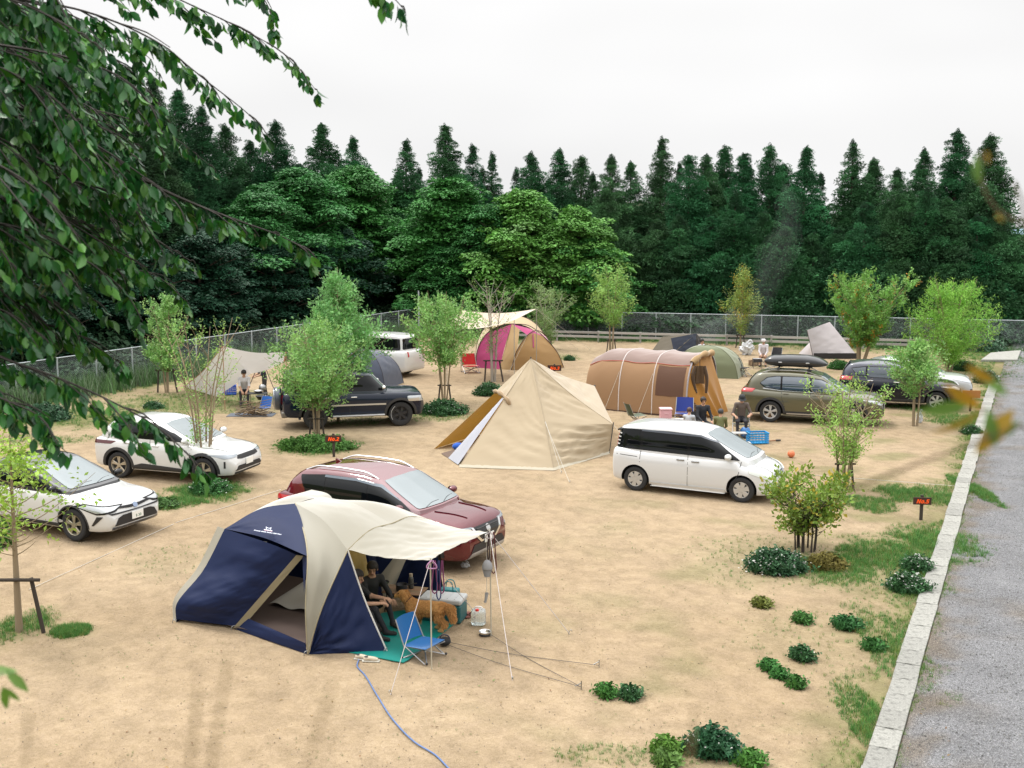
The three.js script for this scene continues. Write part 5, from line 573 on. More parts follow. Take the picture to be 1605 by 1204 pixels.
{ // tall white van far back
  const S = shapeOf({ L: 4.7, W: 1.73, H: 1.86, wb: 2.85, fo: 0.9, tyre: 0.33, nose: 0.9, hood: 1.12, belt: 1.14, tail: 1.16, aBase: 1.85, aTop: 0.95, rBase: -2.22, rTop: -2.1, tumble: 0.14, gc: 0.2, roofBack: 0.05 }), wb = 1.425;
  glazing(S, [[-2.05, 1.2], [0, 1.16], [1.5, 1.14], [1.2, 1.42], [0.85, 1.66], [-1.0, 1.70], [-2.0, 1.68]], [-1.1, 0.2], 0.04); S.side.seams = [[[[1.3, 1.1], [1.2, 0.4]]], [[[0.2, 1.16], [0.2, 0.3]]], [[[-1.1, 1.16], [-1.1, 0.8]]]]; S.side.handles = [[0.0, 0.98], [0.4, 0.98]]; S.mirror = [1.2, 1.16]; S.screen = [1.2, 0.68, 1.7, 0.6]; S.rearScreen = [1.22, 0.66, 1.68, 0.6]; S.paint = paint([0.6, 0.6, 0.59], { ior: 1.5 }); S.rim = { r: 0.2, spokes: 10, style: 'thin', back: blackM };
  S.face = [{ n: 'tail_light', yaw: 180, mirror: true, p: rect(0.54, 0.9, 0.63, 1.12), m: redM }, { n: 'headlight', yaw: 40, mirror: true, p: rect(-0.3, 0.74, 0.3, 0.88), m: lampM }, { n: 'grille', yaw: 0, p: rect(-0.5, 0.4, 0.5, 0.66), m: blackM, r: 0.04 }];
  const [p, a] = wheelPlace(609, 591, 208, S, -wb, -1); car('van_car', 'tall white van far back behind the dark off-roader', S, p, a);
}
// ---------------------------------------------------------------- tents and tarps
const weave = (() => { const n = tileNoise(256, 77), m = tileNoise(32, 78); return texture(256, 256, (x, y) => { const k = (0.55 + 0.25 * ((x + y) % 2) + 0.2 * n(x, y) + 0.3 * (m(x / 8, y / 8) - 0.5)) * 200; return [k, k, k]; }, false, 6); })();
const cloth = (c, o = {}) => mt(c, 0.85, { transmission: 0.22, thickness: 0, bumpMap: weave, bumpScale: 0.002, sheen: 0.25, sheenRoughness: 0.6, sheenColor: col(1, 1, 1), ...o });
// cloth stretched between four edge curves (Coons patch), with slack and folds
function coons(bottom, top, left, right, n = 24, m = 20, bulge = 0, folds = 0, seed = 0, fdir = 0) {
  const b = curveOf(bottom), t = curveOf(top), l = curveOf(left), r = curveOf(right), c00 = b(0), c10 = b(1), c01 = t(0), c11 = t(1), nn = c10.clone().sub(c00).cross(c01.clone().sub(c00)); if (nn.length() < 1e-6) nn.copy(c11.clone().sub(c01).cross(c01.clone().sub(c00))); nn.normalize();
  return sheet((u, v) => {
    const p = b(u).multiplyScalar(1 - v).addScaledVector(t(u), v).addScaledVector(l(v), 1 - u).addScaledVector(r(v), u); p.addScaledVector(c00, -(1 - u) * (1 - v)).addScaledVector(c10, -u * (1 - v)).addScaledVector(c01, -(1 - u) * v).addScaledVector(c11, -u * v);
    const e = Math.sin(Math.PI * u) * Math.sin(Math.PI * v), w = fdir ? u * 6 + v * 1.2 : v * 6 + u * 1.4; let d = bulge * e; if (folds) d += folds * Math.min(1, e * 3) * (noise3(w * 1.3 + seed, u * 1.5 + seed, v * 1.5) + 0.6 * noise3(w * 3.1 + seed, u * 3, v * 2 + seed) * 0.6); return p.addScaledVector(nn, d);
  }, n, m, 1);
}
const tri = (a, b, c, n, bulge, folds, seed, fdir) => coons([a, b], [c, c.clone().add(V(0.001, 0, 0.001))], [a, c], [b, c], n, n, bulge, folds, seed, fdir);   // a, b below, c on top
const ropeM = mt([0.5, 0.48, 0.42], 0.9), pegM = mt([0.3, 0.3, 0.3], 0.4, { metalness: 0.7 });
function guy(parent, a, b, m = ropeM, r = 0.005) { part('guy_line', bar(a, b, r, r, 5), m, parent); const d = b.clone().sub(a).setY(0).normalize(); part('peg', tube([b.clone().add(V(0, -0.08, 0)).addScaledVector(d, -0.03), b.clone().add(V(0, 0.06, 0)), b.clone().add(V(0, 0.075, 0)).addScaledVector(d, 0.03), b.clone().add(V(0, 0.04, 0)).addScaledVector(d, 0.035)], 0.006, 10, 5), pegM, parent); }
const local = (o, p) => p.clone().sub(o);
{ // the two-room tent in front
  const B = gnd(482, 1026), A = gnd(276, 976), C = gnd(607, 1022), F = gnd(699, 944), ax = C.clone().sub(A).setY(0).normalize(), O = B.clone();
  const E = F.clone().addScaledVector(ax, -1.2), D = A.clone().add(E).sub(B);
  const P = far(463, 789, 19.2), S1 = gnd(545, 862, 1.5), T = gnd(613, 821, 1.68), S2 = T.clone().multiplyScalar(2).sub(S1); S2.y = 1.5;
  const L = (q) => q.clone().sub(O), [a, b, c, d, e, f, p, s1, t, s2] = [A, B, C, D, E, F, P, S1, T, S2].map(L);
  const g = thing('family_tent', 'large navy and beige two-room tent with an awning in the foreground', 'tent', O);
  const navy = cloth([0.004, 0.0115, 0.052], { transmission: 0.03, roughness: 0.6, sheen: 0, specularIntensity: 0.5 }), beige = cloth([0.37, 0.345, 0.275], { transmission: 0.42 }), mustard = cloth([0.48, 0.34, 0.10]), mesh = cloth([0.24, 0.17, 0.14]), poleM = mt([0.55, 0.53, 0.46], 0.4, { metalness: 0.5 }), zip = cloth([0.36, 0.31, 0.2]);
  const al = mix3(a, p, 0.60).add(V(-0.10, 0.26, 0.02)), top = L(gnd(352, 829, 1.5)), shoulder = L(gnd(482, 872, 1.42)), pb = mix3(b, p, 0.5).add(V(0.02, 0.22, 0.14));
  // pole arches: rear hoop a..top..d, middle hoop b..p..e (near half b..shoulder..p), front hoop b..s1..t..s2..e
  const dTop = d.clone().add(top.clone().sub(a)).add(V(0.1, 0, 0)); const nearArch = [b, b.clone().add(V(-0.03, 0.75, -0.10)), shoulder, p], rearNear = [a, a.clone().add(V(0.04, 0.34, -0.02)), mix3(a, top, 0.55), top], hoopNear = [b, b.clone().add(V(0.22, 0.7, -0.04)), s1], hoopTop = [s1, mix3(s1, t, 0.55).add(V(-0.02, 0.09, 0)), t], hoopTopFar = [t, mix3(t, s2, 0.45).add(V(0, 0.09, 0)), s2], hoopFar = [s2, e.clone().add(V(0.25, 0.75, 0.05)), e];
  const curtain = L(gnd(368, 986)).setY(0.0), doorB = curtain, doorT = L(gnd(470, 872, 1.30)), jamb = L(gnd(479, 1008, 0.12));
  // near wall of the sleeping room: navy, left of the open door
  const eaveL = L(gnd(352, 829, 1.5)), eaveR = shoulder; const eave = [eaveL, L(gnd(410, 842, 1.47)), eaveR];
  part('roof_panel', coons(eave, [mix3(top, p, 0.02), mix3(top, p, 0.5).add(V(0, 0.12, -0.02)), p], [eaveL, mix3(top, p, 0.01)], [eaveR, mix3(eaveR, p, 0.5).add(V(0.03, 0.09, 0.03)), p], 26, 16, 0.02, 0.012, 1), navy, g);
  part('wall_panel', coons([a.clone().setY(0.06), doorB.clone().setY(0.05)], [eaveL, mix3(eaveL, eaveR, 0.62), doorT], rearNear.slice(0, 1).map((q) => q.clone().setY(0.06)).concat([a.clone().add(V(0.02, 0.32, 0)), mix3(a, eaveL, 0.55), eaveL]), [doorB.clone().setY(0.05), doorT], 30, 26, 0.02, 0.035, 2), navy, g);
  const tab = (q) => tri(q.clone().add(V(-0.075, 0, 0.06)), q.clone().add(V(0.075, -0.015, 0.06)), q.clone().add(V(0, -0.15, 0.075)), 3); part('pennant', tab(L(gnd(413, 846, 1.42))), beige, g);
  part('logo', sheet((u, v) => mix3(mix3(L(gnd(398, 835, 1.555)), L(gnd(442, 842, 1.545)), u), mix3(L(gnd(401, 822, 1.63)), L(gnd(445, 829, 1.62)), u), v).add(V(0, 0.035, 0.06)), 4, 3), mt([1, 1, 1], 0.8, { alphaTest: 0.5, map: canvasTex(256, 128, (q, w, h) => { q.clearRect(0, 0, w, h); q.fillStyle = '#dfe3ee'; q.font = 'bold italic 21px sans-serif'; q.textAlign = 'center'; q.fillText('Classic Wide Dome 300 Plus', w / 2, 112, w - 6); q.fillRect(92, 66, 76, 8); q.fillStyle = '#b08a95'; q.fillRect(92, 76, 76, 8); q.strokeStyle = '#dfe3ee'; q.lineWidth = 6; q.beginPath(); q.moveTo(112, 58); q.lineTo(108, 30); q.lineTo(122, 40); q.lineTo(138, 40); q.lineTo(150, 30); q.lineTo(148, 58); q.stroke(); }) }), g);
  // door strip, open doorway with inner room behind it
  part('door_strip', coons([doorB.clone().add(V(-0.02, 0.03, 0.03)), doorB.clone().add(V(0.1, 0.0, 0.02))], [doorT.clone().add(V(-0.05, 0.03, 0.03)), doorT.clone().add(V(0.07, 0.01, 0.02))], [doorB.clone().add(V(-0.02, 0.03, 0.03)), doorT.clone().add(V(-0.05, 0.03, 0.03))], [doorB.clone().add(V(0.1, 0, 0.02)), doorT.clone().add(V(0.07, 0.01, 0.02))], 4, 24, 0, 0.006), zip, g);
  part('door_sill', coons([doorB.clone().setY(0), b.clone().add(V(-0.02, 0, 0))], [doorB.clone().setY(0.2).add(V(0.12, 0, -0.06)), b.clone().setY(0.17).add(V(-0.04, 0, -0.04))], [doorB, doorB.clone().setY(0.2).add(V(0.12, 0, -0.06))], [b, b.clone().setY(0.17).add(V(-0.04, 0, -0.04))], 18, 6, 0.02, 0.01, 4), navy, g);
  part('door_header', tri(doorT.clone().add(V(0.04, 0, 0)), nearArch[1].clone().add(V(-0.02, 0.2, 0)), shoulder, 8, 0, 0.01, 3), navy, g);
  const fl = (q) => mix3(mix3(a, b, q[0]), mix3(d, e, q[0]), q[1]).setY(0.05); part('floor', sheet((u, v) => fl([lerp(0.1, 0.98, u), lerp(0.08, 0.96, v)]).add(V(0, 0.012 * noise2(u * 7, v * 7), 0)), 14, 14), mt([0.10, 0.07, 0.06], 0.9), g); part('bedding', sheet((u, v) => fl([lerp(0.42, 0.72, u), lerp(0.45, 0.9, v)]).add(V(0, 0.05 + 0.03 * Math.sin(u * 9) + 0.06 * Math.sin(Math.PI * u) * Math.sin(Math.PI * v), 0)), 14, 14), mt([0.5, 0.48, 0.45], 0.9), g);
  part('inner_curtain', sheet((u, v) => mix3(fl([0.62, 0.7]), fl([0.86, 0.78]), u).add(V(0.03 * Math.sin(v * 14), 0.1 + v * 1.15, 0.05 * Math.sin(u * 18) * (1 - v * 0.5))), 26, 10), cloth([0.38, 0.32, 0.18]), g);
  // beige crown: from the rear arch over the peak to the front hoop, and the tapering near panel
  part('roof_beige_rear', coons([top, mix3(top, p, 0.5).add(V(0, 0.12, -0.02)), p], [dTop, mix3(dTop, p.clone().add(V(0.7, -0.35, -1.3)), 0.5).add(V(0, 0.05, 0)), p.clone().add(V(0.55, -0.4, -1.2))], [top, mix3(top, dTop, 0.5).add(V(0, 0.10, 0)), dTop], [p, p.clone().add(V(0.28, -0.06, -0.6)), p.clone().add(V(0.55, -0.4, -1.2))], 20, 20, 0, 0.008, 5), beige, g);
  part('rear_beige_edge', coons(rearNear, rearNear.map((q, i) => q.clone().add(V(-0.10 - 0.02 * i, 0.0, -0.16))), [a, a.clone().add(V(-0.1, 0, -0.16))], [top, top.clone().add(V(-0.16, 0, -0.16))], 14, 3), beige, g);
  part('near_beige_panel', coons(nearArch, [b.clone().add(V(0.02, 0, 0)), ...hoopNear.slice(1)], [b, b.clone().add(V(0.02, 0, 0))], [p, mix3(p, s1, 0.5).add(V(0.06, 0.12, 0.10)), s1], 26, 14, 0.0, 0.01, 6, 1), beige, g);
  part('roof_beige_front', coons([p, mix3(p, s1, 0.5).add(V(0.06, 0.12, 0.10)), s1], [p.clone().add(V(0.35, -0.05, -0.7)), mix3(p.clone().add(V(0.35, -0.05, -0.7)), t, 0.5).add(V(0, 0.10, 0)), t], [p, p.clone().add(V(0.35, -0.05, -0.7))], hoopTop, 20, 14, 0.0, 0.008, 7), beige, g);
  part('roof_beige_back', coons([p.clone().add(V(0.35, -0.05, -0.7)), mix3(p.clone().add(V(0.35, -0.05, -0.7)), t, 0.5).add(V(0, 0.10, 0)), t], [p.clone().add(V(0.55, -0.4, -1.2)), mix3(p, s2, 0.6).add(V(0.1, 0.1, -0.3)), s2], [p.clone().add(V(0.35, -0.05, -0.7)), p.clone().add(V(0.55, -0.4, -1.2))], hoopTopFar, 18, 12), beige, g);
  part('rear_wall', coons([a.clone().setY(0.05), d.clone().setY(0.05)], [top, mix3(top, dTop, 0.5).add(V(0, 0.10, 0)), dTop], rearNear, [d, mix3(d, dTop, 0.5), dTop], 18, 14, -0.03, 0.015, 8), navy, g); part('far_wall', coons([d, e], [dTop, p.clone().add(V(0.55, -0.4, -1.2)), s2], [d, mix3(d, dTop, 0.5), dTop], hoopFar.slice().reverse(), 18, 12), navy, g);
  // porch: near navy wing, far wing, divider with its rolled mustard flaps, awning
  part('near_wing', coons([b.clone().add(V(0.02, 0, 0)), c], [b.clone().add(V(0.03, 0.02, 0)), ...hoopNear.slice(1)], [b, b.clone().add(V(0.03, 0.02, 0))], [c, mix3(c, s1, 0.5).add(V(-0.05, 0.02, -0.03)), s1], 22, 18, -0.02, 0.05, 9), navy, g);
  part('wing_edge', tube([c, mix3(c, s1, 0.5).add(V(-0.05, 0.02, -0.03)), s1], 0.014, 20, 6), mt([0.6, 0.58, 0.55], 0.7), g);
  part('far_wing', coons([e, f], [mix3(e, s2, 0.55), s2], [e, mix3(e, s2, 0.55)], [f, mix3(f, s2, 0.5), s2], 16, 14, 0.02, 0.03, 10), navy, g); part('far_beige_panel', tri(e.clone().add(V(-0.35, 0, 0.05)), e.clone().add(V(0.12, 0, 0.08)), s2.clone().add(V(-0.15, 0, 0.05)), 10, 0, 0.01, 11), beige, g);
  const dv = (u, v) => mix3(b, e, u).setY(0).add(V(-0.05 + 0.06 * v, v * (1.22 + 0.42 * Math.sin(Math.PI * u)), 0)); part('divider_mesh', sheet((u, v) => dv(lerp(0.12, 0.72, u), v * 0.95), 14, 12), mesh, g);
  part('mustard_flap', coons([dv(0.66, 0.02).add(V(0.12, 0, 0.05)), dv(0.80, 0.0).add(V(0.1, 0, 0.06))], [dv(0.36, 0.98).add(V(0.1, 0, 0)), dv(0.60, 1.0).add(V(0.1, 0, 0))], [dv(0.66, 0.02).add(V(0.12, 0, 0.05)), dv(0.36, 0.98).add(V(0.1, 0, 0))], [dv(0.80, 0).add(V(0.1, 0, 0.06)), dv(0.6, 1).add(V(0.1, 0, 0))], 10, 18, 0.03, 0.03, 12, 1), mustard, g); part('navy_flap', coons([dv(0.86, 0.0).add(V(0.1, 0, 0.05)), dv(0.95, 0).add(V(0.1, 0, 0.05))], [dv(0.62, 1).add(V(0.08, 0, 0)), dv(0.72, 1).add(V(0.08, 0, 0))], [dv(0.86, 0).add(V(0.1, 0, 0.05)), dv(0.62, 1).add(V(0.08, 0, 0))], [dv(0.95, 0).add(V(0.1, 0, 0.05)), dv(0.72, 1).add(V(0.08, 0, 0))], 8, 16, 0.02, 0.02, 13, 1), navy, g); 
  const nf = L(gnd(676.5, 1049)), ff = L(gnd(770, 997)), nt = nf.clone().add(V(0.0, 1.69, 0)), ft = ff.clone().add(V(-0.02, 1.74, 0));
  part('awning', sheet((u, v) => { const base = v < 0.5 ? curveOf(hoopTop)(v * 2) : curveOf(hoopTopFar)(v * 2 - 1), tip = mix3(nt, ft, v).add(V(-0.16 * Math.sin(Math.PI * v), -0.05 * Math.sin(Math.PI * v), 0)), q = mix3(base, tip, u); q.y -= 0.09 * Math.sin(Math.PI * u) * (0.55 + 0.45 * Math.sin(Math.PI * v)); q.y += 0.012 * noise2(u * 5, v * 7); return q; }, 26, 26), beige, g);
  part('seam_tape', [tube(nearArch, 0.012, 24, 5), tube(hoopNear, 0.011, 20, 5), tube([...hoopTop, ...hoopTopFar.slice(1)], 0.012, 24, 5)], zip, g);
  for (const [q, w] of [[nf, nt], [ff, ft]]) part('awning_pole', bar(q, w.clone().add(V(0, 0.03, 0)), 0.011, 0.011, 8), poleM, g);
  const strap = mt([0.55, 0.5, 0.5], 0.8); for (const [a1, q] of [[nt, gnd(612, 1089)], [nt, gnd(745, 960)], [ft, gnd(893, 994)], [ft, gnd(803, 1067)]]) guy(g, a1, L(q), strap, 0.0055); const cord = mt([0.10, 0.09, 0.09], 0.8); for (const [s, q] of [[[700, 1008], [939, 1046]], [[700, 1012], [911, 1080]], [[770, 997], [911, 1080]]]) { const m = L(gnd(...s)).setY(0.02), n = L(gnd(...q)); part('cord', tube([m, mix3(m, n, 0.4).add(V(0, 0.0, 0.06)), n.clone().setY(0.03)], 0.0042, 12, 5), cord, g); part('peg', [bar(n.clone().setY(-0.05), n.clone().setY(0.12), 0.007), bar(n.clone().setY(0.09), n.clone().add(V(-0.09, 0.05, 0.02)), 0.006)], pegM, g); }
  for (const q of [a, doorB, b, c, f]) part('peg', tube([q.clone().add(V(-0.05, -0.05, 0.04)), q.clone().add(V(-0.04, 0.05, 0.03)), q.clone().add(V(0, 0.06, 0))], 0.007, 8, 5), pegM, g);
  // teal groundsheet under the porch: lies on the sand, a thing of its own
  const gs = [gnd(495, 1014), gnd(632, 1040), gnd(640, 1036), gnd(716, 976), gnd(700, 950), gnd(600, 962)]; const sh = new THREE.Shape(gs.map((q) => new THREE.Vector2(q.x - O.x, -(q.z - O.z)))); const sg = new THREE.ExtrudeGeometry(sh, { depth: 0.012, bevelEnabled: false }).rotateX(-Math.PI / 2).translate(0, 0.006, 0);
  solo('groundsheet', 'teal groundsheet spread under the porch of the navy tent', 'groundsheet', sg, mt([0.0, 0.20, 0.17], 0.5), O);
}
{ // beige pointed shelter in the middle
  const A = gnd(832, 562, 2.62), G1 = gnd(720, 731), G2 = gnd(868, 736), G3 = gnd(955, 710), Rt = G3.clone().add(V(0.1, 0.84, -0.05)), Lf = gnd(680, 704), Rb = gnd(932, 605, 1.42), O = G2.clone(), L = (q) => q.clone().sub(O), [a, g1, g2, g3, r, lf, rb] = [A, G1, G2, G3, Rt, Lf, Rb].map(L);
  const t = thing('pointed_tent', 'beige pointed tent with a mustard lined doorway in the middle of the site', 'tent', O), c1 = cloth([0.40, 0.32, 0.21]), c2 = cloth([0.44, 0.23, 0.035], { transmission: 0.4 }), skirt = cloth([0.42, 0.38, 0.29]), pole = mt([0.05, 0.05, 0.05], 0.5);
  const m = mix3(a, g2, 0.60).add(V(0.02, 0.03, 0.0)), back = V(-1.9, 0, -5.6).add(L(gnd(868, 736))), rbG = rb.clone().setY(0).add(V(0.25, 0, -0.2));
  part('front_panel', coons([g1.clone().setY(0.03), mix3(g1, g2, 0.5).setY(0.02).add(V(0, 0, 0.02)), g2.clone().setY(0.02)], [a, a.clone().add(V(0.002, 0, 0))], [g1, mix3(g1, a, 0.5).add(V(0, -0.03, 0)), a], [g2, mix3(g2, m, 0.5).add(V(0, -0.02, 0.02)), m, a], 36, 36, -0.06, 0.042, 21), c1, t);
  part('roof_panel', coons([m, mix3(m, r, 0.5).add(V(0, -0.02, 0)), r], [a, a.clone().add(V(0.002, 0, 0))], [m, a], [r, mix3(r, a, 0.5).add(V(0, -0.10, 0)), a], 30, 30, -0.05, 0.035, 22), c1, t); part('roof_panel', coons([r, rb], [a, a.clone().add(V(0.002, 0, -0.002))], [r, mix3(r, a, 0.5).add(V(0, -0.10, 0)), a], [rb, mix3(rb, a, 0.5).add(V(0, -0.10, 0)), a], 24, 24, 0, 0.025, 23), c1, t);
  part('right_wall', coons([g2.clone().setY(0.02), mix3(g2, g3, 0.5).setY(0.02).add(V(0, 0, 0.1)), g3.clone().setY(0.05)], [m, mix3(m, r, 0.5).add(V(0, -0.02, 0)), r], [g2, m], [g3, r], 34, 20, 0.02, 0.06, 24), c1, t); part('end_wall', coons([g3.clone().add(V(0.02, 0, 0)), rbG], [r, rb], [g3, r], [rbG, rb], 16, 12, 0, 0.04, 25), c2, t);
  part('back_panel', coons([rb, back], [a, a.clone().add(V(0.002, 0, -0.002))], [rb, mix3(rb, a, 0.5).add(V(0, -0.10, 0)), a], [back, a], 18, 18, 0, 0.03, 26), c1, t); part('back_wall', tri(rbG, back, rb, 8, 0, 0.02, 30), c1, t); part('far_left_panel', coons([back, lf], [a, a.clone().add(V(-0.002, 0, -0.002))], [back, a], [lf, mix3(lf, a, 0.5).add(V(0, -0.02, 0)), a], 22, 22, 0.02, 0.03, 27), c2, t);
  const rl = mix3(g1, a, 0.60), rr = mix3(lf, a, 0.64); part('door_head', coons([rl, rr], [a, a.clone().add(V(-0.002, 0, 0))], [rl, a], [rr, a], 12, 14, 0.02, 0.03, 28), c1, t); part('rolled_door', [tube([rr.clone().add(V(-0.05, 0.0, 0.05)), mix3(rl, rr, 0.5).add(V(0, 0.08, 0.08)), rl.clone().add(V(0.12, -0.02, 0.08)), rl.clone().add(V(0.20, -0.22, 0.10))], (k) => 0.055 + 0.018 * Math.sin(k * 17), 22, 8)], cloth([0.36, 0.25, 0.14]), t);
  part('mesh_door', coons([mix3(g1, lf, 0.05).setY(0.02), mix3(g1, lf, 0.42).setY(0.02)], [mix3(rl, rr, 0.05), mix3(rl, rr, 0.2)], [mix3(g1, lf, 0.05).setY(0.02), mix3(rl, rr, 0.05)], [mix3(g1, lf, 0.42).setY(0.02), mix3(rl, rr, 0.2)], 8, 16, -0.05, 0.02, 29), cloth([0.36, 0.37, 0.42]), t);
  part('mud_skirt', sheet((u, v) => mix3(mix3(g1, g2, clamp(u * 1.6)), g3, clamp(u * 1.6 - 1) / 0.6).add(V(0.02 * noise2(u * 40, v), 0.05 * (1 - v) + 0.004 + 0.02 * noise2(u * 25, 2) * (1 - v), v * 0.14)), 60, 4), skirt, t);
  part('seam', [tube([g2, m, a], 0.012, 24, 5), tube([r, mix3(r, a, 0.5).add(V(0, -0.10, 0)), a], 0.012, 24, 5), tube([g1, mix3(g1, a, 0.5).add(V(0, -0.03, 0)), a], 0.01, 24, 5)], cloth([0.36, 0.29, 0.19]), t); part('corner_pole', bar(g3, r.clone().add(V(0.02, 0.06, 0)), 0.014), pole, t); part('main_pole', bar(a.clone().setY(0), a.clone().add(V(0, 0.05, 0)), 0.02), pole, t); part('eyelet', new THREE.SphereGeometry(0.035, 8, 6).translate(rb.x, rb.y, rb.z), pole, t);
  guy(t, m, L(gnd(893, 757))); guy(t, m.clone().add(V(0.02, 0, 0)), L(gnd(880, 742))); guy(t, r, L(gnd(1003, 716))); part('floor_mat', sheet((u, v) => mix3(mix3(g1, lf, 0.15), mix3(g1, lf, 0.7), u).add(V(0.5 * v, 0.02, -0.8 * v)).setY(0.02), 4, 4), mt([0.12, 0.08, 0.06], 0.9), t);
  solo('blue_bag', 'small blue stuff sack in the doorway of the beige pointed tent', 'bag', new THREE.SphereGeometry(0.16, 14, 10).scale(1.2, 0.7, 0.9), cloth([0.01, 0.10, 0.5]), gnd(716, 705).add(V(0.05, 0.1, 0)));
}
function tunnel(t, base, axis, len, W, H, hoops, roofM, sideM, cut = 0.62) { // hooped tunnel: sides and roof as separate cloths, sagging between the hoops
  const side = V(-axis.z, 0, axis.x), pt = (s, a) => { const k = s * (hoops - 1), i = Math.floor(k), fr = k - i, dip = 0.05 * Math.sin(Math.PI * fr), end = s < 0.12 ? 1 - 0.14 * (1 - s / 0.12) : 1, y = Math.pow(Math.sin(a), 0.72) * H * end - dip * Math.sin(a), z = Math.cos(a), zz = Math.sign(z) * Math.pow(Math.abs(z), 0.62) * W / 2; return base.clone().addScaledVector(axis, s * len).addScaledVector(side, zz).add(V(0, y + 0.012 * noise3(s * 9, a * 4, 1), 0)); };
  const c0 = Math.PI * 0.5 * cut; part('side_panel', sheet((u, v) => pt(u, lerp(0, c0, v)), 40, 10), sideM, t); part('side_panel', sheet((u, v) => pt(u, Math.PI - lerp(0, c0, v)), 40, 10), sideM, t); part('roof_panel', sheet((u, v) => { const q = pt(u, lerp(c0 - 0.07, Math.PI - c0 + 0.07, v)); q.y += 0.012; return q; }, 40, 24), roofM, t);
  part('end_panel', sheet((u, v) => mix3(pt(0, Math.PI * u), base.clone().add(V(0, 0.1, 0)), v * 0.98), 24, 6), sideM, t); return { pt, side, c0 };
}
{ // tunnel tent: mauve roof, orange sides
  const P0 = gnd(917, 640), P1 = gnd(1075, 655), axis = P1.clone().sub(P0).normalize(), len = P1.distanceTo(P0), W = 2.9, side = V(-axis.z, 0, axis.x), toCam = side.z > 0 ? 1 : -1; const base = P0.clone().addScaledVector(side, -toCam * W / 2), t = thing('tunnel_tent', 'long tunnel tent with mauve roof and orange sides behind the white minivan', 'tent', base), or = cloth([0.345, 0.20, 0.10]), mauve = cloth([0.25, 0.175, 0.15]), z = V();
  const { pt, c0 } = tunnel(t, z, axis, len, W, 2.1, 4, mauve, or); const nearA = (a) => toCam > 0 ? a : Math.PI - a;
  part('mesh_window', sheet((u, v) => pt(lerp(0.70, 0.965, u), nearA(lerp(0.22, c0 - 0.1, v))).addScaledVector(side, toCam * 0.012), 10, 8), cloth([0.12, 0.055, 0.03]), t); const tape = mt([0.55, 0.5, 0.48], 0.8); for (const s of [0.34, 0.67]) { const pts = []; for (let i = 0; i <= 16; i++) pts.push(pt(s, Math.PI * i / 16).add(V(0, 0.015, 0)).addScaledVector(side, 0.0)); part('hoop_sleeve', tube(pts, 0.018, 32, 6), tape, t); const q = pt(s, nearA(c0)); guy(t, q, pt(s, nearA(0)).addScaledVector(side, toCam * 0.7).addScaledVector(axis, -0.25).setY(0)); }
  part('front_frame', tube(Array.from({ length: 17 }, (_, i) => pt(1, Math.PI * i / 16)), 0.03, 40, 6), mt([0.3, 0.28, 0.3], 0.7), t); part('trim_stripe', tube(Array.from({ length: 12 }, (_, i) => pt(i / 11, nearA(c0 - 0.05)).addScaledVector(side, toCam * 0.015)), 0.012, 40, 5), mt([0.45, 0.10, 0.06], 0.8), t);
  part('open_door', sheet((u, v) => { const q = pt(1, lerp(0.25, 1.9, u)); return mix3(q, base.clone().multiplyScalar(0).addScaledVector(axis, len + 0.75).addScaledVector(side, toCam * lerp(1.0, -0.5, u)), v).add(V(0.06 * Math.sin(u * 20) * v, 0, 0.05 * Math.sin(u * 16 + 1) * v)); }, 26, 16), cloth([0.46, 0.21, 0.025], { transmission: 0.35 }), t); part('rolled_top', tube([pt(1, 1.0), pt(1, 1.35).addScaledVector(axis, 0.12), pt(1, 1.8).addScaledVector(axis, 0.1)], (k) => 0.10 + 0.03 * Math.sin(k * 14), 16, 8), cloth([0.40, 0.26, 0.12]), t); part('floor_edge', bx(len, 0.05, 0.03, 0, 0.02, 0).applyMatrix4(new THREE.Matrix4().makeBasis(axis, UPV, side)).translate(axis.x * len / 2 + side.x * toCam * W / 2, 0, axis.z * len / 2 + side.z * toCam * W / 2), mt([0.06, 0.03, 0.02], 0.9), t);
  // brown clothes hanging from the front hoop
  const h = thing('hanging_jacket', 'dark brown clothes hanging at the open end of the tunnel tent', 'clothes', base.clone().add(pt(1, nearA(1.05))).addScaledVector(axis, 0.25)); part('torso', sheet((u, v) => V(lerp(-0.16, 0.16, u) * (0.8 + 0.3 * v), -v * 0.62 - 0.1, 0.10 + 0.05 * Math.sin(u * 9) + 0.04 * Math.sin(u * Math.PI)), 12, 8), cloth([0.09, 0.05, 0.02]), h); for (const s of [-1, 1]) part('sleeve', tube([V(s * 0.14, -0.12, 0.1), V(s * 0.24, -0.5, 0.12), V(s * 0.17 + 0.06, -1.05, 0.14)], (k) => lerp(0.075, 0.045, k), 12, 8), cloth([0.075, 0.042, 0.02]), h); part('hook', tube([V(0, 0.12, 0.05), V(0, 0, 0.06), V(0, -0.12, 0.1)], 0.012, 8, 5), darkWood, h);
}
function dome(t, W, D, H, panels, pole, rot = 0) { // two crossed arches; panels: 4 materials (front, right, back, left)
  const cr = [[-W / 2, D / 2], [W / 2, D / 2], [W / 2, -D / 2], [-W / 2, -D / 2]].map(([x, z]) => V(x * Math.cos(rot) + z * Math.sin(rot), 0, -x * Math.sin(rot) + z * Math.cos(rot))), top = V(0, H, 0), arch = (c) => [c, c.clone().multiplyScalar(0.86).setY(H * 0.5), c.clone().multiplyScalar(0.5).setY(H * 0.88), top];
  for (let i = 0; i < 4; i++) { const a = cr[i], b = cr[(i + 1) % 4]; part('panel', coons([a, b], [top, top.clone().add(V(0.001, 0, 0))], arch(a), arch(b), 20, 20, 0.02, 0.02, i + 40), panels[i], t); part('pole_sleeve', tube(arch(a), 0.015, 24, 5), pole, t); } return { cr, arch };
}
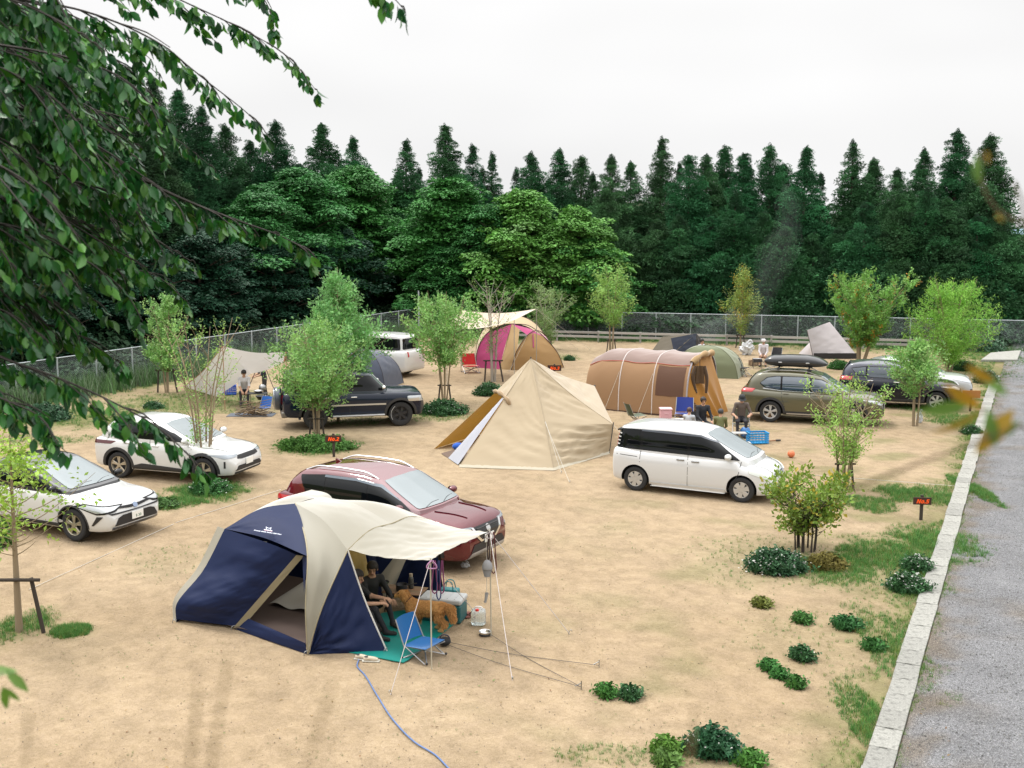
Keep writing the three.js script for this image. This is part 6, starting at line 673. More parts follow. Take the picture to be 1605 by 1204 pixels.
{ // pink and tan dome with its tarp
  const p = gnd(808, 575), t = thing('dome_tent', 'pink and tan dome tent with crossed brown poles', 'tent', p), pink = cloth([0.42, 0.05, 0.17]), tan = cloth([0.42, 0.28, 0.13]), cream = cloth([0.5, 0.38, 0.22]), brown = mt([0.06, 0.03, 0.02], 0.6); const W = 3.6, H = 2.35, arch = (x0, x1, z0, h, zt = z0) => Array.from({ length: 13 }, (_, i) => { const a = Math.PI * i / 12, k = Math.sin(a); return V(lerp(x0, x1, (1 - Math.cos(a)) / 2), Math.pow(k, 0.75) * h, lerp(z0, zt, k)); });
  const f0 = arch(-1.85, 1.5, 0.3, H * 0.86, 0.0), f1 = arch(-1.9, 1.6, -0.9, H, -0.8), f2 = arch(-1.7, 1.55, -2.5, H * 0.92, -2.2); part('roof_band', coons(f0, f1, [f0[0], f1[0]], [f0[12], f1[12]], 30, 8, 0, 0.01, 50), cream, t); part('roof_panel', coons(f1, f2, [f1[0], f2[0]], [f1[12], f2[12]], 30, 8, 0, 0.01, 51), pink, t); for (const f of [f0, f1, f2]) part('pole_sleeve', tube(f, 0.022, 36, 5), brown, t);
  const L0 = V(-1.85, 0, 0.3), ap = f0[6], m1 = V(-0.75, 0, 0.95); part('front_pink', coons([L0, m1], [f0[3], f0[6]], [L0, f0[1], f0[3]], [m1, mix3(m1, ap, 0.5).add(V(0, 0.1, 0)), ap], 14, 14, 0.04, 0.02, 52), pink, t); const m2 = V(-0.2, 0, 1.1), pa = [m2, V(0.05, 0.85, 1.02), V(0.55, 1.55, 0.65), V(1.0, 1.72, 0.15), V(1.5, 1.4, -0.4)], pb = [V(2.25, 0, 0.2), V(1.95, 0.7, 0.25), V(1.3, 1.45, 0.25), V(0.6, 1.95, 0.1), f0[6]];
  part('front_tan', coons([m1, m2], [ap, mix3(ap, V(0.55, 1.55, 0.65), 0.5)], [m1, ap], [m2, V(0.05, 0.85, 1.02), mix3(ap, V(0.55, 1.55, 0.65), 0.5)], 12, 16, 0.02, 0.015, 53), tan, t); part('porch_tan', coons([m2, V(1.2, 0, 0.95), pb[0]], [pa[2], V(0.8, 1.62, 0.45), pb[2]], pa.slice(0, 3), pb.slice(0, 3), 18, 16, 0.06, 0.02, 54), cloth([0.38, 0.23, 0.09]), t); part('porch_pink', coons([pa[2], V(0.8, 1.62, 0.45), pb[2]], [ap, mix3(ap, f0[8], 0.5), f0[8]], [pa[2], ap], [pb[2], f0[8]], 12, 8, 0.03, 0.01, 55), pink, t); part('side_pink', coons([pb[0], V(1.6, 0, -2.5)], [f0[9], f2[9]], pb.slice(0, 3).concat([f0[9]]), [f2[12], f2[10], f2[9]], 14, 12, 0.02, 0.02, 56), pink, t); part('porch_pole', tube(pa, 0.02, 30, 5), brown, t); part('porch_pole', tube(pb, 0.02, 30, 5), brown, t); part('zip_strap', tube([V(0.8, 1.6, 0.6), V(0.82, 1.0, 0.86)], 0.03, 6, 5), pink, t);
  part('left_panel', coons([V(-1.7, 0, -2.5), L0], [f2[3], f0[3]], [V(-1.7, 0, -2.5), f2[1], f2[3]], [L0, f0[1], f0[3]], 12, 12, 0.03, 0.02, 57), pink, t); guy(t, pa[2], V(-0.3, 0, 1.9));
  const O = gnd(700, 556), q = [gnd(712, 498, 2.6), gnd(841, 483, 2.7), gnd(790, 502, 2.1), gnd(728, 505, 2.3)], tp = thing('beige_tarp', 'pale beige tarp stretched high behind the pink dome tent', 'tarp', O), cm = cloth([0.48, 0.38, 0.28]); const [c0, c1, c2, c3] = [far(722, 486, 50.5), far(841, 484, 50), far(806, 502, 46.5), far(700, 514, 46)].map((v) => v.sub(O)); part('sheet', sheet((u, v) => { const q2 = mix3(mix3(c0, c1, u), mix3(c3, c2, u), v); q2.y -= 0.28 * Math.sin(Math.PI * u) * (0.6 + 0.4 * Math.sin(Math.PI * v)) - 0.0; return q2; }, 24, 14), cm, tp); for (const c of [c0, c1, c2, c3]) part('tarp_pole', bar(c.clone().setY(0), c, 0.016), mt([0.4, 0.38, 0.35], 0.4, { metalness: 0.5 }), tp); guy(tp, c1, gnd(905, 548).sub(O)); guy(tp, c1, gnd(925, 548).sub(O));
}
{ // smaller tents at the back
  const g1 = gnd(1128, 592), t1 = thing('green_dome_tent', 'small grey-green dome tent beside the tunnel tent', 'tent', g1.clone().add(V(-0.35, 0, -1.0))), gm = cloth([0.155, 0.175, 0.095]), gm2 = cloth([0.175, 0.195, 0.11]); dome(t1, 3.0, 2.0, 1.32, [gm, gm2, gm, gm], mt([0.1, 0.11, 0.06], 0.8), -0.35); part('logo_patch', sheet((u, v) => V(-0.05 + 0.42 * u, 0.92 - 0.10 * u + 0.1 * v, 0.66 - v * 0.07 + 0.05), 3, 2), mt([0.6, 0.62, 0.58], 0.8), t1);
  const g2 = gnd(1068, 553), t2 = thing('ridge_tent', 'small dark navy and tan ridge tent near the back fence', 'tent', g2), tan2 = cloth([0.12, 0.10, 0.07]), nv = cloth([0.02, 0.028, 0.05]), rf = V(0.7, 1.05, 0.35), rbk = V(-0.9, 0.75, -0.9); part('left_panel', coons([V(-1.5, 0, -0.5), V(-0.55, 0, 0.65)], [rbk, rf], [V(-1.5, 0, -0.5), rbk], [V(-0.55, 0, 0.65), rf], 10, 8, 0, 0.02, 60), tan2, t2); part('door_panel', coons([V(-0.45, 0.02, 0.62), V(0.62, 0.02, 0.75)], [V(-0.6, 0.78, 0.25), rf], [V(-0.45, 0.02, 0.62), V(-0.6, 0.78, 0.25)], [V(0.62, 0.02, 0.75), rf], 12, 10, 0.02, 0.03, 61), nv, t2); part('right_panel', coons([V(0.62, 0.02, 0.75), V(1.55, 0, 0.3)], [rf, rf.clone().add(V(0.001, 0, 0))], [V(0.62, 0.02, 0.75), rf], [V(1.55, 0, 0.3), rf], 10, 10, 0, 0.02, 62), cloth([0.03, 0.025, 0.022]), t2); part('back_panel', coons([V(1.55, 0, 0.3), V(0.2, 0, -1.6)], [rf, rbk], [V(1.55, 0, 0.3), rf], [V(0.2, 0, -1.6), rbk], 10, 8, 0, 0.02, 63), tan2, t2);
  const g3 = gnd(1298, 562), t3 = thing('pyramid_tent', 'pale grey pyramid tent half hidden by the wide-crowned tree', 'tent', g3), gy = cloth([0.46, 0.42, 0.425]), apx = V(0.35, 1.72, -1.2), l1 = V(-1.05, 1.4, -0.2), fl = V(-0.75, 0, 0.1), fr = V(1.55, 0, 0.05), bl2 = V(-0.9, 0, -2.2), br = V(1.7, 0, -2.2); part('front_panel', coons([fl, fr], [l1, apx], [fl, l1], [fr, mix3(fr, apx, 0.5), apx], 18, 16, -0.05, 0.03, 64), gy, t3); part('left_panel', coons([bl2, fl], [apx, l1], [bl2, apx], [fl, l1], 12, 12, 0, 0.03, 65), gy, t3); part('right_panel', tri(fr, br, apx, 12, 0, 0.02, 66), gy, t3); part('back_panel', tri(br, bl2, apx, 12, 0, 0.02, 67), gy, t3); part('dark_hem', bx(2.3, 0.28, 0.02, 0.4, 0.14, 0.12), cloth([0.03, 0.028, 0.03]), t3); part('side_pole', bar(fl, l1, 0.014), darkWood, t3);
  const g4 = gnd(590, 612), t4 = thing('slate_tent', 'slate blue dome tent behind the dark off-roader', 'tent', g4.clone().add(V(-0.7, 0, -1.5))), sl = cloth([0.055, 0.068, 0.105]), sl2 = cloth([0.065, 0.078, 0.115]); dome(t4, 2.7, 2.2, 1.5, [sl, sl2, sl, sl2], mt([0.03, 0.03, 0.04], 0.8), -0.25); part('pennant', tri(V(0.0, 1.3, 0.4), V(0.2, 1.27, 0.42), V(0.1, 1.1, 0.55), 3), mt([0.5, 0.2, 0.03], 0.8), t4);
  const O = gnd(330, 612), t5 = thing('sloping_tarp', 'large pale grey tarp sloping to the ground by the left fence', 'tarp', O), lg = cloth([0.74, 0.71, 0.70], { transmission: 0.35 }), k = [gnd(288, 606), gnd(340, 622), gnd(393, 586, 1.15), gnd(349, 543, 2.3), gnd(448, 552, 1.9), gnd(445, 567, 1.55)].map((q) => q.sub(O)); part('ground_slope', coons([k[0], k[1]], [k[3], k[2]], [k[0], mix3(k[0], k[3], 0.5).add(V(0, -0.15, 0)), k[3]], [k[1], k[2]], 18, 18, 0.0, 0.03, 70), lg, t5); part('roof_sheet', coons([k[2], mix3(k[2], k[5], 0.5).add(V(0, -0.08, 0)), k[5]], [k[3], mix3(k[3], k[4], 0.5).add(V(0, -0.12, 0)), k[4]], [k[2], k[3]], [k[5], k[4]], 18, 12, 0, 0.02, 71), lg, t5); for (const q of [k[3], k[4]]) part('tarp_pole', bar(q.clone().setY(0), q, 0.016), mt([0.35, 0.2, 0.12], 0.6), t5); part('edge_tape', [tube([k[0], mix3(k[0], k[3], 0.5).add(V(0, -0.15, 0)), k[3]], 0.014, 16, 5), tube([k[4], k[5]], 0.02, 6, 5)], mt([0.4, 0.15, 0.08], 0.8), t5); guy(t5, k[4], gnd(490, 566).sub(O));
}
// ---------------------------------------------------------------- people and the dog: one skin drawn over a skeleton of tapered bones
function netSurface(f, lo, hi, h) { // surface nets over the distance field f
  const n = [0, 1, 2].map((k) => Math.ceil((hi[k] - lo[k]) / h) + 1), [nx, ny, nz] = n, F = new Float32Array(nx * ny * nz), id = (i, j, k) => (k * ny + j) * nx + i;
  for (let k = 0; k < nz; k++) for (let j = 0; j < ny; j++) for (let i = 0; i < nx; i++) F[id(i, j, k)] = f(lo[0] + i * h, lo[1] + j * h, lo[2] + k * h);
  const cell = new Int32Array(nx * ny * nz).fill(-1), P = [], ix = [];
  for (let k = 0; k < nz - 1; k++) for (let j = 0; j < ny - 1; j++) for (let i = 0; i < nx - 1; i++) { let m = 0, x = 0, y = 0, z = 0, c = 0; const v = []; for (let q = 0; q < 8; q++) { const w = F[id(i + (q & 1), j + (q >> 1 & 1), k + (q >> 2))]; v.push(w); if (w < 0) m |= 1 << q; } if (m === 0 || m === 255) continue; for (let a = 0; a < 8; a++) for (const bit of [1, 2, 4]) { const b = a | bit; if (b === a || (v[a] < 0) === (v[b] < 0)) continue; const t = v[a] / (v[a] - v[b]); x += (a & 1) + (bit === 1 ? t : 0); y += (a >> 1 & 1) + (bit === 2 ? t : 0); z += (a >> 2) + (bit === 4 ? t : 0); c++; } cell[id(i, j, k)] = P.length / 3; P.push(lo[0] + (i + x / c) * h, lo[1] + (j + y / c) * h, lo[2] + (k + z / c) * h); }
  for (let k = 1; k < nz - 1; k++) for (let j = 1; j < ny - 1; j++) for (let i = 1; i < nx - 1; i++) { const a = F[id(i, j, k)] < 0; const quad = (p, q, r, s, flip) => { const A = cell[p], B = cell[q], C = cell[r], D = cell[s]; if (A < 0 || B < 0 || C < 0 || D < 0) return; flip ? ix.push(A, B, C, A, C, D) : ix.push(A, C, B, A, D, C); };
    if (a !== F[id(i + 1, j, k)] < 0) quad(id(i, j - 1, k - 1), id(i, j, k - 1), id(i, j, k), id(i, j - 1, k), a); if (a !== F[id(i, j + 1, k)] < 0) quad(id(i - 1, j, k - 1), id(i - 1, j, k), id(i, j, k), id(i, j, k - 1), a); if (a !== F[id(i, j, k + 1)] < 0) quad(id(i - 1, j - 1, k), id(i, j - 1, k), id(i, j, k), id(i - 1, j, k), a); }
  const g = new THREE.BufferGeometry(); g.setAttribute('position', new THREE.Float32BufferAttribute(P, 3)); g.setIndex(ix); g.computeVertexNormals(); return g;
}
const boneD = (b, x, y, z) => { const px = x - b.a.x, py = y - b.a.y, pz = z - b.a.z, t = clamp((px * b.d.x + py * b.d.y + pz * b.d.z) / b.l2), r = b.ra + (b.rb - b.ra) * t; const fx = px - b.d.x * t, fy = py - b.d.y * t, fz = (pz - b.d.z * t) / (b.flat ?? 1); return Math.sqrt(fx * fx + fy * fy + fz * fz) - r; };
function limb(a, b, ra, rb, c, flat) { const d = b.clone().sub(a); if (d.lengthSq() < 1e-8) d.y = 1e-4; return { a, b, d, l2: d.lengthSq(), ra, rb, c, flat }; }
function skinOver(bones, h, k = 0.03, paintAt) { // smooth union of the bones, coloured by the nearest bone
  const lo = [1e9, 1e9, 1e9], hi = [-1e9, -1e9, -1e9]; for (const b of bones) for (const q of [b.a, b.b]) { const r = Math.max(b.ra, b.rb) + 0.03; ['x', 'y', 'z'].forEach((s, i) => { lo[i] = Math.min(lo[i], q[s] - r); hi[i] = Math.max(hi[i], q[s] + r); }); }
  const g = netSurface((x, y, z) => { let d = 1e9; for (const b of bones) { const e = boneD(b, x, y, z), m = clamp(0.5 + 0.5 * (d - e) / k); d = d > 1e8 ? e : lerp(d, e, m) - k * m * (1 - m); } return d; }, lo, hi, h), p = g.attributes.position, c = new Float32Array(p.count * 3);
  for (let i = 0; i < p.count; i++) { const x = p.getX(i), y = p.getY(i), z = p.getZ(i); let best = 1e9, q = bones[0]; for (const b of bones) { const e = boneD(b, x, y, z); if (e < best) { best = e; q = b; } } c.set((paintAt && paintAt(x, y, z)) ?? q.c, i * 3); } g.setAttribute('color', new THREE.BufferAttribute(c, 3)); return g.toNonIndexed();
}
const SKIN = [0.46, 0.27, 0.18];
const headGeo = (() => { // chin down -y, face +z; origin at the middle of the head
  const b = [limb(V(0, 0.03, -0.015), V(0, 0.035, 0.0), 0.082, 0.08, SKIN), limb(V(0, -0.02, 0.01), V(0, -0.075, 0.045), 0.062, 0.036, SKIN), limb(V(0, 0.0, 0.085), V(0, -0.03, 0.1), 0.008, 0.014, SKIN), ...[-1, 1].flatMap((s) => [limb(V(s * 0.078, 0.0, -0.005), V(s * 0.084, -0.03, 0.0), 0.014, 0.01, SKIN), limb(V(s * 0.03, 0.02, 0.068), V(s * 0.038, 0.018, 0.062), 0.013, 0.012, SKIN)]), limb(V(-0.014, -0.055, 0.083), V(0.014, -0.055, 0.083), 0.008, 0.008, [0.34, 0.13, 0.11])];
  return skinOver(b, 0.0065, 0.02, (x, y, z) => (z > 0.06 && Math.abs(Math.abs(x) - 0.033) < 0.015 && Math.abs(y - 0.008) < 0.0075 ? [0.02, 0.015, 0.012] : z > 0.06 && Math.abs(Math.abs(x) - 0.034) < 0.02 && Math.abs(y - 0.032) < 0.005 ? [0.04, 0.025, 0.02] : undefined));
})();
const handGeo = (() => { const c = SKIN, b = [limb(V(0, 0, 0), V(0.0, 0, 0.075), 0.022, 0.026, c), limb(V(-0.02, 0, 0.03), V(-0.026, 0, 0.078), 0.016, 0.014, c), limb(V(0.02, 0, 0.03), V(0.026, 0, 0.076), 0.016, 0.014, c)]; [[-0.03, 0.036], [-0.010, 0.043], [0.011, 0.040], [0.031, 0.031]].forEach(([x, l]) => { const p0 = V(x, 0, 0.082), p1 = V(x * 1.12, -0.010, 0.082 + l * 0.75), p2 = V(x * 1.14, -0.032, 0.082 + l * 1.25), p3 = V(x * 1.1, -0.052, 0.082 + l * 1.3); b.push(limb(p0, p1, 0.0095, 0.009, c), limb(p1, p2, 0.009, 0.008, c), limb(p2, p3, 0.008, 0.007, c)); }); b.push(limb(V(-0.024, -0.004, 0.02), V(-0.052, -0.016, 0.05), 0.013, 0.011, c), limb(V(-0.052, -0.016, 0.05), V(-0.054, -0.032, 0.078), 0.010, 0.008, c)); return skinOver(b, 0.0045, 0.008); })();
const handL = mirrorX(handGeo);
function mirrorX(g) { const c = g.clone().scale(-1, 1, 1); for (const k of Object.keys(c.attributes)) { const s = 3, a = c.attributes[k].array; for (let i = 0; i < a.length; i += 9) for (let q = 0; q < s; q++) [a[i + q], a[i + s + q]] = [a[i + s + q], a[i + q]]; } c.computeVertexNormals(); return c; }
function aim(g, at, z, up = UPV) { const Z = z.clone().normalize(), X = up.clone().cross(Z).normalize(), Y = Z.clone().cross(X); return g.clone().applyMatrix4(new THREE.Matrix4().makeBasis(X, Y, Z).setPosition(at)); }
const skinM = mt([1, 1, 1], 0.75, { vertexColors: true });
function person(label, pos, turn, o) { // faces local +z
  const { seat = 0.4, lean = 0.06, shirt = [0.05, 0.05, 0.06], legs = [0.02, 0.02, 0.025], shoes = [0.04, 0.035, 0.03], hair = [0.012, 0.009, 0.008], sleeve = 'long', size = 1, look = [0, -0.25, 1], wr = [[-0.12, -0.30, 0.34], [0.12, -0.30, 0.34]], stand = false, hat, bob, knees, feet, bare } = o, t = thing('person', label, 'person', pos, turn);
  const py = stand ? 0.92 : seat + 0.1, pel = V(0, py, 0), ch = V(0, py + 0.40, lean), nk = V(0, py + 0.545, lean * 1.25), hd = V(0, py + 0.675, lean * 1.4 + 0.015), B = [limb(pel, V(0, py + 0.2, lean * 0.4), 0.125, 0.115, legs, 0.85), limb(V(0, py + 0.1, lean * 0.2), ch, 0.125, 0.135, shirt, 0.78), limb(ch, nk, 0.10, 0.05, shirt, 0.85), limb(nk, hd.clone().add(V(0, -0.03, 0)), 0.05, 0.05, SKIN)], hands = [];
  for (const [i, s] of [[0, -1], [1, 1]]) {
    const sh = V(s * 0.165, py + 0.475, lean * 1.05), w = V(s * 0 + wr[i][0], ch.y + wr[i][1], ch.z + wr[i][2]), mid = mix3(sh, w, 0.5), reach = sh.distanceTo(w), bend = Math.sqrt(Math.max(0.002, 0.27 * 0.27 - reach * reach / 4)), el = mid.add(V(s * bend * 0.55, -bend * 0.8, -bend * 0.35)); B.push(limb(V(s * 0.08, py + 0.47, lean), sh, 0.075, 0.062, shirt), limb(sh, el, 0.056, 0.045, sleeve === 'none' ? SKIN : shirt), limb(el, w, 0.042, 0.028, sleeve === 'long' ? shirt : SKIN)); const d = w.clone().sub(el); hands.push(aim(i ? handGeo : handL, w, d));
    const hp = V(s * 0.09, py - 0.02, 0.02), kn = knees ? V(...knees[i]) : stand ? V(s * 0.1, 0.5, 0.03) : V(s * 0.13, seat + 0.09, 0.42), an = feet ? V(...feet[i]) : stand ? V(s * 0.1, 0.09, -0.02) : V(s * 0.13, 0.09, 0.46), toe = an.clone().add(V(s * 0.02, -0.045, 0.15)); B.push(limb(hp, kn, 0.088, 0.062, legs), limb(kn, an, 0.056, 0.04, bare ? SKIN : legs), limb(an.clone().add(V(0, -0.035, -0.02)), toe, 0.045, 0.036, shoes));
  }
  const face = V(...look), hg = aim(headGeo, hd, face), body = skinOver(B, 0.016, 0.035), all = mergeGeometries([body, hg, ...hands].map((g) => { g.deleteAttribute('uv'); return g; })); part('body', all, skinM, t);
  const hairB = (x, y, z) => { const d = Math.sqrt(x * x + ((y - 0.035) * 0.96) ** 2 + ((z + 0.012) * 0.92) ** 2) - 0.097, cutFace = Math.max(z - 0.035 + (bob ? Math.max(0, 0.05 - Math.abs(x)) * 0 : 0), -(y - (hat ? 0.2 : 0.055))), low = (bob ? -0.075 : -0.035) - y; return Math.max(d, Math.min(z - 0.03, -(y - 0.05), bob ? Math.max(0.05 - Math.abs(x), z - 0.065) : 1) < 0 ? -1 : 0.01, low); }; part('hair', aim(netSurface(hairB, [-0.12, -0.12, -0.13], [0.12, 0.16, 0.12], 0.009), hd, face), mt(hair, 0.6), t);
  if (hat) { const hm = mt(hat.c, 0.8), gs = [lathe([[0, 0.135], [0.05, 0.13], [0.088, 0.10], [0.102, 0.05], [0.104, 0.03], [0.1, 0.03]], 20)]; if (hat.brim) gs.push(sheet((u, v) => { const a = lerp(-1.15, 1.15, u), r = 0.1 + 0.085 * v * Math.cos(a * 0.9); return V(Math.sin(a) * r, 0.04 - 0.02 * v, Math.cos(a) * r); }, 12, 4)); part('hat', merge(gs.map((g) => aim(g, hd, face))), hm, t); }
  t.scale.setScalar(size); return t;
}
const away = (u, v, dx = 0, dz = 0) => gnd(u, v).add(V(dx, 0, dz));
// porch of the front tent
person('woman with bobbed dark hair in a dark jacket sitting inside the navy tent', away(560, 984, 0.14, -0.5), 0.55, { seat: 0.12, knees: [[-0.13, 0.36, 0.40], [0.14, 0.38, 0.40]], feet: [[-0.13, 0.09, 0.62], [0.13, 0.09, 0.64]], lean: 0.1, shirt: [0.012, 0.013, 0.014], hair: [0.014, 0.010, 0.009], bob: true, look: [-0.45, -0.3, 0.85], wr: [[-0.05, -0.16, 0.44], [0.2, -0.2, 0.40]] });
person('person in black trousers reaching towards the dog in the tent porch', away(556, 1000, -0.12, -0.1), 1.35, { seat: 0.22, knees: [[-0.12, 0.42, 0.42], [0.12, 0.42, 0.42]], feet: [[-0.12, 0.09, 0.58], [0.12, 0.09, 0.60]], lean: 0.12, shirt: [0.012, 0.012, 0.014], sleeve: 'short', hair: [0.014, 0.010, 0.009], look: [0.1, -0.3, 1], wr: [[-0.1, -0.10, 0.46], [0.1, -0.08, 0.47]], shoes: [0.02, 0.02, 0.02] });
// family behind the minivan
person('man in a brown shirt and dark cap sitting behind the white minivan bonnet', away(1162, 683, 0, -0.1), -0.15, { seat: 0.42, shirt: [0.10, 0.075, 0.062], sleeve: 'short', hat: { c: [0.02, 0.022, 0.025], brim: true }, look: [0.1, -0.55, 1], wr: [[-0.2, -0.26, 0.26], [0.24, -0.22, 0.28]] });
person('woman in a black sweater sitting at the low table behind the minivan roof', away(1102, 690, 0, -0.3), 0.15, { seat: 0.42, shirt: [0.012, 0.014, 0.02], hair: [0.02, 0.012, 0.01], bob: true, look: [0.05, -0.2, 1], wr: [[-0.1, -0.32, 0.3], [0.2, -0.32, 0.3]] });
person('child with tied brown hair seen from behind over the minivan roof', away(1078, 694, 0, 0), 2.6, { seat: 0.36, size: 0.86, shirt: [0.4, 0.42, 0.45], sleeve: 'short', hair: [0.06, 0.028, 0.02], look: [0, -0.2, 1] });
person('child with short grey-black hair over the rear of the minivan windscreen', away(1128, 700, 0, 0), 2.9, { seat: 0.36, size: 0.9, shirt: [0.12, 0.13, 0.05], sleeve: 'short', hair: [0.035, 0.036, 0.04], look: [0, -0.1, 1] });
// far back and left
person('person in white with a white cap sitting by the far campfire', away(1196, 573, 0, 0), -0.25, { seat: 0.4, lean: 0.14, shirt: [0.55, 0.52, 0.55], legs: [0.35, 0.25, 0.2], sleeve: 'long', bare: true, hat: { c: [0.68, 0.66, 0.68] }, look: [-0.2, -0.6, 1], wr: [[-0.1, -0.34, 0.28], [0.1, -0.34, 0.28]] });
person('person with dark hair and white shirt half hidden behind the green dome tent', away(1097, 574, 0, 0), 0.7, { seat: 0.4, shirt: [0.5, 0.5, 0.52], sleeve: 'short', look: [0.4, -0.3, 1] });
person('person in a white shirt sitting by the firewood under the grey tarp', away(384, 634, 0, 0), 0.2, { seat: 0.42, lean: 0.16, shirt: [0.52, 0.50, 0.50], sleeve: 'short', look: [0.1, -0.6, 1], wr: [[-0.08, -0.36, 0.28], [0.1, -0.36, 0.28]] });
person('person in a navy shirt and cap standing at the cooking tripod on the left', away(416, 626, 0, 0), -1.1, { stand: true, size: 0.88, lean: 0.1, shirt: [0.014, 0.017, 0.035], legs: [0.05, 0.045, 0.045], sleeve: 'short', hat: { c: [0.014, 0.017, 0.035], brim: true }, look: [0, -0.6, 1], wr: [[-0.12, -0.26, 0.32], [0.12, -0.28, 0.3]] });
{ // golden retriever, head to the left
  const c = [0.52, 0.26, 0.075], l = [0.62, 0.40, 0.19], b = (a, e, r0, r1, k = c) => limb(V(...a), V(...e), r0, r1, k), B = [b([-0.30, 0.47, 0], [0.05, 0.47, 0], 0.145, 0.13), b([0.05, 0.47, 0], [0.28, 0.49, 0], 0.125, 0.12), b([-0.30, 0.42, 0], [-0.22, 0.36, 0], 0.12, 0.10, l), b([-0.32, 0.52, 0], [-0.47, 0.68, 0.0], 0.115, 0.085), b([-0.49, 0.71, 0], [-0.53, 0.72, 0], 0.085, 0.08), b([-0.56, 0.695, 0], [-0.68, 0.66, 0], 0.05, 0.036, l), b([-0.685, 0.672, 0], [-0.69, 0.672, 0], 0.018, 0.016, [0.012, 0.01, 0.01])];
  for (const s of [-1, 1]) B.push(b([-0.46, 0.755, s * 0.075], [-0.44, 0.65, s * 0.095], 0.03, 0.035, [0.24, 0.09, 0.02]), b([-0.27, 0.42, s * 0.085], [-0.25 - 0.03 * s, 0.25, s * 0.085], 0.075, 0.045), b([-0.25 - 0.03 * s, 0.25, s * 0.085], [-0.27 - 0.03 * s, 0.045, s * 0.085], 0.04, 0.032, l), b([-0.27 - 0.03 * s, 0.035, s * 0.085], [-0.32 - 0.03 * s, 0.028, s * 0.085], 0.035, 0.03, l), b([0.27, 0.46, s * 0.085], [0.19 + 0.06 * s, 0.30, s * 0.09], 0.105, 0.06), b([0.19 + 0.06 * s, 0.30, s * 0.09], [0.33 + 0.06 * s, 0.19, s * 0.088], 0.052, 0.034, l), b([0.33 + 0.06 * s, 0.19, s * 0.088], [0.29 + 0.06 * s, 0.045, s * 0.088], 0.032, 0.03, l), b([0.29 + 0.06 * s, 0.034, s * 0.088], [0.23 + 0.06 * s, 0.028, s * 0.088], 0.035, 0.03, l));
  B.push(b([0.38, 0.54, 0], [0.50, 0.47, 0.02], 0.05, 0.06), b([0.50, 0.47, 0.02], [0.55, 0.27, 0.03], 0.065, 0.05, l)); const t = thing('golden_retriever', 'golden retriever standing on the teal groundsheet with its head raised to the left', 'dog', gnd(668, 992).add(V(0, 0.02, -0.1)), -0.22), g = skinOver(B, 0.011, 0.06, (x, y, z) => { const n = noise3(x * 14, y * 26, z * 14) * 0.5 + noise3(x * 40, y * 60, z * 40) * 0.5; const lowc = y < 0.36 ? 0.45 : 0.08, k = 0.86 + 0.22 * n; return Math.abs(x + 0.58) < 0.014 && Math.abs(Math.abs(z) - 0.055) < 0.016 && Math.abs(y - 0.735) < 0.015 ? [0.015, 0.01, 0.01] : x < -0.675 && y > 0.65 ? [0.012, 0.01, 0.01] : [lerp(c[0], l[0], lowc) * k, lerp(c[1], l[1], lowc) * k, lerp(c[2], l[2], lowc) * k]; }); part('body', g, mt([1, 1, 1], 0.8, { vertexColors: true, sheen: 0.3, sheenColor: col(1, 0.8, 0.5) }), t);
  rnd = seeded(91); const mats = [], cs = [], pa = g.attributes.position, na = g.attributes.normal, tuft = quadLeaf(0.055, 0.0075); for (let i = 0; i < 9000; i++) { const k = Math.floor(R(pa.count)), p = V().fromBufferAttribute(pa, k), n = V().fromBufferAttribute(na, k); if (p.y < 0.1 || p.x < -0.56) continue; const d = V(0.75, -0.55, 0).add(n.multiplyScalar(0.55)).add(randDir().multiplyScalar(0.25)).normalize(); const q = new THREE.Quaternion().setFromUnitVectors(V(1, 0, 0), d), long = p.y < 0.38 || p.x > 0.4 ? 1.5 : 0.8; mats.push(new THREE.Matrix4().compose(p, q, V(long, long, long))); const m = R(0.75, 1.2); cs.push(col(0.60 * m, 0.32 * m, 0.11 * m)); } copies('coat', tuft, mt([1, 1, 1], 0.8), mats, t, cs); t.scale.setScalar(0.8); part('collar', new THREE.TorusGeometry(0.1, 0.012, 6, 24).rotateY(Math.PI / 2).rotateZ(-0.75).translate(-0.39, 0.6, 0), mt([0.05, 0.02, 0.02], 0.6), t);
}
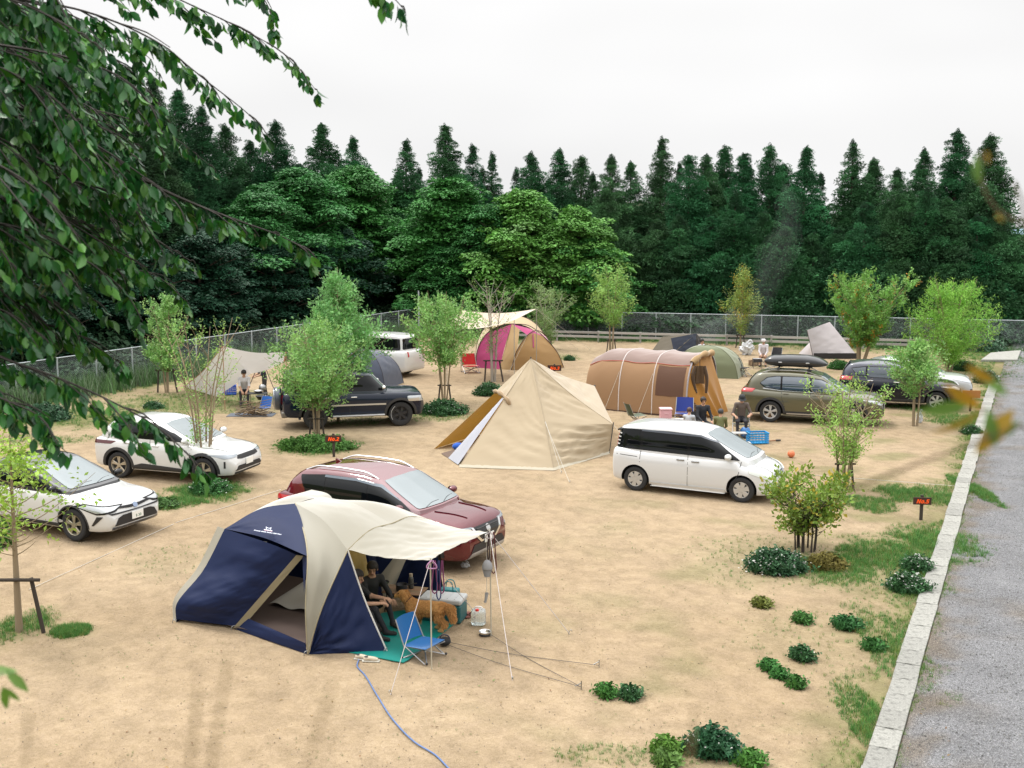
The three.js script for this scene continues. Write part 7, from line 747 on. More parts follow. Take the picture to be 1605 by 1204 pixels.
// ---------------------------------------------------------------- camping gear
const metalM = mt([0.35, 0.35, 0.36], 0.35, { metalness: 0.8 }), darkMetal = mt([0.04, 0.04, 0.045], 0.45, { metalness: 0.4 }), blackCloth = cloth([0.012, 0.012, 0.014], { transmission: 0 });
function foldChair(name, label, p, turn, fabric, size = 1, low = false) { // crossed legs, sling seat and back
  const t = thing(name, label, 'chair', p, turn), h = low ? 0.22 : 0.36, w = 0.26, bt = low ? 0.62 : 0.78; part('seat', sheet((u, v) => V(lerp(-w, w, u), h + 0.03 * v - 0.05 * Math.sin(Math.PI * u) * Math.sin(Math.PI * v), lerp(-0.22, 0.24, v)), 8, 8), fabric, t); part('backrest', sheet((u, v) => V(lerp(-w, w, u) * (1 - 0.1 * v), lerp(h + 0.02, bt, v), -0.22 - 0.16 * v - 0.05 * Math.sin(Math.PI * u)), 8, 8), fabric, t);
  for (const s of [-1, 1]) { part('leg', bar(V(s * w, 0, 0.26), V(-s * w, h, -0.2), 0.011), metalM, t); part('leg', bar(V(s * w, 0, -0.24), V(-s * w, h, 0.24), 0.011), metalM, t); part('back_post', bar(V(s * w, 0.0, 0.22), V(s * w, h, -0.18), 0.011), metalM, t); part('back_post', bar(V(s * w, h - 0.05, -0.18), V(s * w * 0.92, bt, -0.38), 0.011), metalM, t); part('foot', new THREE.SphereGeometry(0.022, 8, 6).translate(s * w, 0.015, 0.26), blackM, t); part('foot', new THREE.SphereGeometry(0.022, 8, 6).translate(s * w, 0.015, -0.24), blackM, t); } t.scale.setScalar(size); return t;
}
foldChair('low_chair', 'bright blue low folding chair in front of the navy tent', gnd(664, 1030).add(V(0, 0.01, 0)), 1.0, cloth([0.004, 0.12, 0.36], { transmission: 0.15 }), 0.95, true);
foldChair('camp_chair', 'dark blue high-backed camp chair behind the minivan roof', gnd(1072, 668), -0.2, cloth([0.01, 0.03, 0.22]), 1.15); foldChair('camp_chair', 'camp chair that the man in the brown shirt sits on', gnd(1163, 684).add(V(0, 0, -0.15)), -0.15, cloth([0.06, 0.065, 0.035])); foldChair('camp_chair', 'camp chair under the woman in the black sweater', gnd(1102, 690).add(V(0, 0, -0.35)), 0.15, blackCloth); foldChair('camp_chair', 'green folding chair left of the pink box', gnd(998, 668), 1.9, cloth([0.06, 0.08, 0.04])); foldChair('camp_chair', 'black bucket chair behind the person in white', gnd(1207, 572).add(V(0.25, 0, -0.2)), -0.6, blackCloth); foldChair('camp_chair', 'empty black bucket chair on the far sand', gnd(1166, 589), 0.9, blackCloth, 0.95); foldChair('camp_chair', 'red folding seat beside the pink dome tent', gnd(738, 584), 0.3, cloth([0.5, 0.012, 0.015]), 1.3, true); foldChair('camp_chair', 'blue camp chair beside the firewood on the left', gnd(411, 648), -0.4, cloth([0.005, 0.10, 0.40]), 0.9, true);
for (const [u, v, dx, dz, l] of [[1128, 700, 0, 0.1, 'small stool under the child with grey-black hair'], [1078, 694, 0, 0.1, 'small stool under the child with tied hair'], [1097, 574, 0, -0.1, 'small stool under the person behind the green dome tent'], [384, 634, 0, -0.1, 'small stool under the person by the firewood'], [1196, 573, 0, -0.05, 'small stool under the person in white'], [556, 1000, -0.16, -0.12, 'low stool under the person in black trousers']]) { const t = thing('stool', l, 'stool', away(u, v, dx, dz)), low = v > 900 ? 0.2 : 0.37; part('seat', bx(0.34, 0.035, 0.3, 0, low, 0, 0.012), blackCloth, t); for (const s of [-1, 1]) { part('leg', bar(V(s * 0.15, 0, 0.13), V(-s * 0.15, low, 0.13), 0.01), metalM, t); part('leg', bar(V(s * 0.15, 0, -0.13), V(-s * 0.15, low, -0.13), 0.01), metalM, t); } }
function cooler(label, p, turn, w, h, d, bm, lm) { const t = thing('cooler_box', label, 'cooler', p, turn); part('body', bx(w, h * 0.74, d, 0, h * 0.37, 0, 0.03), bm, t); part('lid', bx(w * 1.03, h * 0.22, d * 1.04, 0, h * 0.87, 0, 0.035), lm, t); for (let i = -2; i <= 2; i++) part('lid_rib', bx(0.02, 0.012, d * 0.8, i * w * 0.17, h * 0.985, 0, 0.004), lm, t); part('handle', tube([V(-w / 2, h * 0.6, d * 0.3), V(-w / 2 - 0.05, h * 0.56, 0), V(-w / 2, h * 0.6, -d * 0.3)], 0.012, 10, 6), lm, t); part('latch', bx(0.08, 0.1, 0.02, 0, h * 0.72, d * 0.52, 0.008), lm, t); return t; }
cooler('teal cooler with a pale grey lid beside the dog', gnd(689, 978).add(V(0.05, 0, -0.25)), -0.25, 0.72, 0.42, 0.42, mt([0.01, 0.10, 0.11], 0.5), mt([0.42, 0.43, 0.43], 0.55)); cooler('green cooler with a white lid behind the minivan roof', gnd(1062, 678), 0.1, 0.5, 0.44, 0.4, mt([0.015, 0.07, 0.045], 0.5), mt([0.5, 0.5, 0.48], 0.55));
{ const t = thing('storage_box', 'tall pale pink plastic box in front of the tunnel tent', 'box', gnd(1043, 668)); part('body', bx(0.38, 0.56, 0.34, 0, 0.28, 0, 0.03), mt([0.62, 0.34, 0.38], 0.6), t); part('lid', bx(0.41, 0.05, 0.37, 0, 0.585, 0, 0.015), mt([0.66, 0.42, 0.45], 0.55), t); part('handle', bx(0.14, 0.03, 0.02, 0, 0.45, 0.175, 0.008), mt([0.66, 0.42, 0.45], 0.55), t); }
{ // water carrier, bowl, shoes and small things round the porch
  let t = thing('water_carrier', 'clear square water carrier full of water standing on the sand', 'water carrier', gnd(750, 978)); part('body', bx(0.25, 0.25, 0.25, 0, 0.125, 0, 0.055), mt([0.86, 0.9, 0.9], 0.12, { transmission: 0.75, thickness: 0.2, ior: 1.33, attenuationColor: col(0.85, 0.92, 0.92), attenuationDistance: 0.5 }), t); part('cap', new THREE.CylinderGeometry(0.03, 0.032, 0.03, 14).translate(-0.02, 0.262, 0.06), mt([0.6, 0.03, 0.02], 0.5), t); part('handle', tube([V(-0.07, 0.245, 0), V(-0.05, 0.29, 0), V(0.05, 0.29, 0), V(0.07, 0.245, 0)], 0.011, 14, 6), mt([0.7, 0.7, 0.7], 0.5), t);
  t = thing('dog_bowl', 'shiny steel dog bowl on the sand', 'bowl', gnd(760, 995)); part('bowl', lathe([[0.0, 0.012], [0.06, 0.012], [0.075, 0.05], [0.095, 0.062], [0.10, 0.058], [0.092, 0.0], [0.0, 0.0]], 28), mt([0.62, 0.62, 0.62], 0.15, { metalness: 1 }), t); part('rubber_ring', new THREE.TorusGeometry(0.092, 0.007, 6, 28).rotateX(Math.PI / 2).translate(0, 0.007, 0), blackM, t);
  const shoe = (label, p, turn, m, sole) => { const g = thing('shoe', label, 'shoe', p, turn); part('upper', tube([V(0, 0.035, -0.09), V(0, 0.05, -0.02), V(0, 0.035, 0.08), V(0, 0.03, 0.12)], (k) => lerp(0.036, 0.038, k) * (k > 0.9 ? 0.8 : 1), 12, 10), m, g); part('sole', bx(0.085, 0.022, 0.27, 0, 0.011, 0.015, 0.01), sole, g); part('opening', new THREE.SphereGeometry(0.03, 10, 6).scale(1, 0.35, 1.4).translate(0, 0.075, -0.05), blackM, g); };
  const cr = mt([0.5, 0.43, 0.33], 0.8); shoe('cream slip-on shoe nearer the blue hose', gnd(567, 1034), 1.3, cr, mt([0.5, 0.48, 0.42], 0.8)); shoe('cream slip-on shoe farther from the blue hose', gnd(580, 1037), 1.5, cr, mt([0.5, 0.48, 0.42], 0.8));
  for (const [u, v, l] of [[729, 966, 'left brown sandal beside the teal cooler'], [737, 964, 'right brown sandal beside the teal cooler']]) { const g = thing('sandal', l, 'sandal', gnd(u, v), 0.5); part('sole', bx(0.09, 0.025, 0.25, 0, 0.0125, 0, 0.012), mt([0.16, 0.05, 0.035], 0.8), g); part('strap', tube([V(-0.045, 0.02, 0.03), V(0, 0.06, 0.045), V(0.045, 0.02, 0.03)], 0.014, 10, 6), mt([0.10, 0.03, 0.02], 0.7), g); }
  const bag = (label, p, s, m) => { const g = new THREE.IcosahedronGeometry(1, 3), q = g.attributes.position; for (let i = 0; i < q.count; i++) { const v = V().fromBufferAttribute(q, i), k = 0.85 + 0.3 * noise3(v.x * 2.3 + p.x, v.y * 2.3, v.z * 2.3); q.setXYZ(i, v.x * k * s[0], Math.max(-0.9, v.y * k) * s[1] + s[1] * 0.85, v.z * k * s[2]); } g.computeVertexNormals(); const o = thing('plastic_bag', label, 'bag', p); part('bag', g, m, o); part('tied_handle', tube([V(0, s[1] * 1.5, 0), V(s[0] * 0.4, s[1] * 2.1, 0), V(s[0] * 0.7, s[1] * 1.7, 0)], s[0] * 0.12, 8, 5), m, o); }, film = mt([0.62, 0.63, 0.64], 0.35, { transmission: 0.3 });
  bag('small white plastic bag on the sand near the red car', gnd(729, 890), [0.10, 0.06, 0.07], film); bag('white rubbish bag by the far tree', gnd(1170, 556), [0.42, 0.36, 0.36], film); bag('clear bag at the foot of the green dome tent', gnd(1147, 591), [0.18, 0.14, 0.16], film); bag('white bag tied to the young tree by the navy car', gnd(1441, 663), [0.12, 0.22, 0.1], film);
  t = thing('tote_bag', 'teal tote bag standing behind the cooler', 'bag', gnd(703, 958).add(V(0, 0, -0.35)), -0.2); part('body', bx(0.34, 0.28, 0.2, 0, 0.15, 0, 0.03), cloth([0.01, 0.16, 0.17]), t); for (const s of [-1, 1]) part('strap', tube([V(-0.09, 0.28, s * 0.09), V(-0.05, 0.42, s * 0.06), V(0.05, 0.42, s * 0.06), V(0.09, 0.28, s * 0.09)], 0.01, 14, 5), cloth([0.02, 0.18, 0.2]), t);
  t = thing('low_table', 'low wooden table with cookware in front of the woman', 'table', gnd(632, 966).add(V(0, 0, -0.35)), -0.25); for (let i = 0; i < 6; i++) part('slat', bx(0.7, 0.02, 0.066, 0, 0.34, -0.19 + i * 0.074, 0.004), mt([0.22 + 0.02 * (i % 3), 0.15, 0.085], 0.7), t); for (const x of [-1, 1]) for (const z of [-1, 1]) part('leg', bar(V(x * 0.3, 0, z * 0.2), V(x * 0.27, 0.33, z * 0.16), 0.012), darkMetal, t); const tb = t.position.clone().add(V(0, 0.352, 0));
  t = thing('camp_pot', 'black pot with a handle on the low table', 'pot', tb.clone().add(V(-0.05, 0, 0.05))); part('pot', lathe([[0, 0], [0.09, 0.0], [0.1, 0.02], [0.1, 0.11], [0.105, 0.115], [0.095, 0.115], [0.092, 0.03], [0, 0.02]], 24), darkMetal, t); part('handle', bar(V(0.1, 0.1, 0), V(0.26, 0.13, 0), 0.009), darkMetal, t);
  t = thing('camp_bottle', 'grey flask standing on the low table', 'bottle', tb.clone().add(V(0.1, 0, -0.08))); part('body', lathe([[0, 0], [0.045, 0.0], [0.048, 0.02], [0.048, 0.17], [0.03, 0.21], [0.0, 0.21]], 20), mt([0.08, 0.08, 0.075], 0.4, { metalness: 0.4 }), t); part('cap', new THREE.CylinderGeometry(0.03, 0.03, 0.05, 16).translate(0, 0.235, 0), mt([0.36, 0.3, 0.22], 0.6), t);
  t = thing('skillet', 'green food dish held above the table', 'dish', tb.clone().add(V(-0.40, 0.10, 0.02))); part('dish', lathe([[0, 0], [0.10, 0.0], [0.13, 0.045], [0.135, 0.045], [0.105, -0.008], [0, -0.008]], 24), darkMetal, t); part('salad', lathe([[0, 0.035], [0.06, 0.03], [0.11, 0.015]], 14), mt([0.06, 0.16, 0.03], 0.8), t);
  t = thing('camp_lamp', 'black round camp bag at the edge of the groundsheet', 'bag', gnd(697, 1012)); part('body', new THREE.SphereGeometry(0.09, 16, 12).scale(1.1, 0.8, 1).translate(0, 0.07, 0), blackCloth, t); part('strap', new THREE.TorusGeometry(0.08, 0.012, 6, 20).translate(0, 0.1, 0), mt([0.03, 0.03, 0.05], 0.6), t);
  // ropes hung on the awning poles
  const nt = gnd(676.5, 1049).add(V(0, 1.69, 0)), ft = gnd(770, 997).add(V(-0.02, 1.74, 0)); const loops = (name, label, p, list) => { const o = thing(name, label, 'rope', p); for (const [x, l, w, m] of list) part('loop', tube([V(x, 0, 0.02), V(x - w, -l * 0.5, 0.03), V(x - w * 1.2, -l * 0.92, 0.03), V(x, -l, 0.035), V(x + w * 1.2, -l * 0.92, 0.03), V(x + w, -l * 0.5, 0.03), V(x + 0.01, 0, 0.02)], 0.011, 40, 6), m, o); };
  const pur = mt([0.14, 0.03, 0.09], 0.8), nvR = mt([0.02, 0.03, 0.10], 0.8), mar = mt([0.09, 0.02, 0.02], 0.8); loops('hanging_rope', 'purple and blue dog leads hung on the near awning pole', nt, [[0.06, 0.5, 0.03, pur], [0.12, 0.6, 0.022, nvR], [0.17, 0.5, 0.02, pur], [0.02, 0.12, 0.06, mt([0.4, 0.2, 0.35], 0.8)]]); loops('hanging_rope', 'dark red lead hung on the far awning pole', ft, [[0.06, 0.68, 0.03, mar], [-0.02, 0.45, 0.012, mt([0.05, 0.03, 0.03], 0.8)], [0.0, 0.1, 0.05, mt([0.4, 0.35, 0.35], 0.8)]]);
  t = thing('baseball_cap', 'grey cap hung on the far awning pole', 'cap', ft.clone().add(V(-0.04, -0.46, 0.05))); part('crown', new THREE.SphereGeometry(0.10, 16, 10, 0, 6.3, 0, 1.7).scale(0.85, 1.3, 0.8).translate(0, -0.12, 0), mt([0.26, 0.26, 0.27], 0.9), t); part('peak', sheet((u, v) => V(lerp(-0.08, 0.08, u) * (1 - v * 0.4), -0.13 - 0.13 * v, 0.03 + 0.03 * Math.sin(Math.PI * u)), 8, 4), mt([0.22, 0.22, 0.23], 0.9), t); t = thing('hanging_brush', 'small grey glove hung by a string on the far awning pole', 'glove', ft.clone().add(V(-0.05, -1.0, 0.05))); part('glove', tube([V(0, 0, 0), V(-0.01, -0.08, 0), V(-0.025, -0.16, 0)], (k) => lerp(0.03, 0.018, k), 8, 8), mt([0.3, 0.3, 0.31], 0.9), t); part('string', bar(V(0, 0.9, -0.03), V(0, 0, 0), 0.004), ropeM, t);
  // blue hose and white boundary strings
  const hp = [[562, 1036], [560, 1046], [572, 1060], [590, 1090], [616, 1130], [650, 1165], [682, 1185], [705, 1208], [740, 1240]].map(([u, v]) => gnd(u, v).setY(0.014)); solo('garden_hose', 'blue hose winding over the sand from the tent to the bottom edge', 'hose', tube(hp, 0.011, 120, 8), mt([0.10, 0.17, 0.36], 0.5)); const st = (l, a, b) => { const p = gnd(...a).setY(0.006), q = gnd(...b).setY(0.006); solo('boundary_string', l, 'string', tube(Array.from({ length: 9 }, (_, i) => mix3(p, q, i / 8).add(V(0, 0.002, 0.02 * noise2(i, 3)))), 0.006, 40, 5), mt([0.6, 0.57, 0.52], 0.9)); }; st('white string on the sand left of the navy tent', [45, 925], [272, 822]); st('white string on the sand beyond the nearly bare sapling', [275, 820], [440, 768]); st('dark string on the sand right of the minivan', [1232, 742], [1495, 762]);
}
{ // crates, ball, wood
  const cm = mt([0.01, 0.24, 0.52], 0.5); const crate = (label, p, turn, w, h, d, m) => { const t = thing('crate', label, 'crate', p, turn); for (const s of [-1, 1]) { for (let i = 0; i < 5; i++) { part('side_bar', bx(w, h * 0.1, 0.012, 0, h * (0.07 + i * 0.215), s * d / 2, 0.003), m, t); part('side_bar', bx(0.012, h * 0.1, d, s * w / 2, h * (0.07 + i * 0.215), 0, 0.003), m, t); } for (let i = 0; i < 7; i++) part('side_rib', bx(0.014, h, 0.016, lerp(-w / 2, w / 2, i / 6), h / 2, s * d / 2, 0.003), m, t); for (let i = 1; i < 5; i++) part('side_rib', bx(0.016, h, 0.014, s * w / 2, h / 2, lerp(-d / 2, d / 2, i / 5), 0.003), m, t); } part('floor', bx(w, 0.012, d, 0, 0.01, 0), m, t); part('rim', [bx(w + 0.03, 0.03, 0.03, 0, h, d / 2, 0.005), bx(w + 0.03, 0.03, 0.03, 0, h, -d / 2, 0.005), bx(0.03, 0.03, d - 0.03, w / 2, h, 0, 0.005), bx(0.03, 0.03, d - 0.03, -w / 2, h, 0, 0.005)], m, t); return t; };
  crate('light blue plastic crate beside the man in the brown shirt', gnd(1187, 694), 0.12, 0.58, 0.32, 0.38, cm); crate('dark blue plastic crate under the grey tarp on the left', gnd(360, 618), 0.2, 0.5, 0.34, 0.36, mt([0.01, 0.06, 0.36], 0.5)); crate('small wooden crate by the rear wheel of the olive wagon', gnd(1207, 660), -0.1, 0.4, 0.26, 0.28, mt([0.28, 0.17, 0.08], 0.8)); crate('wooden crate of firewood near the far campfire', gnd(1183, 573), 0.1, 0.5, 0.24, 0.3, mt([0.2, 0.13, 0.08], 0.8));
  const ball = solo('ball', 'orange ball lying on the sand right of the minivan', 'ball', new THREE.SphereGeometry(0.105, 28, 18), mt([0.62, 0.17, 0.07], 0.55, { bumpMap: weave, bumpScale: 0.004 }), gnd(1240, 717).add(V(0, 0.1, 0)));
  const bl2 = thing('blue_bag_stack', 'blue plastic bag in front of the light blue crate', 'bag', gnd(1168, 686)); part('bag', new THREE.IcosahedronGeometry(0.17, 2).scale(1, 1.1, 0.8).translate(0, 0.17, 0), mt([0.05, 0.2, 0.5], 0.4, { transmission: 0.2 }), bl2); const tl = thing('black_tool', 'black and wooden tongs right of the light blue crate', 'tool', gnd(1212, 692), 0.2); part('handle', bar(V(-0.15, 0.02, 0), V(0.1, 0.03, 0), 0.02), mt([0.25, 0.12, 0.06], 0.8), tl); part('head', bx(0.16, 0.05, 0.06, 0.16, 0.03, 0, 0.01), darkMetal, tl);
  const tw = thing('blue_towel', 'blue and white striped towel hanging by the open end of the tunnel tent', 'towel', gnd(1078, 645).add(V(0, 1.0, 0))); for (let i = 0; i < 4; i++) part('stripe', sheet((u, v) => V(lerp(-0.12, 0.12, u), -0.14 * (i + v) , 0.02 * Math.sin(u * 8)), 6, 3), cloth(i % 2 ? [0.5, 0.5, 0.5] : [0.02, 0.14, 0.5]), tw); part('line', bar(V(-0.2, 0.005, 0), V(0.2, 0.005, 0), 0.006), ropeM, tw); for (const s of [-1, 1]) part('stand', bar(V(s * 0.2, -1.0, 0), V(s * 0.2, 0.01, 0), 0.01), metalM, tw);
  const ft = thing('folding_table', 'low folding table loaded with dishes between the family behind the minivan', 'table', gnd(1110, 700).add(V(0, 0, 0.2))); part('tabletop', bx(0.9, 0.025, 0.5, 0, 0.42, 0, 0.008), mt([0.3, 0.2, 0.12], 0.7), ft); for (const x of [-1, 1]) for (const z of [-1, 1]) part('leg', bar(V(x * 0.4, 0, z * 0.22), V(x * 0.38, 0.41, z * 0.2), 0.012), metalM, ft); const rk = thing('grill_rack', 'small grey folding grill stand in front of the man in the brown shirt', 'grill', gnd(1158, 697)); part('top', bx(0.42, 0.03, 0.3, 0, 0.36, 0, 0.01), mt([0.4, 0.4, 0.39], 0.5, { metalness: 0.3 }), rk); for (const s of [-1, 1]) { part('leg', bar(V(s * 0.2, 0, 0.14), V(-s * 0.2, 0.35, 0.14), 0.01), darkMetal, rk); part('leg', bar(V(s * 0.2, 0, -0.14), V(-s * 0.2, 0.35, -0.14), 0.01), darkMetal, rk); }
  // firewood, tripod and table on the left
  rnd = seeded(95); const fw = thing('firewood_pile', 'heap of cut branches in front of the person in the white shirt', 'firewood', gnd(390, 652)); for (let i = 0; i < 60; i++) { const y = R(0.03, 0.55), a = V(R(-.5, .3), y * R(0.2, 1), R(-.2, .2)), b = a.clone().add(V(R(.2, .7), R(-.12, .2), R(-.25, .25))); b.y = Math.max(0.02, b.y); part('branch', bar(a, b, R(0.008, 0.022), R(0.005, 0.014), 6), pick([youngBark, darkWood, mt([0.18, 0.12, 0.07], 0.9)]), fw); }
  const tp = thing('cooking_tripod', 'dark iron tripod standing over the fire on the left', 'tripod', gnd(412, 632)); const apex = V(0, 1.75, 0); for (const [x, z] of [[-0.75, 0.2], [0.7, 0.3], [0.05, -0.7]]) part('leg', bar(V(x, 0, z), apex.clone().add(V(-x * 0.2, 0.3, -z * 0.2)), 0.014), darkMetal, tp); part('chain', bar(apex, V(0, 0.7, 0), 0.006), darkMetal, tp); part('kettle', lathe([[0, 0.5], [0.12, 0.5], [0.14, 0.56], [0.12, 0.66], [0.04, 0.71], [0, 0.71]], 20), mt([0.3, 0.3, 0.3], 0.35, { metalness: 0.8 }), tp); part('fire_bowl', lathe([[0, 0.16], [0.16, 0.18], [0.26, 0.28], [0.27, 0.28], [0.17, 0.14], [0, 0.12]], 20), darkMetal, tp); part('fire_stand', [bar(V(-0.15, 0, 0.1), V(0, 0.14, 0), 0.01), bar(V(0.15, 0, 0.1), V(0, 0.14, 0), 0.01), bar(V(0, 0, -0.16), V(0, 0.14, 0), 0.01)], darkMetal, tp);
  const lt = thing('camp_table', 'small table with bowls beside the tripod on the left', 'table', gnd(404, 640)); part('tabletop', bx(0.7, 0.025, 0.4, 0, 0.55, 0, 0.008), mt([0.04, 0.04, 0.04], 0.6), lt); for (const x of [-1, 1]) for (const z of [-1, 1]) part('leg', bar(V(x * 0.3, 0, z * 0.17), V(x * 0.3, 0.54, z * 0.17), 0.012), darkMetal, lt); const bw = thing('metal_bowl', 'bright metal bowl on the small table on the left', 'bowl', lt.position.clone().add(V(0.05, 0.563, 0))); part('bowl', lathe([[0, 0.0], [0.1, 0.0], [0.18, 0.09], [0.185, 0.09], [0.1, -0.0], [0, 0.01]], 20), mt([0.55, 0.55, 0.55], 0.25, { metalness: 0.9 }), bw); const mat2 = solo('ground_mat', 'grey mat lying in front of the firewood on the left', 'mat', bx(1.6, 0.012, 0.7, 0, 0.008, 0), mt([0.09, 0.10, 0.12], 0.9), gnd(386, 650).add(V(0.2, 0, 0.1)));
  const cf = thing('campfire_grill', 'black grill stand of the far campfire', 'grill', gnd(1188, 578).add(V(0, 0, -0.2))); part('bowl', bx(0.4, 0.16, 0.3, 0, 0.36, 0, 0.02), darkMetal, cf); for (const x of [-1, 1]) for (const z of [-1, 1]) part('leg', bar(V(x * 0.2, 0, z * 0.14), V(x * 0.16, 0.3, z * 0.11), 0.012), darkMetal, cf); for (let i = 0; i < 5; i++) part('grate_bar', bar(V(-0.19, 0.45, -0.11 + i * 0.055), V(0.19, 0.45, -0.11 + i * 0.055), 0.006), metalM, cf);
}
{ // numbered signs: orange lettering on dark boards
  const sign = (label, p, h, w, text, turn = 0, boardC = [0.05, 0.022, 0.014], ink = '#ff5a10') => { const t = thing('sign', label, 'sign', p, turn); part('post', bx(0.07, h + 0.08, 0.05, 0, (h + 0.08) / 2 - 0.03, -0.03, 0.008), darkWood, t); const b = part('board', bx(w, w * 0.42, 0.03, 0, h - w * 0.2, 0.012, 0.006), mt(boardC, 0.85), t); part('lettering', new THREE.PlaneGeometry(w * 0.94, w * 0.36).translate(0, h - w * 0.2, 0.0285), mt([1, 1, 1], 0.7, { alphaTest: 0.4, map: canvasTex(256, 98, (c, W, H) => { c.clearRect(0, 0, W, H); c.fillStyle = ink; c.strokeStyle = ink; c.lineWidth = 5; c.font = 'bold italic 84px sans-serif'; c.textAlign = 'center'; c.textBaseline = 'middle'; c.fillText(text, W / 2, H / 2 + 4); c.strokeText(text, W / 2, H / 2 + 4); }) }), t); };
  sign('dark board reading No.2 in orange below the full young tree', gnd(523, 716), 0.62, 0.46, 'No.2'); sign('dark board reading No.5 in orange in the grass by the gutter', gnd(1444, 815), 0.52, 0.4, 'No.5', -0.1); sign('dark board with orange numbering beside the pink dome tent', gnd(869, 583), 0.3, 0.62, 'No.3'); sign('weathered orange-brown sign board at the far end of the gutter', gnd(1521, 645), 0.75, 0.62, '', -0.1, [0.36, 0.15, 0.04], '#8a3b10');
}
{ // smoke drifting from the far campfires: thin plumes, each a few nested veils so that its edge is soft
  const sm = mt([0.85, 0.88, 0.92], 1, { transparent: true, opacity: 0.0035, specularIntensity: 0 });
  const plume = (t, h, r, seed) => { for (const q of [1, 0.72, 0.45]) part('veil', sheet((u, v) => { const a = u * Math.PI * 2, y = lerp(0.5, h, v), rr = r(v) * q * (1 + 0.4 * noise3(Math.cos(a) * 0.9 + seed, y * 0.55, Math.sin(a) * 0.9) + 0.18 * noise3(Math.cos(a) * 2 + seed, y * 1.5, Math.sin(a) * 2)); return V(0.3 + v * 1.1 + 0.45 * Math.sin(v * 6 + seed) + Math.cos(a) * rr, y, -2.5 * v + Math.sin(a) * rr); }, 40, 60), sm, t); };
  plume(thing('smoke', 'thin pale smoke drifting up from the far campfire', 'smoke', gnd(1188, 578)), 8.5, (v) => 0.12 + 1.1 * Math.sin(Math.PI * Math.pow(v, 0.8)) ** 0.8 * (0.3 + v) * 0.75, 3);
  plume(thing('smoke', 'faint smoke hanging over the sand behind the green dome tent', 'smoke', gnd(1106, 560)), 2.3, (v) => 0.05 + 1.0 * Math.sin(Math.PI * v) ** 0.8, 9);
}
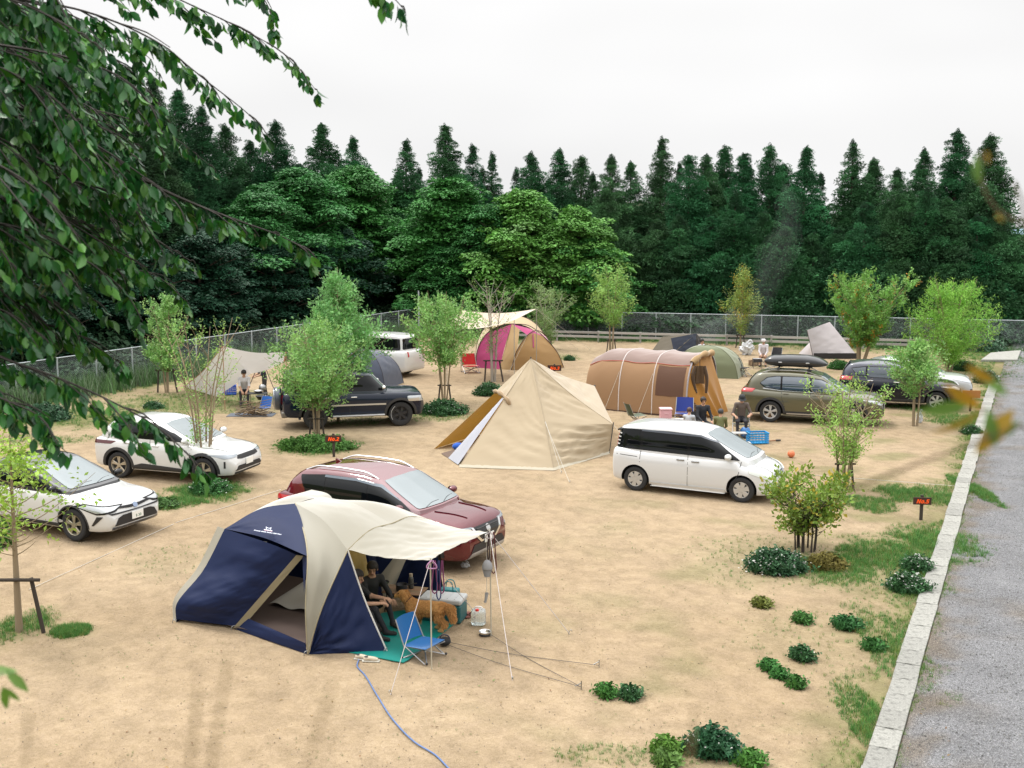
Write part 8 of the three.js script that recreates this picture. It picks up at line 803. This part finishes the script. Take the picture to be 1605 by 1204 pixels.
// ---------------------------------------------------------------- the cherry tree that overhangs the view, and twigs close to the camera
{
  rnd = seeded(101); const t = thing('cherry_tree', 'leafy cherry tree whose dark branches hang into the upper left of the picture', 'tree', [-6.4, bankH(-5.2) - 0.1, -5.2]), O = t.position.clone();
  const leaf = leafShape(0.105, 0.056, 0.35, 0.22), lm = (c) => mt(c, 0.34, { transmission: 0.36, thickness: 0, specularIntensity: 0.7 }), tones = [[0.022, 0.125, 0.024], [0.036, 0.17, 0.026], [0.014, 0.08, 0.022], [0.075, 0.23, 0.03]].map(lm), woods = [], spots = [];
  const P = (u, v, d) => far(u, v, d).sub(O);
  const limbs = [ // main limbs as the photograph shows them: picture position and distance
    [[-160, -20, 6.0], [40, 0, 5.9], [140, 20, 5.9], [235, 60, 6.0], [330, 132, 6.1], [400, 190, 6.2], [418, 222, 6.2]], [[-60, -160, 6.6], [150, -60, 6.6], [300, 8, 6.6], [392, 52, 6.7], [455, 92, 6.8], [494, 140, 6.8]], [[-200, 110, 5.7], [0, 160, 5.6], [110, 195, 5.6], [170, 245, 5.7], [240, 290, 5.8], [310, 322, 5.9], [385, 350, 6.0], [440, 370, 6.0], [492, 398, 6.1]], [[-200, 470, 5.0], [0, 560, 5.0], [90, 592, 5.0], [180, 632, 5.0], [250, 672, 5.0], [300, 718, 5.0], [332, 752, 5.0]], [[-150, 560, 4.8], [10, 628, 4.8], [60, 652, 4.8], [92, 694, 4.8]], [[-150, 330, 5.3], [40, 360, 5.3], [120, 400, 5.4], [190, 452, 5.5], [215, 500, 5.5]], [[-180, 240, 6.4], [20, 260, 6.4], [120, 290, 6.4], [220, 360, 6.5], [300, 410, 6.5]], [[-120, 40, 7.4], [60, 90, 7.4], [160, 130, 7.4], [230, 190, 7.4], [262, 250, 7.4]], [[-160, 400, 6.2], [20, 440, 6.2], [90, 480, 6.2], [130, 540, 6.2]], [[-100, -120, 5.2], [40, -60, 5.2], [90, 0, 5.2], [110, 40, 5.2]], [[-180, 200, 4.6], [-20, 250, 4.6], [60, 300, 4.6], [120, 370, 4.6]], [[-180, 520, 5.8], [0, 500, 5.8], [110, 520, 5.8], [190, 570, 5.8]], [[520, -120, 5.4], [590, -25, 5.4], [620, 0, 5.4], [634, 16, 5.4]], [[-150, 300, 7.2], [60, 230, 7.2], [150, 240, 7.2], [230, 300, 7.2], [250, 350, 7.2]], [[-150, 80, 5.0], [10, 110, 5.0], [70, 160, 5.0], [100, 230, 5.0]], [[300, -90, 7.0], [390, -30, 7.0], [420, 10, 7.0], [430, 50, 7.0]], [[-100, 150, 8.2], [60, 160, 8.2], [180, 180, 8.2], [270, 215, 8.2], [330, 260, 8.2]], [[-100, 420, 7.6], [40, 400, 7.6], [150, 420, 7.6], [240, 430, 7.6], [290, 470, 7.6]]];
  for (let i = 0; i < 92; i++) { const d = R(4.8, 9.0), u = R(-60, 205) , v = R(10, 500) * (u > 120 ? 0.85 : 1), lead = R(90, 190); if (v < 60 && u > 120) continue; limbs.push([[u - 220, v - lead * 0.5, d], [u - 90, v - lead * 0.3, d], [u, v, d], [u + R(40, 75), v + R(25, 70), d]]); }
  limbs.forEach((l, li) => { const c = new THREE.CatmullRomCurve3(l.map((q) => P(...q)), false, 'centripetal'), n = Math.round(c.getLength() * 9); woods.push(tube(l.map((q) => P(...q)), (k) => lerp(li === 2 ? 0.019 : 0.008, 0.002, k), 40, 6));
    for (let i = 0; i < n; i++) { const k = (i + R()) / n, p = c.getPointAt(k), tan = c.getTangentAt(k), sd = V(-tan.z, 0, tan.x).multiplyScalar(R() < 0.5 ? -1 : 1), len = lerp(0.56, 0.1, k) * R(0.4, 1.2) * (li === 12 || li === 15 ? 0.5 : 1), tip = p.clone().addScaledVector(tan, len * 0.8).addScaledVector(sd, len * 0.5).add(V(0, -len * R(0.1, 0.5), 0)); woods.push(tube([p, mix3(p, tip, 0.5).add(V(0, 0.02, 0)), tip], (s) => lerp(0.005, 0.002, s), 4, 4)); const m = Math.max(4, Math.round(len * 74)); for (let j = 0; j < m; j++) spots.push([mix3(p, tip, (j + R()) / m), tan]); }
    for (let i = 0; i < n * 3; i++) { const k = R(); spots.push([c.getPointAt(k), c.getTangentAt(k)]); } });
  part('trunk', tube([V(0, -0.3, 0), V(0.1, 1.6, 0.1), V(0.3, 3.4, 0)], (k) => lerp(0.2, 0.12, k), 12, 10), barkM, t); for (const l of limbs) woods.push(tube([V(0.3, 3.2, 0), mix3(V(0.3, 3.2, 0), P(...l[0]), 0.5).add(V(0, l[0][0] > 100 ? 2.2 : 0.4, 0)), P(...l[0])], (k) => lerp(0.035, 0.010, k), 10, 6)); part('branches', woods, mt([0.03, 0.024, 0.02], 0.85), t);
  const all = spots.map(([p, tan]) => { const a = R(6.283), d = V(Math.cos(a) * 0.55, -R(0.5, 1.5), Math.sin(a) * 0.55).addScaledVector(tan, 0.35).normalize(), q = new THREE.Quaternion().setFromUnitVectors(V(1, 0, 0), d).multiply(new THREE.Quaternion().setFromAxisAngle(V(1, 0, 0), R(6.283))); return { p: p.clone().add(V(R(-.02, .02), R(-.03, .0), R(-.02, .02))), q, s: R(0.4, 0.85), d: p.clone().add(O).distanceTo(camera.position) }; });
  const inView = (o) => { const w = o.p.clone().add(O), z = -w.z, u = w.x / z; return z > 0 && u > -0.44 && w.y < EYE + z * 0.21; }; const seen = all.filter(inView).sort((a, b) => a.d / a.s - b.d / b.s), near = new Set(seen.slice(0, 290)); const rest = all.filter((o) => !near.has(o));
  for (const o of near) { const m = part('leaf', leaf, pick(tones), t); m.position.copy(o.p); m.quaternion.copy(o.q); m.scale.setScalar(o.s); } copies('leaves', leaf, lm([1, 1, 1]), rest.map((o) => new THREE.Matrix4().compose(o.p, o.q, V(o.s, o.s, o.s))), t, rest.map(() => { const b = R(0.6, 1.35), c = pick([[0.022, 0.125, 0.024], [0.036, 0.17, 0.026], [0.014, 0.08, 0.022], [0.085, 0.24, 0.03]]); return col(c[0] * b, c[1] * b, c[2] * b); }));
}
{ // twigs right in front of the lens, far out of focus
  rnd = seeded(111); const leaf = leafShape(0.062, 0.02, 0.2, 0.15), m = (c) => mt(c, 0.5, { transmission: 0.4, thickness: 0 }), gold = m([0.42, 0.26, 0.02]), green = m([0.12, 0.24, 0.03]), orange = m([0.5, 0.27, 0.02]);
  const twig = (name, label, pos, wood, leaves, wm) => { const t = thing(name, label, 'twig', pos), L = (q) => far(...q).sub(t.position); for (const [pts, r] of wood) part('stem', tube(pts.map((q) => q.isVector3 ? q.clone().sub(t.position) : L(q)), r, 20, 6), wm, t); for (const [a, b, mm, s] of leaves) { const p = L(a), q = L(b), o = part('leaf', leaf, mm, t); o.position.copy(p); o.quaternion.setFromUnitVectors(V(1, 0, 0), q.clone().sub(p).normalize()).multiply(new THREE.Quaternion().setFromAxisAngle(V(1, 0, 0), R(-.6, .6) + 1.2)); o.scale.setScalar(s ?? q.distanceTo(p) / 0.062); } return t; };
  const brown = mt([0.12, 0.075, 0.04], 0.8), b1 = V(1.15, bankH(-1.7) - 0.05, -1.7);
  twig('blurred_twig', 'out-of-focus twig with yellow and orange leaves at the right edge', b1, [[[b1, V(1.02, 5.6, -1.5), [1700, 720, 0.85], [1620, 672, 0.85], [1545, 660, 0.85], [1480, 690, 0.85], [1330, 768, 0.85]], 0.0012], [[[1740, 420, 0.85], [1640, 360, 0.85], [1570, 335, 0.85], [1540, 290, 0.85], [1538, 238, 0.85]], 0.0009], [[[1640, 600, 0.85], [1605, 330, 0.85], [1590, 285, 0.85]], 0.001]], [[[1590, 640, 0.85], [1530, 715, 0.85], gold], [[1600, 660, 0.85], [1560, 690, 0.85], green], [[1545, 640, 0.85], [1465, 690, 0.85], gold], [[1560, 600, 0.85], [1515, 575, 0.85], orange], [[1580, 620, 0.85], [1535, 585, 0.85], green], [[1520, 635, 0.85], [1440, 648, 0.85], green], [[1540, 640, 0.85], [1478, 605, 0.85], orange], [[1560, 700, 0.85], [1548, 640, 0.85], green], [[1535, 290, 0.85], [1528, 240, 0.85], green], [[1545, 235, 0.85], [1552, 258, 0.85], gold], [[1560, 335, 0.85], [1575, 348, 0.85], gold]], brown);
  const b2 = V(-0.75, bankH(-1.5) - 0.05, -1.6); twig('blurred_twig', 'blurred pointed green leaves at the lower left edge', b2, [[[b2, V(-0.85, 5.1, -1.6), [-60, 1050, 1.6], [5, 1056, 1.6]], 0.003]], [[[8, 1050, 1.6], [46, 1085, 1.6], green], [[5, 1075, 1.6], [10, 1115, 1.6], green], [[8, 1078, 1.6], [34, 1105, 1.6], green, 0.5], [[-30, 1055, 1.6], [25, 1048, 1.6], green]], brown);
  const stalk = (label, a, b, d) => { const p = far(...a, d), q = far(...b, d), base = p.clone().add(p.clone().sub(q).multiplyScalar(2.6)), g = bankH(base.z); const t = thing('dry_stalk', label, 'stalk', V(base.x, Math.min(base.y, g) , base.z)); part('stem', tube([V(0, Math.min(0, g - base.y), 0), p.clone().sub(t.position), q.clone().sub(t.position)], (k) => lerp(0.0014, 0.0008, k), 16, 5), mt([0.22, 0.15, 0.07], 0.9), t); };
  stalk('blurred dry stalk in the bottom left, leftmost of three', [262, 1204], [312, 1074], 0.5); stalk('blurred dry stalk in the bottom left, middle of three', [292, 1204], [358, 1031], 0.5); stalk('blurred dry stalk in the bottom left, rightmost of three', [405, 1200], [523, 1066], 0.48); stalk('blurred yellowish stalk in front of the large dark cushion', [1062, 1204], [1090, 1110], 0.55); stalk('faint blurred stalk at the far bottom left', [10, 1190], [45, 1120], 0.5);
}
renderer.render(scene, camera);
